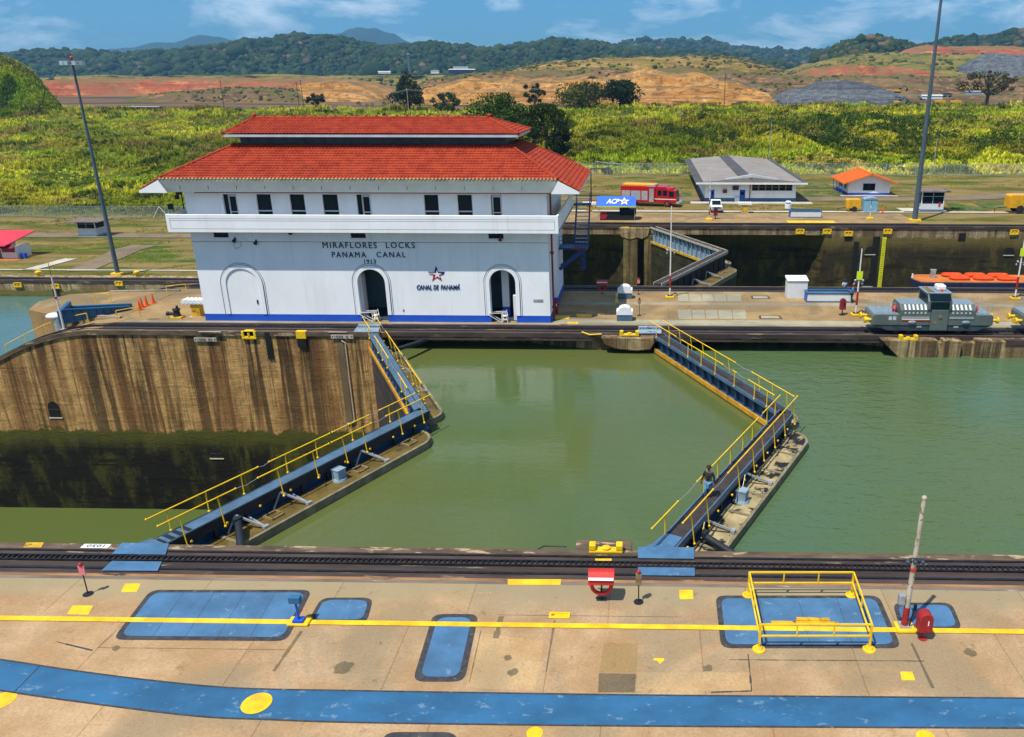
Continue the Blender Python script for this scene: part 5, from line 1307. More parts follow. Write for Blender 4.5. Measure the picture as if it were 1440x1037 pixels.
# --- left end of the island: cones, winch, cabinet, blue steel gate, flagpole, railings
def cone(px, py, label, z=.004, s=1.0):
    x, y = xy(px, py, z); t = thing('traffic_cone', label, 'traffic cone', (x, y, z), 0, 'orange traffic cones')
    MB().box(-.2*s,.2*s,-.2*s,.2*s,0,.04).build('foot', M['orange'], t); MB().cyl((0,0,.04),(0,0,.95*s),.17*s,.04*s,14).build('body', M['orange'], t, smooth=40)
cone(197, 436.5, 'orange traffic cone leftmost of four, nearest the blue steel gate'); cone(200, 432.5, 'reddish traffic cone, second from left by the blue gate'); cone(206.5, 430, 'orange traffic cone, third from left by the blue gate'); cone(216, 427, 'orange traffic cone, rightmost and farthest of the four')
x, y = xy(250, 447); t = thing('capstan', 'black capstan winch on a yellow plate near the left corner of the house', 'winch', (x, y, 0))
MB().box(-.5,.5,-.35,.35,0,.16).build('base', M['yellow'], t, bevel=.03); MB().lathe((0,0,.16),[(.36,0),(.28,.15),(.25,.45),(.34,.6),(.3,.68)],16).cyl((-.1,0,.4),(-.75,-.1,.4),.15,n=10).ball((-.75,-.1,.4),.2,8,6).cyl((.1,0,.84),(.1,0,1.1),.1,n=8).build('drum', M['black'], t, smooth=40)
def hooded_post(px, py, label, Y=None, s=1.0, z=0):
    x, y = xy(px, py, z); t = thing('fender_cabinet', label, 'cabinet', (x, y, z), 0, 'yellow posts under white corrugated hoods')
    MB().box(-.62*s,.55*s,-.4*s,.4*s,0,.05).build('base', M['path'], t); MB().box(-.4*s,.4*s,-.32*s,.32*s,.05,1.25*s).build('post', M['old_yellow'] if s < 1.01 else M['yellow'], t, bevel=.02)
    b = MB()
    for k in range(6): b.cyl(((-.9+k*.36)*s,-.48*s,1.45*s),((-.9+k*.36)*s,.48*s,1.45*s),.19*s,n=10)
    b.box(-1.05*s,1.05*s,-.46*s,.46*s,1.22*s,1.5*s).build('hood', M['white'], t, smooth=40)
    return t
hooded_post(279, 445, 'yellow cabinet with white ribbed hood against the left side of the house')
tk = thing('steel_gate', 'long blue steel swing gate lying along the descending left end of the island', 'gate', (*xy(140,448), 0))
A0, A1 = G(92,455), G(184,436); B0, B1 = G(102,442), G(186,432.5)
M['gate_steel'] = paint('gate_steel_blue', (.018,.105,.22), .45, .15, 1.0, (.05,.07,.09), .66, 1.5)
for a, c, h0, h1 in ((A0,A1,1.25,.30),(B0,B1,.75,.30)):
    a = Vector((a.x,a.y,-.05)); c = Vector((c.x,c.y,.02)); b = MB(); w_ = Vector((0,.06,0))
    b.add([a-w_,c-w_,c-w_+Vector((0,0,h1)),a-w_+Vector((0,0,h0)),a+w_,c+w_,c+w_+Vector((0,0,h1)),a+w_+Vector((0,0,h0))], [(0,1,2,3),(7,6,5,4),(3,2,6,7),(0,4,5,1),(0,3,7,4),(1,5,6,2)])
    b.bar(a+Vector((0,0,h0)), c+Vector((0,0,h1)), .34, .12)
    for k in range(9):
        f = (k+.5)/9; p = a+(c-a)*f-Vector((0,.12,0)); b.bar(p, p+Vector((0,0,h0+(h1-h0)*f)), .1)
    b.build('girder', M['gate_steel'], tk, True)
b = MB()
for k in range(8):
    f = (k+.4)/8; a = Vector((A0.x,A0.y,.35))*(1-f)+Vector((A1.x,A1.y,.2))*f; c = Vector((B0.x,B0.y,.35))*(1-f)+Vector((B1.x,B1.y,.2))*f; b.bar(a, c, .12)
b.build('cross_member', M['gate_steel'], tk, True)
b = MB().bar((A0.x-.2,A0.y-.2,.5),(B0.x-.2,B0.y+.2,.5),.3,1.25); b.build('end_frame', M['gate_steel'], tk, True)
g = G(83,451); t = thing('bollard', 'grey bollard with white domed cap beside the end of the blue gate', 'bollard', (g.x, g.y, -1.2)); MB().cyl((0,0,0),(0,0,1.5),.42,n=16).build('post', M['steel'], t, smooth=40); MB().ball((-.3,0,1.6),.75,16,8,(1,.7,.4)).build('cap', M['white'], t, smooth=60)
g = G(57, 469); z = isl_z(g.x); t = thing('flagpole', 'slim pale flagpole with whip antenna on the sloping left end of the island', 'pole', (g.x, 66.2, z))
MB().lathe((0,0,0),[(.3,0),(.3,.08),(.1,.12)],12).build('base', M['steel'], t); MB().cyl((0,0,.1),(-.0,0,4.75),.1,.06,10).build('shaft', M['white_metal'], t, smooth=40); MB().cyl((0,0,4.75),(0,0,5.9),.02,n=6).build('antenna', M['black'], t); MB().ball((-.05,-.05,2.9),.12,8,6).build('lamp', M['hydrant_red'], t, smooth=50)
def handrail(pts, label, posts=True):
    t = thing('handrail', label, 'handrail', pts[0], 0, 'yellow handrails on the island slope'); b = MB()
    L0 = Vector(pts[0]); q = [Vector(p)-L0 for p in pts]
    b.tube([p+Vector((0,0,.95)) for p in q], .035, 6)
    b.build('rail', M['rail_yellow'], t, smooth=50)
    for p in q: MB().cyl(p, p+Vector((0,0,.95)), .035, n=6).build('post', M['rail_yellow'], t, smooth=50)
def isl_line(x0, x1, y0, y1, n): return [(x0+(x1-x0)*k/n, y0+(y1-y0)*k/n, isl_z(x0+(x1-x0)*k/n)) for k in range(n+1)]
handrail(isl_line(-56.5,-48.5,66.95,66.95,4), 'yellow handrail on the island slope beside the flagpole'); handrail([( *xy(166,452),0),(*xy(198,446),0)], 'short yellow handrail in front of the traffic cones'); handrail([(*xy(136,428),0),(*xy(157,426),0)], 'short yellow handrail behind the blue steel gate'); handrail([(*xy(236,416),0),(*xy(263,413),0)], 'yellow handrail at the far left corner behind the house')
g = G(216, 449); struct('stain', MB().add([(g.x+.55*cos(2*pi*k/20), g.y+.32*sin(2*pi*k/20), .008) for k in range(20)], [tuple(range(20))]), M['patch_dark'])
# --- boat in the far chamber
bx0 = G(1283, 392, -5.0); L_ = 19.0
t = thing('pontoon_boat', 'long low boat with orange deck carrying orange life rafts in the far chamber', 'boat', (bx0.x, bx0.y-2.0, -5.0))
MB().prism([(0,1.6),(.6,.2),(1.5,0),(L_,0),(L_,4.4),(1.5,4.4),(.6,4.0),(0,2.8)], -1.1, -.06).build('hull', M['hull_blue'], t, bevel=.08)
MB().prism([(0.05,1.6),(.6,.22),(1.5,.03),(L_,.03),(L_,4.37),(1.5,4.37),(.6,3.98),(.05,2.8)], -.055, .03).build('deck', M['deck_orange'], t)
MB().cyl((.05,2.2,.03),(.05,2.2,.6),.12,n=8).build('bow_post', M['white'], t)
MB().box(2.5,3.1,2.2,2.8,.03,1.0).box(2.4,3.2,2.3,2.7,1.0,1.15).build('windlass', M['steel'], t, bevel=.05)
MB().box(15.4,19,.8,3.6,.03,2.2).build('wheelhouse', M['hull_blue'], t, bevel=.05); MB().box(15.2,19,.6,3.8,2.2,2.35).build('wheelhouse_roof', M['deck_orange'], t)
n_ = 0
for (rx, ry) in ((5.6,3.3),(8.7,3.3),(11.7,3.2),(6.0,1.5),(9.1,1.5),(12.2,1.3)):
    r = MB()
    if n_ in (0,1,2,3,4,5):
        for k in range(24):
            a0, a1 = 2*pi*k/24, 2*pi*(k+1)/24; f = lambda a: (1.15*np.sign(cos(a))*abs(cos(a))**.45, .48*np.sign(sin(a))*abs(sin(a))**.45, .22)
            r.cyl(f(a0), f(a1), .2, n=8)
    o = r.build('life_raft', M['raft_orange'], smooth=60); o.location = (bx0.x+rx, bx0.y-2.0+ry, -4.97)
    tag(o, ('orange life raft lying on the boat deck, back row left','orange life raft lying on the boat deck, back row middle','orange life raft lying on the boat deck, back row right','orange life raft on the boat deck, front row left','orange life raft on the boat deck, front row middle','orange life raft on the boat deck, front row right')[n_], 'life raft', 'orange life rafts on the boat'); n_ += 1

# ================================================================ THE FAR BANK
def fz(x, y): return float(hz(x, y))
def far_xy(px, py, z=.0):
    for _ in range(6):
        g = G(px, py, z); z = fz(g.x, max(g.y, 117))
    return Vector((g.x, g.y, z))
# --- grey workshop
c0 = G(991, 285); c1 = G(1118, 285); yf = (c0.y+c1.y)/2; xa, xc = c0.x, c1.x
ZE = P(1050, 257, yf-1.3).z
bl_ = G(962, 224, ZE); yb = bl_.y
t = thing('workshop', 'low white and blue workshop with wide grey shallow gabled roof', 'building', ((xa+xc)/2, yf, 0))
wl_ = lambda b, n, m, **k: b.build(n, M[m], t, True, **k)
b = MB(); wx = [P(p, 270, yf).x for p in (1057, 1114)]; wz0, wz1 = P(1080, 268.5, yf).z, P(1080, 258.5, yf).z
dr_ = [(P(999.5,275,yf).x, P(1004.5,275,yf).x), (P(1040,275,yf).x, P(1048,275,yf).x)]; dz = P(1044, 267, yf).z
wall_openings(b, xa, xc, .75, ZE-.1, yf, yf+.3, [(dr_[0][0],dr_[0][1],.75,dz,False),(dr_[1][0],dr_[1][1],.75,dz,False),(wx[0],wx[1],wz0,wz1,False)])
b.box(xa,xa+.3,yf+.3,yb-1.5,.75,ZE-.1).box(xc-.3,xc,yf+.3,yb-1.5,.75,ZE-.1).box(xa+.3,xc-.3,yb-1.8,yb-1.5,.75,ZE-.1); wl_(b, 'wall', 'white_wall')
wl_(MB().box(xa-.03,xc+.03,yf-.03,yb-1.47,0,.75), 'plinth', 'blue_band')
for k, (a, c) in enumerate(dr_): wl_(MB().box(a,c,yf+.08,yf+.14,.76,dz), 'door', 'plinth'); wl_(MB().box(a+.2,c-.2,yf+.07,yf+.082,dz-.9,dz-.35), 'door_window', 'glass')
for k in range(6):
    a = wx[0]+(wx[1]-wx[0])*k/6; c = wx[0]+(wx[1]-wx[0])*(k+1)/6
    f = MB().box(a,a+.12,yf+.02,yf+.2,wz0,wz1).box(c-.08,c,yf+.02,yf+.2,wz0,wz1).box(a+.12,c-.08,yf+.06,yf+.16,(wz0+wz1)/2-.04,(wz0+wz1)/2+.04); f = wl_(f, 'window_frame', 'wood')
    g_ = wl_(MB().box(a+.12,c-.08,yf+.18,yf+.22,wz0,wz1), 'window_pane', 'glass'); g_.parent = f
xm = P(1058, 250, yf-1.3).x; zr = ZE+.85; ex0, ex1 = P(979,257,yf-1.3).x, P(1136,258,yf-1.3).x
rp = [(ex0,ZE-.22),(ex1,ZE-.22),(ex1,ZE),(xm,zr),(ex0,ZE)]
wl_(MB().extr(rp, 'y', yf-1.3, yb), 'roof', 'grey_roof')
r = MB()
def rz_(x): return zr+(ZE-zr)*(abs(x-xm)/((xm-ex0) if x < xm else (ex1-xm)))
for u0, u1 in ((ex0,ex0+1.2),(ex1-1.0,ex1),(ex0+(xm-ex0)*.78,ex0+(xm-ex0)*1.0)):
    r.add([(u0,yf-1.3,rz_(u0)+.012),(u1,yf-1.3,rz_(u1)+.012),(u1,yb,rz_(u1)+.012),(u0,yb,rz_(u0)+.012)], [(0,1,2,3)])
wl_(r, 'roof_strip', 'dark_roof')
wl_(MB().box(ex0-.02,ex1+.02,yf-1.36,yf-1.302,ZE-.32,ZE-.02), 'fascia', 'white')
v_ = P(1020,251,yf-1.0).x, P(1095,251,yf-1.0).x
wl_(MB().extr([(v_[0],rz_(v_[0])+.02),(v_[1],rz_(v_[1])+.02),(v_[1],rz_(v_[1])+.12),(xm,zr+.5),(v_[0],rz_(v_[0])+.12)], 'y', yf-1.28, yf-.6), 'ridge_vent', 'frame_grey')
for p, w_, h0, h1, m in ((1034,.5,2.1,2.8,'frame_dark'),(1019,.35,1.6,2.2,'pipe_red'),(1036.5,.4,.0,.9,'booth_white')):
    x_ = P(p,275,yf).x; wl_(MB().box(x_-w_,x_+w_,yf-.25,yf-.032,h0,h1), 'air_conditioner' if m == 'frame_dark' else 'wall_box', m)
x_ = P(1054.5,270,yf).x; wl_(MB().cyl((x_,yf-.12,0),(x_,yf-.12,ZE-.3),.07,n=8), 'standpipe', 'pipe_red')
struct('pavement', MB().box(xa-2.5,xc+2.6,yf-2.2,yf-.1,.02,.16), M['path'])
# --- orange roofed cottage
c0, c1 = G(1192,275.5), G(1250,275.5); yf = c0.y; zt_ = P(1192,255,yf).z; ap = P(1226,245,yf); bk = G(1177, 268).y; dep = 9.0
t = thing('cottage', 'small white cottage with bright orange gabled roof and blue base', 'building', ((c0.x+c1.x)/2, yf, 0))
xm = (c0.x+c1.x)/2
b = MB().extr([(c0.x,.5),(c1.x,.5),(c1.x,zt_),(xm,ap.z-.05),(c0.x,zt_)], 'y', yf, yf+.25); b.box(c0.x,c0.x+.25,yf+.25,yf+dep,.5,zt_).box(c1.x-.25,c1.x,yf+.25,yf+dep,.5,zt_).extr([(c0.x+.25,.5),(c1.x-.25,.5),(c1.x-.25,zt_),(xm,ap.z-.05),(c0.x+.25,zt_)], 'y', yf+dep-.25, yf+dep)
wl_(b, 'wall', 'white_wall'); wl_(MB().box(c0.x-.03,c1.x+.03,yf-.03,yf+dep+.03,0,.5), 'plinth', 'plinth')
w0, w1 = P(1214.5,262,yf).x, P(1230,262,yf).x; z0, z1 = P(1222,267.5,yf).z, P(1222,259,yf).z
f = wl_(MB().box(w0-.08,w1+.08,yf-.06,yf-.003,z0-.08,z1+.08), 'window', 'glass'); f2 = wl_(MB().box((w0+w1)/2-.05,(w0+w1)/2+.05,yf-.09,yf-.061,z0,z1), 'window_frame', 'frame_dark'); f2.parent = f
for k in range(2): wl_(MB().box(c0.x-.06,c0.x-.003,yf+1.5+k*3.5,yf+3.0+k*3.5,z0,z1), 'window', 'glass')
ov = 1.15; sl_ = (ap.z-zt_)/((c1.x-c0.x)/2)
for s in (-1, 1):
    e = (c1.x if s > 0 else c0.x)+s*ov; ze_ = zt_-ov*sl_+.12
    rb = MB(); zr_ = ap.z+.12
    rb.add([(xm,yf-1.1,zr_),(e,yf-1.1,ze_),(e,yf+dep+.8,ze_),(xm,yf+dep+.8,zr_),(xm,yf-1.1,zr_-.18),(e,yf-1.1,ze_-.18),(e,yf+dep+.8,ze_-.18),(xm,yf+dep+.8,zr_-.18)], [(0,1,2,3),(4,7,6,5),(0,4,5,1),(1,5,6,2),(2,6,7,3)])
    for k in range(22):
        yy = yf-1.0+k*(dep+1.7)/22; rb.bar((xm,yy,zr_+.02),(e,yy,ze_+.02),.12,.08)
    wl_(rb, 'roof', 'orange_tile')
wl_(MB().cyl((xm,yf-1.15,ap.z+.16),(xm,yf+dep+.8,ap.z+.16),.16,n=8), 'ridge', 'orange_tile')
for k in range(4): wl_(MB().box(c0.x-1.0,c0.x-.9,yf+.6+k*2.4,yf+.7+k*2.4,0,zt_-.3), 'porch_post', 'plinth')
struct('pavement', MB().box(c0.x-1.4,c1.x+1.4,yf-1.0,yf-.05,.02,.14), M['path'])
# --- small booths
def booth(x, y, z, w, d, h, rm, label, sill=.95, rw=.7, door=False, wallm='booth_white', base='blue_band', ov=1.0):
    t = thing('guard_booth', label, 'booth', (x, y, z))
    B = lambda b, n, m: b.build(n, M[m], t)
    B(MB().box(-w/2-.03,w/2+.03,-.03,d+.03,0,.35), 'plinth', base)
    B(MB().box(-w/2,w/2,0,.1,.35,sill).box(-w/2,-w/2+.1,.1,d,.35,sill).box(w/2-.1,w/2,.1,d,.35,sill).box(-w/2+.1,w/2-.1,d-.1,d,.35,h), 'wall', wallm)
    for xx in (-w/2, w/2-.14):
        for yy in (0, d-.14): B(MB().box(xx,xx+.14,yy,yy+.14,sill,h), 'corner_post', 'white')
    B(MB().box(-w/2+.14,w/2-.14,.03,.06,sill,h-.1), 'window', 'glass'); B(MB().box(w/2-.08,w/2-.05,.14,d-.14,sill,h-.1).box(-w/2+.05,-w/2+.08,.14,d-.14,sill,h-.1), 'side_window', 'glass')
    B(MB().box(-.04,.04,-.0,.03,sill,h-.1).box(-w/2+.14,w/2-.14,0,.029,(sill+h)/2+.2,(sill+h)/2+.26), 'window_frame', 'frame_grey')
    B(MB().box(-w/2-ov,w/2+ov,-ov*.7,d+ov*.7,h,h+.16), 'roof', rm)
    return t
g = far_xy(1310, 298); t = booth(g.x, g.y, g.z, 3.6, 3.2, 3.1, 'brown_roof', 'white guard booth with blue base and flat brown roof beside the right mast', 1.25, ov=.75)
MB().box(.95,1.25,-.05,-.032,.8,1.5).build('notice', M['red'], t); struct('pavement', MB().box(g.x-4.6,g.x+2.6,g.y-1.0,g.y+3.4,.02,.10), M['path'])
g = far_xy(124, 333); booth(g.x, g.y, g.z, 3.6, 3.0, 2.9, 'brown_roof', 'small pale blue and white booth with flat brown roof by the left fence', 1.6, ov=1.5, base='pale_blue')
g = far_xy(9, 364.5); t = thing('kiosk', 'white kiosk with bright red tin roof cut by the left edge', 'kiosk', (g.x, g.y, g.z))
MB().box(-4.2,-1.6,0,3.4,0,2.4).box(-.6,2.0,0,3.4,0,1.15).box(-.6,-.45,0,3.4,1.15,2.4).box(1.85,2.0,0,3.4,1.15,2.2).build('wall', M['booth_white'], t)
MB().extr([(-4.6,2.5),(1.2,2.5),(1.2,2.62),(-4.6,2.62)], 'y', -1.0, .5).build('eave', M['pink_roof'], t)
MB().add([(-5,-1.3,2.5),(1.3,-1.3,2.5),(2.3,5.2,4.0),(-5,5.2,4.0),(-5,-1.3,2.38),(1.3,-1.3,2.38),(2.3,5.2,3.88),(-5,5.2,3.88)], [(0,1,2,3),(4,7,6,5),(0,4,5,1),(1,5,6,2)]).build('roof', M['pink_roof'], t)
MB().add([(-.5,-.9,2.0),(2.2,-.9,2.0),(2.0,.0,2.45),(-.4,.0,2.45)], [(0,1,2,3)]).build('window_awning', M['pipe_red'], t); MB().box(-.5,1.85,.05,.1,1.15,2.0).box(-4.0,-1.9,-.03,-.0,1.4,2.1).build('window', M['pipe_red'], t)
MB().box(-5,2.6,-1.2,4,-.05,.06).build('floor_slab', M['orange_tile'], t); MB().box(-1.5,-.75,1.2,1.3,0,2.3).build('post', M['wood'], t); MB().box(2.3,3.0,.4,1.0,0,.9).build('bin', M['plinth'], t)
# --- fire engine
c0 = far_xy(880, 289.5); c1 = far_xy(946, 291.5); d = c1-c0; Lf = d.length
t = thing('fire_engine', 'red fire engine with yellow hose bed top parked behind the blue awning stand', 'fire engine', (c0.x, c0.y, .08), atan2(d.y, d.x)-radians(3))
B = lambda b, n, m, **k: b.build(n, M[m], t, **k)
Lf = 9.3; wv = 2.6
B(MB().box(-.9,5.0,0,wv,.55,3.15), 'body', 'fire_red', bevel=.06); B(MB().box(-.6,4.9,.2,wv-.2,3.15,3.5), 'hose_bed', 'vehicle_yellow', bevel=.08)
B(MB().box(3.6,5.0,.15,wv-.15,3.16,3.42), 'pump_top', 'steel')
B(MB().extr([(5.05,.55),(8.55,.55),(8.6,1.6),(8.35,2.55),(8.0,2.75),(7.2,2.8),(6.8,3.2),(5.05,3.2)], 'y', -.02, wv+.02), 'cab', 'fire_red', bevel=.07)
for a, c in ((-.7,.75),(.9,2.5),(2.7,3.7)): B(MB().box(a,c,-.03,0,.95,2.45), 'shutter', 'steel')
B(MB().box(4.0,4.75,-.04,0,.7,2.85), 'pump_panel', 'chrome'); 
for a, c, z0, z1 in ((5.4,6.1,1.75,2.65),(6.3,7.0,1.75,2.65),(7.3,8.15,1.6,2.5)): B(MB().box(a,c,-.035,-.021,z0,z1), 'side_window', 'glass')
B(MB().extr([(8.6,1.7),(8.63,1.7),(8.38,2.52),(8.35,2.52)], 'y', .15, wv-.15), 'windscreen', 'glass')
B(MB().box(4.95,8.5,-.036,-.022,1.15,1.27), 'stripe', 'white'); B(MB().box(8.5,9.1,-.05,wv+.05,.5,.85), 'bumper', 'chrome', bevel=.05); B(MB().box(7.2,7.9,.5,wv-.5,2.8,3.0), 'light_bar', 'red', bevel=.04)
for x_ in (7.0, 1.2):
    for y_ in (-.03, wv-.32): B(MB().cyl((x_,y_,.52),(x_,y_+.35,.52),.52,n=20), 'wheel', 'rubber', smooth=40); B(MB().cyl((x_,y_-.02,.52),(x_,y_,.52),.26,n=14), 'hub', 'red')
# --- awning stand on the far track
c0 = far_xy(841, 311); c1 = far_xy(893, 311); yy = c0.y+.4; w_ = c1.x-c0.x
t = thing('awning_stand', 'blue awning with white lettering and star over a low black platform on the far bank', 'stand', ((c0.x+c1.x)/2, yy, .09))
B = lambda b, n, m, **k: b.build(n, M[m], t, **k)
zt1 = P(866, 276, yy+.9).z-.1; zb1 = P(866, 291, yy-.6).z-.1
B(MB().box(-w_/2+.3,w_/2,-.3,2.6,0,.75).box(1.0,2.9,.4,2.2,.75,1.5), 'platform', 'black', bevel=.03); B(MB().box(.4,1.9,1.2,2.4,.75,zb1-.1), 'cabinet', 'loco_dark')
for x_ in (-w_/2+.05, w_/2-.05):
    for y_ in (-.5, 2.4): B(MB().cyl((x_,y_,0),(x_,y_,zb1),.035,n=6), 'post', 'steel')
B(MB().cyl((-w_/2+.8,-.36,.7),(-w_/2+.8,-.1,.7),.55,n=18), 'hose_reel', 'hydrant_red', smooth=40); B(MB().box(-w_/2+.2,w_/2-.4,1.5,2.2,.78,.95), 'bench', 'wood')
zm = zt1
cn = MB().add([(-w_/2-.15,-.7,zb1),(w_/2+.15,-.7,zb1),(w_/2+.05,.9,zm),(-w_/2-.05,.9,zm),(-w_/2-.15,2.6,zb1),(w_/2+.15,2.6,zb1)], [(0,1,2,3),(3,2,5,4),(0,3,4),(1,5,2)]); B(cn, 'canopy', 'blue_tarp')
sl2 = atan2(zm-zb1, 1.6)
mid = Vector((t.location.x, yy+.06, .09+(zb1+zm)/2+.02)); n2 = Vector((0,-sin(sl2),cos(sl2)))
text_mesh('lettering', 'ACP', tuple(mid+n2*.02+Vector((-.55,0,0))), 2.0, .95, M['white'], t, .03, shear=.35, bold=.03, rx=sl2)
sx = MB(); c_ = mid+n2*.04+Vector((1.15,0,.0)); u2 = Vector((0,cos(sl2),sin(sl2)))
for R_, mm, nm, off in ((.82,'white','star',0.0),(.40,'pink','star_centre',.02)):
    o_ = [c_+n2*off+Vector((R_*(1 if k % 2 == 0 else .42)*sin(pi*k/5),0,0))+u2*(R_*(1 if k % 2 == 0 else .42)*cos(pi*k/5)) for k in range(10)]
    MB().add(o_, [tuple(range(10))[::-1]]).build(nm, M[mm], t, True)
e0 = Vector((0,-.7,zb1)); B(MB().bar((-w_/2-.1,-.74,zb1+.02),(w_/2+.1,-.74,zb1+.02),.05,.16), 'valance', 'lime')
# --- white pickup, trailers, tank, trough, cones, cabinets
g = far_xy(1008, 300); t = thing('pickup_truck', 'white pickup truck parked in front of the workshop, facing away from the fence', 'pickup', (g.x, g.y, .09))
B = lambda b, n, m, **k: b.build(n, M[m], t, **k)
B(MB().extr([(0,.45),(5.0,.45),(5.0,1.05),(0,.98)], 'x', -.9, .9), 'body', 'white', bevel=.08); B(MB().extr([(1.2,1.0),(1.9,1.62),(3.1,1.66),(3.5,1.04)], 'x', -.78, .78), 'cab', 'white', bevel=.06); B(MB().extr([(1.24,1.06),(1.86,1.6),(1.84,1.62),(1.2,1.08)], 'x', -.68, .68), 'windscreen', 'glass')
B(MB().box(-.6,.6,-.03,.0,.62,.85), 'grille', 'black'); B(MB().box(-.92,.92,-.1,.05,.35,.6), 'bumper', 'steel')
for x_ in (-.72,.72): B(MB().box(x_-.15,x_+.15,-.04,-.0,.68,.85), 'headlight', 'chrome')
for x_ in (-.92,.70):
    for y_ in (.9,3.9): B(MB().cyl((x_,y_,.36),(x_+.22,y_,.36),.36,n=16), 'wheel', 'rubber', smooth=40)
def compressor(px, py, label, s=1.0, rz=0):
    g = far_xy(px, py); t = thing('compressor_trailer', label, 'trailer', (g.x, g.y, g.z+.08), rz, 'yellow trailers on the far bank')
    MB().extr([(-1.1*s,.55*s),(1.1*s,.55*s),(1.1*s,1.8*s),(.95*s,1.95*s),(-.95*s,1.95*s),(-1.1*s,1.8*s)], 'y', 0, 1.4*s).build('case', M['vehicle_yellow'], t, bevel=.05)
    for y_ in (-.12,1.32): MB().cyl((.1*s,y_*s,.42*s),(.1*s,(y_+.2)*s,.42*s),.42*s,n=16).cyl((.1*s,(y_-.03)*s,.42*s),(.1*s,y_*s,.42*s),.2*s,n=10).build('wheel', M['rubber'], t, smooth=40)
    MB().bar((-1.1*s,.7*s,.6*s),(-2.4*s,.7*s,.45*s),.09).cyl((-2.3*s,.7*s,0),(-2.3*s,.7*s,.5*s),.05,n=6).build('drawbar', M['black'], t); MB().box(-.7*s,.7*s,-.015,-.0,.8*s,1.5*s).build('grille', M['old_yellow'], t)
compressor(1200, 299, 'small yellow compressor trailer left of the pale blue cabinet'); compressor(1432, 301, 'large yellow trailer on the grass cut by the right edge', 1.45)
g = far_xy(1224, 299.5); t = thing('toilet_cabin', 'pale blue plastic cabin with rounded roof beside the yellow trailer', 'cabin', (g.x, g.y, .08))
MB().box(-1.05,1.05,0,1.6,0,1.95).build('wall', M['pale_blue'], t, bevel=.05); MB().extr([(-1.12,1.95),(1.12,1.95),(.8,2.2),(0,2.3),(-.8,2.2)], 'y', -.08, 1.68).build('roof', M['gate_pale'], t, bevel=.03); MB().box(-.03,.03,-.015,0,.1,1.9).cyl((.1,-.03,1.1),(.1,0,1.1),.08,n=8).build('door_gap', M['black'], t)
x, y = G(1133,307).x, G(1133,307).y; trough(x, y+.7, 4.6, 1.4, .9, 'white trough with blue lid edge on the far bank in front of the workshop', .09)
mark_b = MB().box(G(1105,312).x, G(1172,312).x, G(1130,315).y, G(1130,312).y, .1, .16); struct('road_marking', mark_b, M['yellow'])
hooded_post(1047, 299, 'yellow cabinet with white ribbed hood in front of the workshop', z=.09); hooded_post(829, 299, 'yellow cabinet with white ribbed hood left of the blue awning', z=.09)
cone(1241, 299.5, 'small orange cone right of the pale blue cabin', .1)
g = far_xy(1108, 294); t = thing('vent_drum', 'white drum with dark band standing on the far bank by the workshop corner', 'drum', (g.x,g.y,.08)); MB().cyl((0,0,0),(0,0,.7),.55,n=16).build('drum', M['white'], t, smooth=40); MB().cyl((0,0,.7),(0,0,1.0),.35,n=12).build('neck', M['steel'], t, smooth=40); MB().ball((0,0,1.05),.5,12,6,(1,1,.4)).build('cap', M['white'], t, smooth=60)
g = far_xy(1006, 309); t = thing('hydrant_housing', 'faded red round-topped housing on the far bank beside the striped pole', 'hydrant box', (g.x,g.y,.09)); MB().cyl((0,0,0),(0,0,.6),.06,n=8).build('post', M['black'], t); MB().extr([(-.3,.5),(.3,.5),(.3,1.35)]+[(.3*cos(pi*k/8),1.35+.3*sin(pi*k/8)) for k in range(1,8)]+[(-.3,1.35)], 'y', -.2,.2).build('case', M['pipe_red'], t)
def bank_pole(px, py, H_, label, striped=True, base=True):
    g = far_xy(px, py); t = thing('lamp_pole', label, 'pole', (g.x,g.y,g.z+.08), 0, 'slim poles on the far bank')
    if base: MB().box(-.5,.5,-.35,.35,0,.35).build('base', M['yellow'], t, bevel=.05)
    MB().cyl((0,0,.2),(0,0,H_),.07,.05,8).build('shaft', M['white_metal'], t, smooth=40)
    if striped: MB().cyl((0,0,.8),(0,0,1.6),.09,n=8).cyl((0,0,2.4),(0,0,3.0),.085,n=8).build('red_band', M['hydrant_red'], t, smooth=40)
    MB().cbox((.1,0,H_*.7),(.45,.2,.3)).build('lamp', M['steel'], t)
bank_pole(997, 311, 6.5, 'red and white striped pole with yellow base in front of the workshop'); bank_pole(1223, 310, 2.2, 'short rusty post on a yellow block by the pale blue cabin', False)
for px, py, lab in ((55,389,'small yellow bollard on the left far bank, farther left'),(193,389,'small yellow bollard on the left far bank, right of the mast')):
    g = far_xy(px, py); t = thing('bollard', lab, 'bollard', tuple(g), 0, 'yellow bollards on the far bank'); MB().lathe((0,0,0),[(.25,0),(.25,.5),(.45,.55),(.45,.75),(.2,.9)],14).build('body', M['yellow'], t, smooth=40)
for px, py, ZT, lab in ((879,324,0,'left of the far gate'),(1125,327,0,'leftmost right of the recess'),(1163,327,0,'second right of the recess'),(1193,330,0,'third right of the recess'),(1248,327,0,'above the yellow ladder'),(1426,328,0,'far right'),(26,402,-8.6,'far left bank'),(79,404,-8.6,'left bank over a dark slot'),(168,400,-8.6,'left bank under the mast')):
    wall_chock(px, py-1, 'yellow chock on the far bank wall, '+lab, YB)
for px, m in ((1193,'black'),(1353,'black'),(79,'black')):
    c = P(px, 333 if px > 500 else 411, YB); b = MB().box(c.x-.5,c.x+.5,YB-.02,YB+.03,c.z-.6,c.z+.5)
    tag(b.build('wall_slot', M[m]), 'dark square slot in the far bank wall, '+{1193:'under the third yellow chock',1353:'far right',79:'on the left bank'}[px], 'slot')
b0, b1 = P(1244,334,YB-.1), P(1236.5,400,YB-.1)
t = thing('ladder', 'long lime yellow ladder strip hanging down the dark far chamber wall', 'ladder', (b0.x, YB-.12, b0.z))
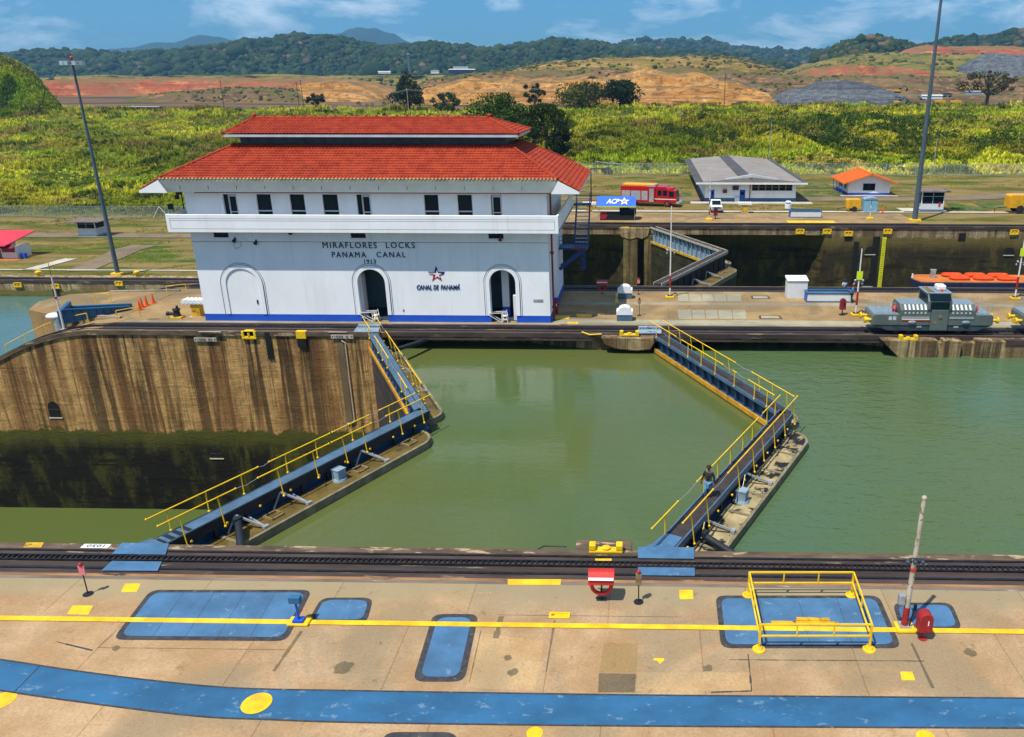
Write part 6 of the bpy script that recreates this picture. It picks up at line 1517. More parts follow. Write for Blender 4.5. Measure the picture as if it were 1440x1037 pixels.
b = MB().box(-.28,.28,-.05,.05,b1.z-b0.z-2,0); b.build('stringer', M['lime'], t); r = MB()
for k in range(26): r.box(-.2,.2,-.07,-.052,-.4-k*.32,-.28-k*.32)
r.build('rung', M['old_yellow'], t)
for dx, w_ in ((-1.1,.5),(-3.9,.35)):
    b = MB().box(b0.x+dx-w_,b0.x+dx+w_,YB-.03,YB+.03,-10,b0.z+.1 if dx > -2 else b0.z-.7); tag(b.build('wall_groove', M['black']), 'dark vertical groove in the far chamber wall '+('just left of the lime ladder' if dx > -2 else 'farther left of the lime ladder'), 'groove')
for px, py, lab in ((1224,353,'upper dark niche left of the lime ladder'),(1220,398,'lower dark niche left of the lime ladder'),(1419,354,'dark niche in the far chamber wall at the right')):
    c = P(px, py, YB); t = thing('wall_niche', lab, 'niche', (c.x, YB-.0, c.z), 0, 'arched niches in the far chamber wall'); MB().extr([(-.7,-.5),(.7,-.5)]+[(.7*cos(pi*k/10),.6*sin(pi*k/10)) for k in range(0,11)], 'y', -.03, .03).build('opening', M['black'], t); MB().box(-.75,.75,-.08,.03,-.62,-.5).build('sill', M['path'], t)
c = P(892, 335, YB); b = MB().extr([(-2.3,-.2),(-1.9,-1.6),(-.6,-2.0),(.3,-1.7),(1.2,-1.9),(2.0,-1.4),(2.3,-.2)], 'y', -.35, .5); o = b.build('concrete_corbel', M['ragged'], bevel=.12); o.location = (c.x, YB, 0); tag(o, 'ragged concrete corbel on the far wall left of the far gate', 'corbel')
# --- pier and lawns
b = MB().box(-3.0, -.9, YB-.25, YB+.5, -12, -1.3).box(.0, 1.9, YB-.2, YB+.5, -12, -1.3); tag(b.build('wall_pier', wall_mat('pier_concrete', (.20,.155,.06), (.03,.022,.01), -30.0), bevel=.1), 'rough lit concrete pier left of the far lock gate', 'pier')
M['lawn'] = paint('green_lawn', (.060,.092,.010), .95, .4, .5, (.17,.14,.04), .52, .35, bump=.5)
for pts in ([(1108,259),(1163,259),(1172,265),(1112,266)], [(1117,270),(1186,268),(1196,275),(1124,278)], [(934,271),(972,270),(976,286),(950,287)], [(1330,287),(1345,286),(1395,297),(1350,299)], [(1365,284),(1440,287),(1440,293),(1385,293)]):
    q = [G(*p) for p in pts]; struct('lawn', MB().add([(p.x, p.y, fz(p.x, p.y)+.06) for p in q], [(0,1,2,3)]), M['lawn'])
# --- masts
def mast(px, py, pt_x, pt_y, label, heads=True, rr=(.34,.14)):
    g = far_xy(px, py); Hm = P(pt_x, pt_y, g.y).z-g.z
    t = thing('light_mast', label, 'mast', tuple(g), 0, 'tall grey floodlight masts'); MB().box(-.8,.8,-.6,.6,0,.4).build('base', M['yellow'], t, bevel=.05)
    MB().cyl((0,0,.4),(0,0,Hm),rr[0],rr[1],16).build('shaft', M['mast'], t, smooth=40)
    MB().cyl((0,0,Hm),(0,0,Hm+.25),.9,.9,16).build('ring', M['mast'], t, smooth=40)
    b = MB()
    for k in range(8): b.cbox((1.25*cos(2*pi*k/8),1.25*sin(2*pi*k/8),Hm+.1),(.55,.45,.55))
    b.build('floodlights', M['chrome'], t)
    MB().ball((0,0,Hm+.8),.25,8,6).cyl((0,0,Hm+.2),(0,0,Hm+.8),.05,n=6).build('beacon', M['red'], t)
mast(166, 387, 98, 90, 'tall grey floodlight mast with white lamp ring on the left far bank'); mast(1286, 312, 1327, -42, 'tall grey floodlight mast on the right far bank reaching above the picture', rr=(.40,.16))
# --- boundary fence
M['chain_link'] = (lambda t: (t.done((.36,.42,.40), .6), setattr(t.b.inputs['Alpha'], 'default_value', .22))[0])(NT('chain_link'))
t = thing('chain_link_fence', 'grey chain link boundary fence on posts between the lawn and the tall grass', 'fence', (0, 182, 0))
xs = list(np.arange(-165, 150, 3.2)); b = MB(); r = MB()
for a, c in zip(xs[:-1], xs[1:]):
    za, zc = fz(a,182), fz(c,182); b.add([(a,182,za),(c,182,zc),(c,182,zc+2.5),(a,182,za+2.5)], [(0,1,2,3)]); r.cyl((a,181.97,za+2.5),(c,181.97,zc+2.5),.03,n=6)
b.build('mesh', M['chain_link'], t, True); r.build('top_rail', M['wire'], t, True)
for a in xs: MB().cyl((a,181.95,fz(a,182)),(a,181.95,fz(a,182)+2.75),.055,n=6).build('post', M['wire'], t, True)
a = far_xy(167, 322).x; z = fz(a, 182)
for d_ in (-1.7, 1.9): MB().cyl((a,181.8,z+2.5),(a+d_,181.8,z),.06,n=6).build('brace', M['white'], t, True)
for (pa, pb) in ((838,872),(858,872)):
    xa_, xb_ = P(pa,240,181.9).x, P(pb,240,181.9).x
    MB().tube([(xa_,181.85,.1),(xa_,181.85,2.9),(xb_,181.85,2.3),(xb_,181.85,.1)], .06, 6).build('gate_frame', M['steel'], t, True)
# --- utility poles and far site things
def upole(px, py, pt, label, D, arm=True, m='frame_dark'):
    q = P(px, py, D); zt = P(px, pt, D).z; z0 = min(fz(q.x, D), q.z)
    t = thing('utility_pole', label, 'pole', (q.x, D, z0), 0, 'utility poles beyond the tall grass')
    MB().cyl((0,0,0),(0,0,zt-z0),.20,.14,8).build('shaft', M[m], t, smooth=40)
    if arm: MB().box(-1.1,1.1,-.06,.06,zt-z0-.9,zt-z0-.7).build('crossarm', M[m], t)
    return Vector((q.x, D, zt-.8))
wp = []
for px, py, pt, lab, D in ((315,150,113,'dark pole farthest left of the three in the brown field',470),(421,152,115,'dark pole, left of the close pair above the roof',470),(427,150,112,'dark pole, right of the close pair above the roof',480)): upole(px, py, pt, lab, D)
for px, py, pt, lab, D, m in ((783,150,121,'pale pole beside the olive tree',440,'rust_pole'),(1018,158,103,'dark pole before the orange cut',450,'frame_dark'),(930,158,126,'thin pale pole before the orange cut',440,'rust_pole'),(1107,158,130,'thin pale pole before the grey rubble heap',440,'rust_pole'),(1436,168,128,'dark pole at the right edge of the field',430,'frame_dark'),(574,148,124,'pale pole in front of the conical tree',430,'rust_pole'),(492,150,131,'short pale pole left of the conical tree',430,'rust_pole')): wp.append(upole(px, py, pt, lab, D, True, m))

def streetlamp(px, py, pt, label, Y):
    q = P(px, py, Y); z0 = fz(q.x, Y); zt = P(px, pt, Y).z; t = thing('street_lamp', label, 'lamp', (q.x,Y,z0), 0, 'street lamps at the foot of the tall grass'); MB().cyl((0,0,0),(0,0,zt-z0),.09,.06,8).build('shaft', M['steel'], t, smooth=40); MB().box(-.35,.35,-.25,.25,zt-z0,zt-z0+.35).build('head', M['frame_dark'], t)
streetlamp(1082, 225, 168, 'thin street lamp with dark square head behind the workshop', 196); streetlamp(1313, 235, 190, 'thin street lamp behind the fence near the right mast', 190)
wires = MB(); pts = sorted([p for p in wp], key=lambda p: p.x)
for p, q in zip(pts[:-1], pts[1:]):
    for dz in (0, -.5):
        L_ = [(p+(q-p)*k/8)+Vector((0,0,dz-4*.8*(k/8)*(1-k/8))) for k in range(9)]; wires.tube([tuple(v) for v in L_], .035, 4)
tag(wires.build('power_line', M['wire']), 'thin power lines strung between the pale poles beyond the tall grass', 'wires')

# ================================================================ LAND BEYOND THE FENCE: mounds, forest, grass, trees, site machines, haze
R_ = np.random.default_rng(21)
def vnoise(x, y, seed=0):                                # lattice value noise, vectorised
    x = np.asarray(x, float); y = np.asarray(y, float); xi = np.floor(x).astype(int); yi = np.floor(y).astype(int); fx, fy = x-xi, y-yi
    fx = fx*fx*(3-2*fx); fy = fy*fy*(3-2*fy)
    def h(a, b): n = np.sin(a*127.1+b*311.7+seed*74.7)*43758.5453; return n-np.floor(n)
    return ((h(xi,yi)*(1-fx)+h(xi+1,yi)*fx)*(1-fy)+(h(xi,yi+1)*(1-fx)+h(xi+1,yi+1)*fx)*fy)*2-1
def fbm(x, y, seed=0, oct_=4): return sum(vnoise(x*2**k, y*2**k, seed+k)*.5**k for k in range(oct_))
def leaf_mat(name, trans=.35, rough=.6):
    t = NT(name); a = t.attr(); t.l.new(a, t.b.inputs['Base Color']); t.b.inputs['Roughness'].default_value = rough; t.b.inputs['Specular IOR Level'].default_value = .2
    tr = t.n.new('ShaderNodeBsdfTranslucent'); t.l.new(a, tr.inputs[0]); mx = t.n.new('ShaderNodeMixShader'); mx.inputs[0].default_value = trans
    o = t.n['Material Output']; t.l.new(t.b.outputs[0], mx.inputs[1]); t.l.new(tr.outputs[0], mx.inputs[2]); t.l.new(mx.outputs[0], o.inputs[0])
    return t.mat
M['leaf'] = leaf_mat('leaf'); M['grass'] = leaf_mat('grass_blade', .42); M['canopy'] = leaf_mat('canopy', .0, .9)

def earth(name, cols, sc=.02, flat=None, p=(.36,.64)):
    t = NT(name); c = t.mix(t.ramp(t.noise(sc, 7, .7, (1,1,3)), *p), cols[0], cols[1])
    c = t.mix(t.ramp(t.noise(sc*2.3, 7, .7, (1,1,5), (5,3,0), .6), .50, .62), c, cols[2])
    if len(cols) > 3: c = t.mix(t.ramp(t.noise(sc*1.2, 7, .75, (1,1,2), (1,8,0)), .57, .66), c, cols[3])
    lay = t.noise(1, 5, .6, (.006,.006,.33), (0,0,2)); c = t.mix(t.ramp(lay, .50, .62, 0, .55), c, tuple(k*.5 for k in cols[0]))
    st = t.noise(1, 6, .65, (.11,.11,.012), (3,3,3), .4); c = t.mix(t.ramp(st, .52, .66, 0, .6), c, tuple(k*.42 for k in cols[0]))
    if flat:
        sp = t.n.new('ShaderNodeSeparateXYZ'); t.l.new(t.n.new('ShaderNodeNewGeometry').outputs['True Normal'], sp.inputs[0])
        c = t.mix(t.ramp(sp.outputs[2], .84, .95, 0, .85), c, t.mix(t.ramp(t.noise(sc*2, 6, .7, None, (7,7,7)), .42, .60), flat[0], flat[1]))
    t.bump(t.noise(sc*12, 8, .8), 1.0, 1.2); return t.done(c, .95, 0, .1)
M['e_orange'] = earth('orange_cut', ((.46,.20,.045),(.60,.31,.085),(.20,.095,.035),(.64,.44,.20)), .045, ((.15,.105,.045),(.34,.20,.075)))
M['e_brown'] = earth('brown_bank', ((.12,.075,.040),(.20,.13,.065),(.38,.20,.07),(.065,.05,.03)), .035, ((.16,.12,.045),(.11,.11,.02)))
M['e_red'] = earth('red_earth', ((.36,.085,.035),(.30,.10,.05),(.50,.20,.075),(.20,.10,.05)), .02, ((.26,.13,.06),(.15,.12,.03)))
M['e_grey'] = earth('grey_rubble', ((.10,.11,.12),(.20,.21,.215),(.045,.05,.055)), .14)
M['e_tan'] = earth('tan_dome', ((.28,.175,.055),(.17,.155,.025),(.40,.24,.08),(.10,.08,.03)), .025)
M['e_green'] = earth('scrub_slope', ((.16,.155,.025),(.27,.19,.045),(.065,.085,.018),(.34,.21,.07)), .02)
M['e_forest'] = earth('forest_floor', ((.020,.035,.012),(.035,.05,.018),(.03,.035,.015)), .01)
M['e_far'] = earth('far_forest', ((.022,.040,.020),(.030,.050,.022),(.020,.035,.018)), .006)
M['e_hill'] = earth('grass_hill', ((.10,.15,.012),(.05,.085,.008),(.17,.19,.02)), .05)

def ridge(D, prof, front, back, m, label=None, shape=((0,0),(.25,.30),(.6,.75),(.85,.96),(1,1)), step=6.0, rows=22, rough=1.0, lower=0.0, name='hill', seed=0, fan=False):
    q = [P(px, py, D) for px, py in prof]; xs = np.array([p.x for p in q]); zs = np.array([p.z for p in q])-lower
    X1 = np.arange(xs[0], xs[-1], step); zc = np.interp(X1, xs, zs)
    ker = np.ones(5)/5; zc = np.convolve(np.pad(zc, 2, 'edge'), ker, 'valid')
    zc = zc+fbm(X1/(step*4), X1*0+seed, seed+20)*.045*zc*min(rough, 1.2)*(0 if 'forest' in m else 1)
    T = np.concatenate([np.linspace(-1, 0, rows), np.linspace(0, 1, 8)[1:]]); sx, sh = zip(*shape)
    Tw = np.clip(1+T[:, None]+.07*fbm(X1[None]/(step*6), T[:, None]*1.2+seed, seed+31)*(T[:, None] > -.97), 0, 1)
    hgt = np.where(T[:, None] <= 0, np.interp(Tw, sx, sh), (np.cos(np.clip(T, 0, 1)*pi/2)**.8)[:, None]+0*Tw)
    ends = np.clip(np.minimum(X1-X1[0], X1[-1]-X1)/(step*3), 0, 1)**.6
    Xg = np.repeat(X1[None], len(T), 0); Yg = D+np.where(T < 0, T*front, T*back)[:, None]+np.zeros_like(Xg)
    Yg = Yg+fbm(Xg/(front*.5), Yg*0+T[:, None]*1.5, seed+3)*front*.12*(1-np.abs(T))[:, None]
    Yg = Yg+fbm(Xg/(step*2.2), T[:, None]*2.0+Yg*0, seed+7)*step*1.6*(1-np.abs(T))[:, None]*(0 if D > 2000 else 1)
    zb = np.where(Yg < 640, 0, 0)-1.0
    Zg = zb+(zc[None]-zb)*hgt*(.25+.75*ends[None])
    amp = rough*(zc[None]-zb)*.07*np.clip(hgt*1.3, 0, 1)
    Zg = Zg+fbm(Xg/(step*7), Yg/(step*7), seed)*amp*np.where(T == 0, .3, 1)[:, None]
    if fan: Xg = Xg*Yg/D
    V = np.stack([Xg, Yg, Zg], -1).reshape(-1, 3); nx_ = len(X1); i_ = np.arange((len(T)-1)*nx_).reshape(len(T)-1, nx_)[:, :-1].ravel()
    o = np_mesh(name, V, np.stack([i_, i_+1, i_+1+nx_, i_+nx_], 1), M[m], smooth=True); tag(o, kind='structure')
    return (X1, T, Xg, Yg, Zg)
BENCH = ((0,0),(.06,.10),(.16,.50),(.30,.56),(.40,.92),(.7,.97),(1,1))
CUT = ((0,0),(.08,.08),(.30,.82),(.45,.93),(1,1))
BENCH3 = ((0,0),(.05,.20),(.2,.25),(.25,.52),(.45,.57),(.50,.86),(.75,.91),(1,1))
LEVEL = ((0,0),(.1,.5),(.25,.9),(1,1))
f1 = ridge(2600, [(-500,80),(-200,79),(-60,77),(0,78),(40,76),(95,68),(130,72),(160,75),(200,76),(260,74),(300,69),(340,59),(380,51),(420,48),(460,49),(500,56),(540,62),(560,64),(590,60),(620,58),(650,62),(690,68),(720,66),(750,62),(780,55),(800,52),(830,56),(860,62),(890,68),(920,72),(970,74),(1010,75),(1060,80),(1100,90),(1150,102),(1180,110)], 620, 500, 'e_forest', step=16, lower=8, name='hill', seed=5)
f2 = ridge(4300, [(780,74),(840,68),(870,61),(900,57),(950,58),(1000,59),(1050,64),(1090,68),(1120,72),(1150,70),(1200,68),(1300,62),(1500,60),(1700,60)], 900, 600, 'e_far', step=24, lower=8, name='hill', seed=8)
ridge(8200, [(120,82),(170,74),(190,69),(230,62),(270,57),(300,54),(330,62),(360,74),(400,84)], 1500, 900, 'e_far', step=40, name='hill', seed=11)
ridge(8600, [(420,80),(460,60),(480,48),(500,42),(515,42),(530,44),(550,50),(575,58),(600,66),(640,82)], 1500, 900, 'e_far', step=40, name='hill', seed=12)
f4 = ridge(2300, [(1230,80),(1270,66),(1300,60),(1350,49),(1400,45),(1440,41),(1520,38),(1700,40)], 500, 400, 'e_forest', step=16, lower=8, name='hill', seed=15)
f5 = ridge(1750, [(1120,100),(1150,84),(1180,65),(1200,56),(1220,50),(1240,53),(1260,56),(1290,61),(1320,70),(1345,90)], 260, 300, 'e_forest', step=12, lower=6, name='hill', seed=18)
ridge(1620, [(1235,86),(1265,72),(1290,65),(1340,64),(1400,65),(1440,68),(1520,70),(1660,80)], 160, 240, 'e_red', step=9, name='hill', seed=22, shape=LEVEL)
green_slope = ridge(1400, [(1060,112),(1095,104),(1130,95),(1170,83),(1200,78),(1240,75),(1300,76),(1440,82),(1520,84),(1700,90)], 420, 300, 'e_green', step=9, name='hill', seed=25)
ridge(1180, [(1340,100),(1370,84),(1390,76),(1415,76),(1450,80),(1500,84),(1560,96)], 110, 130, 'e_grey', step=6, name='rubble', seed=27)
ridge(1060, [(1090,112),(1115,104),(1140,96),(1170,91),(1210,93),(1250,94),(1290,100),(1315,106),(1340,112)], 110, 120, 'e_red', step=5, name='hill', seed=29)
brown_right = ridge(960, [(1060,118),(1110,106),(1150,106),(1200,105),(1300,106),(1440,109),(1500,110),(1640,116)], 120, 160, 'e_brown', step=6, name='hill', seed=31, shape=BENCH3, rows=40)
tan_dome = ridge(1010, [(660,110),(700,101),(760,92),(800,87),(830,84),(890,82),(950,82),(1000,83),(1030,85),(1060,90),(1090,98),(1115,106)], 150, 200, 'e_tan', step=6, name='hill', seed=33, shape=CUT)
brown_top = ridge(880, [(570,125),(600,118),(630,108),(650,104),(720,101),(800,98),(900,96),(1000,98),(1060,100),(1100,105),(1140,112),(1165,120)], 110, 130, 'e_brown', step=5, name='hill', seed=35, shape=BENCH3, rows=40)
ridge(770, [(575,146),(590,136),(615,121),(650,113),(700,109),(740,112),(780,109),(820,105),(860,110),(880,101),(930,99),(960,104),(985,104),(1010,113),(1050,121),(1070,128),(1085,138)], 85, 110, 'e_orange', step=3.0, rows=56, name='hill', seed=37, shape=BENCH3, rough=1.2)
ridge(735, [(1075,147),(1090,138),(1110,127),(1150,119),(1180,113),(1210,114),(1235,122),(1255,132),(1275,142)], 75, 60, 'e_grey', step=3, rows=30, name='rubble', seed=39, rough=1.5)
ridge(1500, [(-300,109),(60,108),(200,107),(420,106),(560,106),(700,104),(780,106)], 60, 200, 'e_green', step=12, name='hill', seed=41)
ridge(1120, [(20,120),(60,114),(75,112),(200,111),(300,111),(420,110),(470,111),(520,117),(550,124)], 130, 160, 'e_red', step=7, name='hill', seed=43, shape=CUT)
left_bank = ridge(820, [(210,140),(240,132),(280,128),(340,124),(400,123),(430,127),(450,134),(470,142)], 70, 100, 'e_brown', step=5, name='hill', seed=45, shape=CUT)
ridge(850, [(330,140),(390,128),(430,118),(470,113),(490,113),(520,117),(540,125),(556,136),(565,144)], 80, 110, 'e_orange', step=3.5, rows=44, name='hill', seed=47, shape=BENCH3)
fh = ridge(430, [(-400,40),(-200,55),(-80,68),(-40,74),(0,82),(25,90),(45,100),(60,111),(75,124),(90,140)], 38, 90, 'e_hill', step=4, name='hill', seed=49, rough=.8, fan=True)

# --- forest on the hills: crowns as small lumpy solids, one mass
PHI = (1+5**.5)/2
ICO = np.array([(-1,PHI,0),(1,PHI,0),(-1,-PHI,0),(1,-PHI,0),(0,-1,PHI),(0,1,PHI),(0,-1,-PHI),(0,1,-PHI),(PHI,0,-1),(PHI,0,1),(-PHI,0,-1),(-PHI,0,1)]); ICO /= np.linalg.norm(ICO[0])
ICF = np.array([(0,11,5),(0,5,1),(0,1,7),(0,7,10),(0,10,11),(1,5,9),(5,11,4),(11,10,2),(10,7,6),(7,1,8),(3,9,4),(3,4,2),(3,2,6),(3,6,8),(3,8,9),(4,9,5),(2,4,11),(6,2,10),(8,6,7),(9,8,1)])
def crowns(name, pts, rad, cols, kind='stuff', mat='canopy'):
    n = len(pts); j = R_.uniform(.72, 1.28, (n, 12, 1))
    V = pts[:, None, :]+ICO[None]*j*rad[:, None, None]*np.array([1,1,.85]); Fc = ICF[None]+(np.arange(n)*12)[:, None, None]
    c = np.repeat(cols[:, None, :], 12, 1)*R_.uniform(.8, 1.2, (n, 12, 1))
    return tag(np_mesh(name, V.reshape(-1, 3), Fc.reshape(-1, 3), M[mat], c.reshape(-1, 3), smooth=False), kind=kind)
def on_ridge(r, n, tmin=-1.0, tmax=.08):
    X1, T, Xg, Yg, Zg = r; rows_ = np.where((T >= tmin) & (T <= tmax))[0]
    a = R_.integers(rows_[0], rows_[-1], n); b_ = R_.integers(0, len(X1)-1, n); u, v_ = R_.random(n), R_.random(n)
    def lerp(A): return (A[a,b_]*(1-u)+A[a,b_+1]*u)*(1-v_)+(A[np.minimum(a+1,len(T)-1),b_]*(1-u)+A[np.minimum(a+1,len(T)-1),b_+1]*u)*v_
    return np.stack([lerp(Xg), lerp(Yg), lerp(Zg)], -1)
def green(n, dark=(.010,.026,.007), light=(.042,.062,.014), brown=.06):
    k = R_.random((n,1))**1.4; c = np.array(dark)*(1-k)+np.array(light)*k; w_ = R_.random(n) < brown; c[w_] = np.array((.13,.085,.04))*R_.uniform(.6,1.2,(w_.sum(),1)); return c
p1 = on_ridge(f1, 15000); p1[:, 2] += 4; crowns('forest', p1, np.exp(R_.normal(1.95, .38, len(p1))), green(len(p1), brown=.03))
p2 = on_ridge(f2, 4500); p2[:, 2] += 5; crowns('forest', p2, np.exp(R_.normal(2.3, .35, len(p2))), green(len(p2)))
p4 = np.concatenate([on_ridge(f4, 3500), on_ridge(f5, 1100, -.9, .3)]); p4[:, 2] += 3; crowns('forest', p4, np.exp(R_.normal(1.75, .45, len(p4))), green(len(p4), brown=.12))
xx = R_.uniform(-1700, 900, 1500); pb_ = np.stack([xx, R_.uniform(1900, 2080, 1500), R_.uniform(1, 8, 1500)], -1); crowns('forest', pb_, R_.uniform(5, 10, 1500), green(1500, brown=.15))
xs_ = np.concatenate([R_.uniform(-1100, 900, 700)]); pc_ = np.stack([xs_, R_.uniform(1440, 1500, 700), R_.uniform(10, 19, 700)], -1); crowns('scrub', pc_, R_.uniform(1.5, 5, 700), green(700, (.04,.05,.015), (.10,.11,.03), .3))

for r_, n_, a_, b_ in ((tan_dome, 900, 1.0, 3.0), (brown_top, 700, .8, 2.4), (green_slope, 1600, 1.5, 4.5), (left_bank, 300, .8, 2.2), (brown_right, 500, 1.0, 3.0)):
    p_ = on_ridge(r_, n_, -1, .1); k_ = fbm(p_[:,0]/60, p_[:,1]/40, 15) > -.05; p_ = p_[k_]; crowns('scrub', p_, R_.uniform(a_, b_, len(p_)), green(len(p_), (.035,.05,.012), (.12,.125,.025), .25))
# --- tall cane grass
def blades(name, pts, hgt, cols, nb=7, wid=.14, spread=.55, mat='grass'):
    n = len(pts); N = n*nb
    base = np.repeat(pts, nb, 0)+np.concatenate([R_.normal(0, spread*.45, (N,2)), np.zeros((N,1))], 1)
    a = R_.uniform(0, 2*pi, N); lean = R_.uniform(.1, .75, N); h = np.repeat(hgt, nb)*R_.uniform(.55, 1.1, N)
    d = np.stack([np.cos(a), np.sin(a), np.zeros(N)], -1); s = np.stack([-np.sin(a), np.cos(a), np.zeros(N)], -1)
    w_ = (wid*R_.uniform(.7, 1.4, N))[:, None]
    m1 = base+d*(lean*h*.25)[:, None]+np.array([0,0,1])*(h*.62)[:, None]; tp = base+d*(lean*h*.95)[:, None]+np.array([0,0,1])*(h*(1-.25*lean))[:, None]
    V = np.stack([base-s*w_, base+s*w_, m1-s*w_*.9, m1+s*w_*.9, tp-s*w_*.15, tp+s*w_*.15], 1).reshape(-1, 3)
    o = (np.arange(N)*6)[:, None]; Fq = np.concatenate([o+np.array([[0,1,3,2]]), o+np.array([[2,3,5,4]])])
    c = np.repeat(cols, nb, 0)*R_.uniform(.75, 1.25, (N,1)); c = np.stack([c*.85, c*.85, c, c, c*1.12, c*1.12], 1).reshape(-1, 3)
    return tag(np_mesh(name, V, Fq, M[mat], c), kind='stuff')
def veg_cols(x, y, n):
    a = fbm(x/26, y/26, 3)[:, None]; b_ = fbm(x/9, y/9, 9)[:, None]; r = R_.random((n,1))
    YG, GR, OL, ST = np.array((.58,.53,.030)), np.array((.31,.38,.016)), np.array((.11,.145,.010)), np.array((.42,.31,.07))
    k = np.clip(.5+1.1*a, 0, 1); c = GR*(1-k)+YG*k
    k2 = np.clip((b_-.25)*3, 0, 1); c = c*(1-k2)+OL*k2
    k3 = np.clip((fbm(x/17+40, y/17, 31)[:, None]-.38)*4, 0, .85); c = c*(1-k3)+ST*k3; c = c*(1+.42*np.clip(fbm(x/48+9, y/30, 41)*1.6, -1, 1)[:, None])
    return c*(.8+.4*r)
n = 46000; y = np.exp(R_.uniform(np.log(184.5), np.log(480), n)); x = R_.uniform(-.90, .62, n)*y
z = hz(x, y); hh = (1.25+.8*fbm(x/14, y/14, 5))*np.clip(.5+y/420, .7, 1.5); hh = np.clip(hh, .35, 2.8)*np.where((y < 190) & (x < -40), .4, 1)*np.where(y < 188, .6, 1)
blades('tall_grass', np.stack([x, y, z-.05], -1), hh, veg_cols(x, y, n), 7, .15)
ph = on_ridge(fh, 14000, -1, .25); blades('tall_grass', ph, R_.uniform(.8, 2.2, 14000), veg_cols(ph[:,0], ph[:,1], 14000)*np.array((.72,.92,.9)), 6, .26, 1.2)
n = 9000; y = R_.uniform(119.5, 183, n); x = R_.uniform(-.9, .66, n)*y
keep = (fbm(x/8, y/5, 61) > .05) & ~((y > 119) & (y < 132) & (x > -26)) & ~((y > 140) & (y < 149) & (x > -26)) & ~((x > 55) & (y > 131) & (y < 163)) & ~((y > 154) & (y < 161) & (x < -50))
x, y = x[keep], y[keep]; c = veg_cols(x, y, len(x))*np.array((.75,.72,.7)); blades('short_grass', np.stack([x, y, hz(x, y)], -1), R_.uniform(.08, .28, len(x)), c, 6, .05, .6)

# --- leafy crowns
def leaf_cloud(centres, rads, per, size, cols):
    n = len(centres); N = n*per
    d = R_.normal(size=(N,3)); d /= np.linalg.norm(d, axis=1)[:, None]; rr = R_.uniform(.35, 1.0, N)**.5
    c = np.repeat(centres, per, 0)+d*(np.repeat(rads, per)*rr)[:, None]*np.array([1,1,.8])
    u = R_.normal(size=(N,3)); u /= np.linalg.norm(u, axis=1)[:, None]; v_ = np.cross(u, R_.normal(size=(N,3))); v_ /= np.linalg.norm(v_, axis=1)[:, None]
    s = (size*R_.uniform(.6, 1.35, N))[:, None]
    V = np.stack([c-u*s, c+v_*s*.55, c+u*s, c-v_*s*.55], 1).reshape(-1, 3); Fq = np.arange(N*4).reshape(-1, 4)
    cc = np.repeat(cols, per, 0)*R_.uniform(.7, 1.3, (N,1)); return V, Fq, np.repeat(cc, 4, 0)
def bushes(name, px0, px1, y0, y1, n, r0, r1, dark, light):
    yy = R_.uniform(y0, y1, n); xa_ = (px0-CX)/F*yy*1.05; xb_ = (px1-CX)/F*yy*1.05; xx = xa_+(xb_-xa_)*R_.random(n)
    keep = fbm(xx/22, yy/22, 77) > -.12; xx, yy = xx[keep], yy[keep]; n = len(xx); rr = R_.uniform(r0, r1, n)
    k = R_.random((n,1)); cols = np.array(dark)*(1-k)+np.array(light)*k
    V, Fq, c = leaf_cloud(np.stack([xx, yy, hz(xx, yy)+rr*.6], -1), rr, 90, .34, cols); return tag(np_mesh(name, V, Fq, M['leaf'], c), kind='stuff')
bushes('undergrowth', 905, 1480, 235, 320, 560, 1.0, 2.8, (.022,.052,.007), (.085,.14,.012)); bushes('undergrowth', -60, 760, 225, 330, 60, .8, 1.8, (.06,.10,.008), (.15,.20,.012)); bushes('undergrowth', 790, 1480, 190, 232, 170, .6, 1.3, (.07,.11,.008), (.17,.21,.012)); bushes('undergrowth', 300, 1480, 400, 470, 220, .9, 2.2, (.035,.06,.01), (.10,.13,.014)); bushes('undergrowth', 500, 1480, 640, 700, 150, 1.2, 3.0, (.05,.06,.015), (.10,.11,.03))
M['bark'] = paint('bark', (.11,.08,.055), .9, .3, 3)
def tree(px_c, py_top, wpx, D, label, dark=(.018,.040,.008), light=(.055,.095,.012), nc=46, per=75, base=None, shape='round', size=None, sparse=False, name='tree', fill=.34):
    q = P(px_c, py_top, D); W = wpx*D/F*1.03; z0 = fz(q.x, D) if base is None else base; H_ = q.z-z0
    t = thing(name, label, 'tree', (q.x, D, z0), 0)
    cen, rad = [], []
    for k in range(nc):
        for _ in range(30):
            h = R_.uniform(.24, .98); 
            w_ = {'round': sin(pi*min(1,(h-.10)/.92))**.6, 'cone': min(1,(1.08-h)*1.35)*min(1,h*4), 'flat': sin(pi*min(1,(h-.3)/.72))**.5 if h > .32 else .0}[shape]
            if R_.random() < w_: break
        a = R_.uniform(0, 2*pi); r = W/2*w_*R_.uniform(.3, 1.0)**.6; cr = W*fill*R_.uniform(.35, .65)*(.6 if sparse else 1)
        r = max(0, r-cr*.35); cen.append((r*cos(a), r*sin(a), min(h*H_, H_-cr*.6))); rad.append(cr)
    cen = np.array(cen); rad = np.array(rad); k = R_.random((nc,1)); cols = np.array(dark)*(1-k)+np.array(light)*k
    V, Fq, c = leaf_cloud(cen, rad, per, size or D*.0016, cols); np_mesh('crown', V, Fq, M['leaf'], c, parent=t)
    b = MB(); fr = W*.032; b.cyl((0,0,-.3),(W*.02,0,H_*.45),fr,fr*.7,9); tp = Vector((W*.02,0,H_*.45))
    for k in R_.choice(nc, min(9 if not sparse else 16, nc), replace=False):
        b.cyl(tp-Vector((0,0,H_*R_.uniform(0,.2))), tuple(cen[k]), fr*.45, fr*.12, 6)
    b.build('trunk', M['bark'], t, smooth=60)
    return t
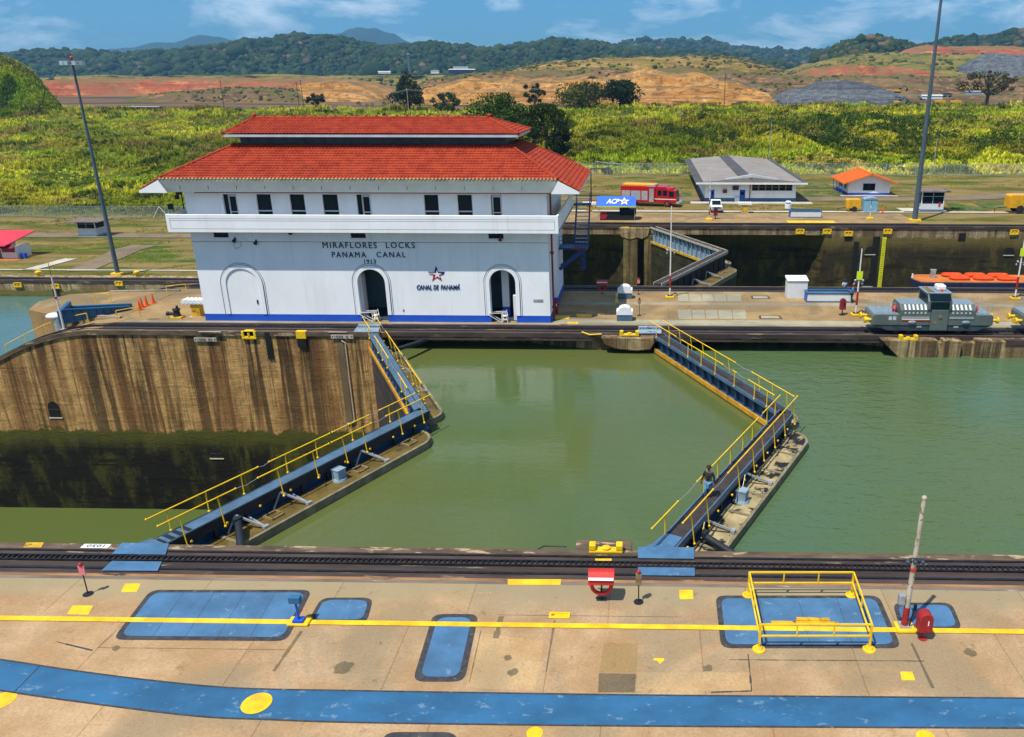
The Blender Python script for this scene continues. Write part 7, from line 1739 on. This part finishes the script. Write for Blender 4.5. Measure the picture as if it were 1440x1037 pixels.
tree(700, 132, 92, 232, 'broad dark green tree behind the right end of the red roof', (.022,.060,.006), (.07,.13,.010), nc=60, per=110)
tree(766, 147, 74, 214, 'dark green tree standing in the grass right of the roof ridge', (.016,.034,.007), (.050,.085,.012), nc=50, per=100, fill=.3)
tree(787, 178, 34, 208, 'round dark shrub-like tree at the foot of the tree right of the roof', (.014,.030,.008), (.040,.065,.012), nc=24, per=90)
tree(571, 101, 48, 440, 'conical dark tree alone beyond the left half of the roof', (.022,.034,.012), (.065,.075,.022), nc=44, per=70, shape='cone', fill=.28)
tree(872, 114, 54, 432, 'round very dark tree, right of the olive tree before the orange cut', (.012,.028,.008), (.035,.060,.012), nc=42, per=80)
tree(818, 117, 66, 436, 'wide olive green tree before the orange cut', (.055,.070,.012), (.13,.14,.02), nc=44, per=70)
tree(750, 118, 34, 445, 'thin open tree with gaps between its boughs before the orange cut', (.03,.045,.012), (.07,.09,.02), nc=22, per=45, shape='flat', sparse=True, fill=.3)
tree(628, 131, 44, 442, 'low loose leafy tree right of the conical tree', (.04,.06,.012), (.11,.13,.02), nc=24, per=55, sparse=True)
tree(1393, 101, 78, 425, 'nearly bare tree with thin brownish twigs at the right of the quarry', (.055,.052,.022), (.12,.10,.045), nc=46, per=26, shape='flat', sparse=True, fill=.2)
tree(442, 131, 26, 470, 'small grey green tree in the brown field left of the roof ridge', (.04,.045,.02), (.09,.09,.03), nc=18, per=40, sparse=True)
tree(853, 236, 16, 184, 'small clipped dark bush at the boundary fence gate', (.02,.045,.012), (.05,.09,.02), nc=10, per=60, name='bush')
q = P(832, 108, 440); t = thing('palm_tree', 'small dark palm rising above the olive tree', 'palm', (q.x, 440, fz(q.x, 440))); H_ = q.z-t.location.z
MB().cyl((0,0,0),(.3,0,H_),.22,.16,8).build('trunk', M['bark'], t); b = MB()
for k in range(13):
    a = 2*pi*k/13; L_ = R_.uniform(2.4, 3.4); pts_ = [(.3+L_*s*cos(a), L_*s*sin(a), H_+1.1*s-2.2*s*s) for s in (0,.3,.6,.85,1)]
    for p_, r_ in zip(pts_[:-1], pts_[1:]): b.bar(p_, r_, .55, .04)
o = b.build('fronds', M['leaf'], t); at = o.data.color_attributes.new('tint', 'FLOAT_COLOR', 'POINT')
for d_ in at.data: d_.color = (.03, .05, .012, 1)

# --- machines and sheds on the digging site
def excavator(px, py, D, label, flip=1):
    q = P(px, py, D); t = thing('excavator', label, 'excavator', (q.x, D, q.z), 0, 'yellow machines on the digging site'); s = 1.15
    MB().box(-2.2*s,2.2*s,-1.6*s,-.9*s,0,.9*s).box(-2.2*s,2.2*s,.9*s,1.6*s,0,.9*s).build('track', M['black'], t, bevel=.1)
    MB().box(-2.4*s,1.9*s,-1.4*s,1.4*s,1.0*s,2.3*s).build('body', M['vehicle_yellow'], t, bevel=.15); MB().box(.5*s,1.9*s,-1.4*s,-.2*s,2.3*s,3.4*s).build('cab', M['glass'], t, bevel=.08)
    f = flip; b = MB().bar((1.5*f*s,0,1.8*s),(4.2*f*s,0,5.0*s),.55).bar((4.2*f*s,0,5.0*s),(6.6*f*s,0,3.2*s),.42); b.build('boom', M['loco_dark'], t); MB().bar((6.6*f*s,0,3.2*s),(6.0*f*s,0,1.2*s),.9,1.2).build('bucket', M['black'], t)
excavator(1262, 131, 700, 'excavator with raised boom on the grey rubble'); excavator(1262, 147.5, 660, 'excavator at the foot of the grey rubble heap')
def dumper(px, py, D, label, c='vehicle_yellow'):
    q = P(px, py, D); t = thing('dump_truck', label, 'dump truck', (q.x, D, q.z), 0, 'trucks on the digging site')
    MB().extr([(-3.6,1.5),(2.2,1.3),(2.6,3.4),(-4.2,2.8)], 'y', -1.5, 1.5).build('bed', M[c], t); MB().box(2.4,4.6,-1.4,1.4,1.0,3.0).build('cab', M[c], t, bevel=.1)
    for x_ in (-2.4,-.6,3.3):
        for y_ in (-1.6, 1.0): MB().cyl((x_,y_,.8),(x_,y_+.6,.8),.8,n=14).build('wheel', M['rubber'], t)
for px, py, D, lab, c in ((1320,147,660,'yellow dump truck right of the mast on the site road','vehicle_yellow'),(1342,147.5,655,'yellow dump truck farther right on the site road','vehicle_yellow'),(1355,128,760,'small distant yellow truck by the red bank','vehicle_yellow'),(1377,128,760,'small distant yellow truck, right one by the red bank','vehicle_yellow'),(1300,141,690,'pale grey truck between excavator and mast','steel'),(1330,137,700,'dark truck behind the site road','black'),(1006,147,650,'yellow dump truck below the orange cut','vehicle_yellow')): dumper(px, py, D, lab, c)
for k, (px, py, D, L_, h, m, lab) in enumerate(((1310,139,690,16,2.5,'booth_white','long white site trailer by the mast'),(1372,133,745,18,2.5,'steel','long grey site trailer by the bare tree'),(541,103.5,1500,22,3,'booth_white','long low white shed below the forest'),(612,103.5,1480,14,4,'booth_white','small white shed right of the chimney'),(650,103,1500,46,6,'hull_blue','long dark shed below the forest'),(648,96.5,1520,26,2.5,'booth_white','pale roofed shed behind the dark shed'),(62,154,470,11,1.3,'steel','grey barrier stacked in the left field'),(200,152.5,460,20,1.0,'pipe_red','low red and white barge section lying in the left field'),(985,151.5,600,8,2,'white','white van-like site cabin below the orange cut'))):
    q = P(px, py, D); t = thing('site_shed' if h > 1.4 else 'barrier', lab, 'shed' if h > 1.4 else 'barrier', (q.x, D, q.z-.3)); MB().box(-L_/2,L_/2,-2,2,0,h).build('wall', M[m], t); MB().extr([(-2.4,h),(2.4,h),(0,h+.35*min(h,3))], 'x', -L_/2-.3, L_/2+.3).build('roof', M['booth_white' if k % 2 == 0 else 'steel'], t)
q = P(577, 103, 1500); zt_ = P(577, 77, 1500).z; t = thing('chimney', 'slender dark chimney tower below the forested hills', 'chimney', (q.x, 1500, q.z)); MB().cyl((0,0,0),(0,0,zt_-q.z),3.0,2.4,14).build('shaft', M['mast'], t, smooth=40); MB().cyl((0,0,zt_-q.z),(0,0,zt_-q.z+2),3.2,3.2,14).build('cap', M['steel'], t)
# --- the air
hz_t = NT('air_haze'); nt = hz_t.mat.node_tree; nt.nodes.remove(hz_t.b); pv = nt.nodes.new('ShaderNodeVolumePrincipled'); pv.inputs['Color'].default_value = (.28,.66,1.0,1); pv.inputs['Density'].default_value = 9e-5; pv.inputs['Anisotropy'].default_value = .2
nt.links.new(pv.outputs[0], nt.nodes['Material Output'].inputs['Volume'])
b = MB().box(-9500, 9500, -300, 10500, -24, 640); o = b.build('haze', hz_t.mat); tag(o, kind='stuff')
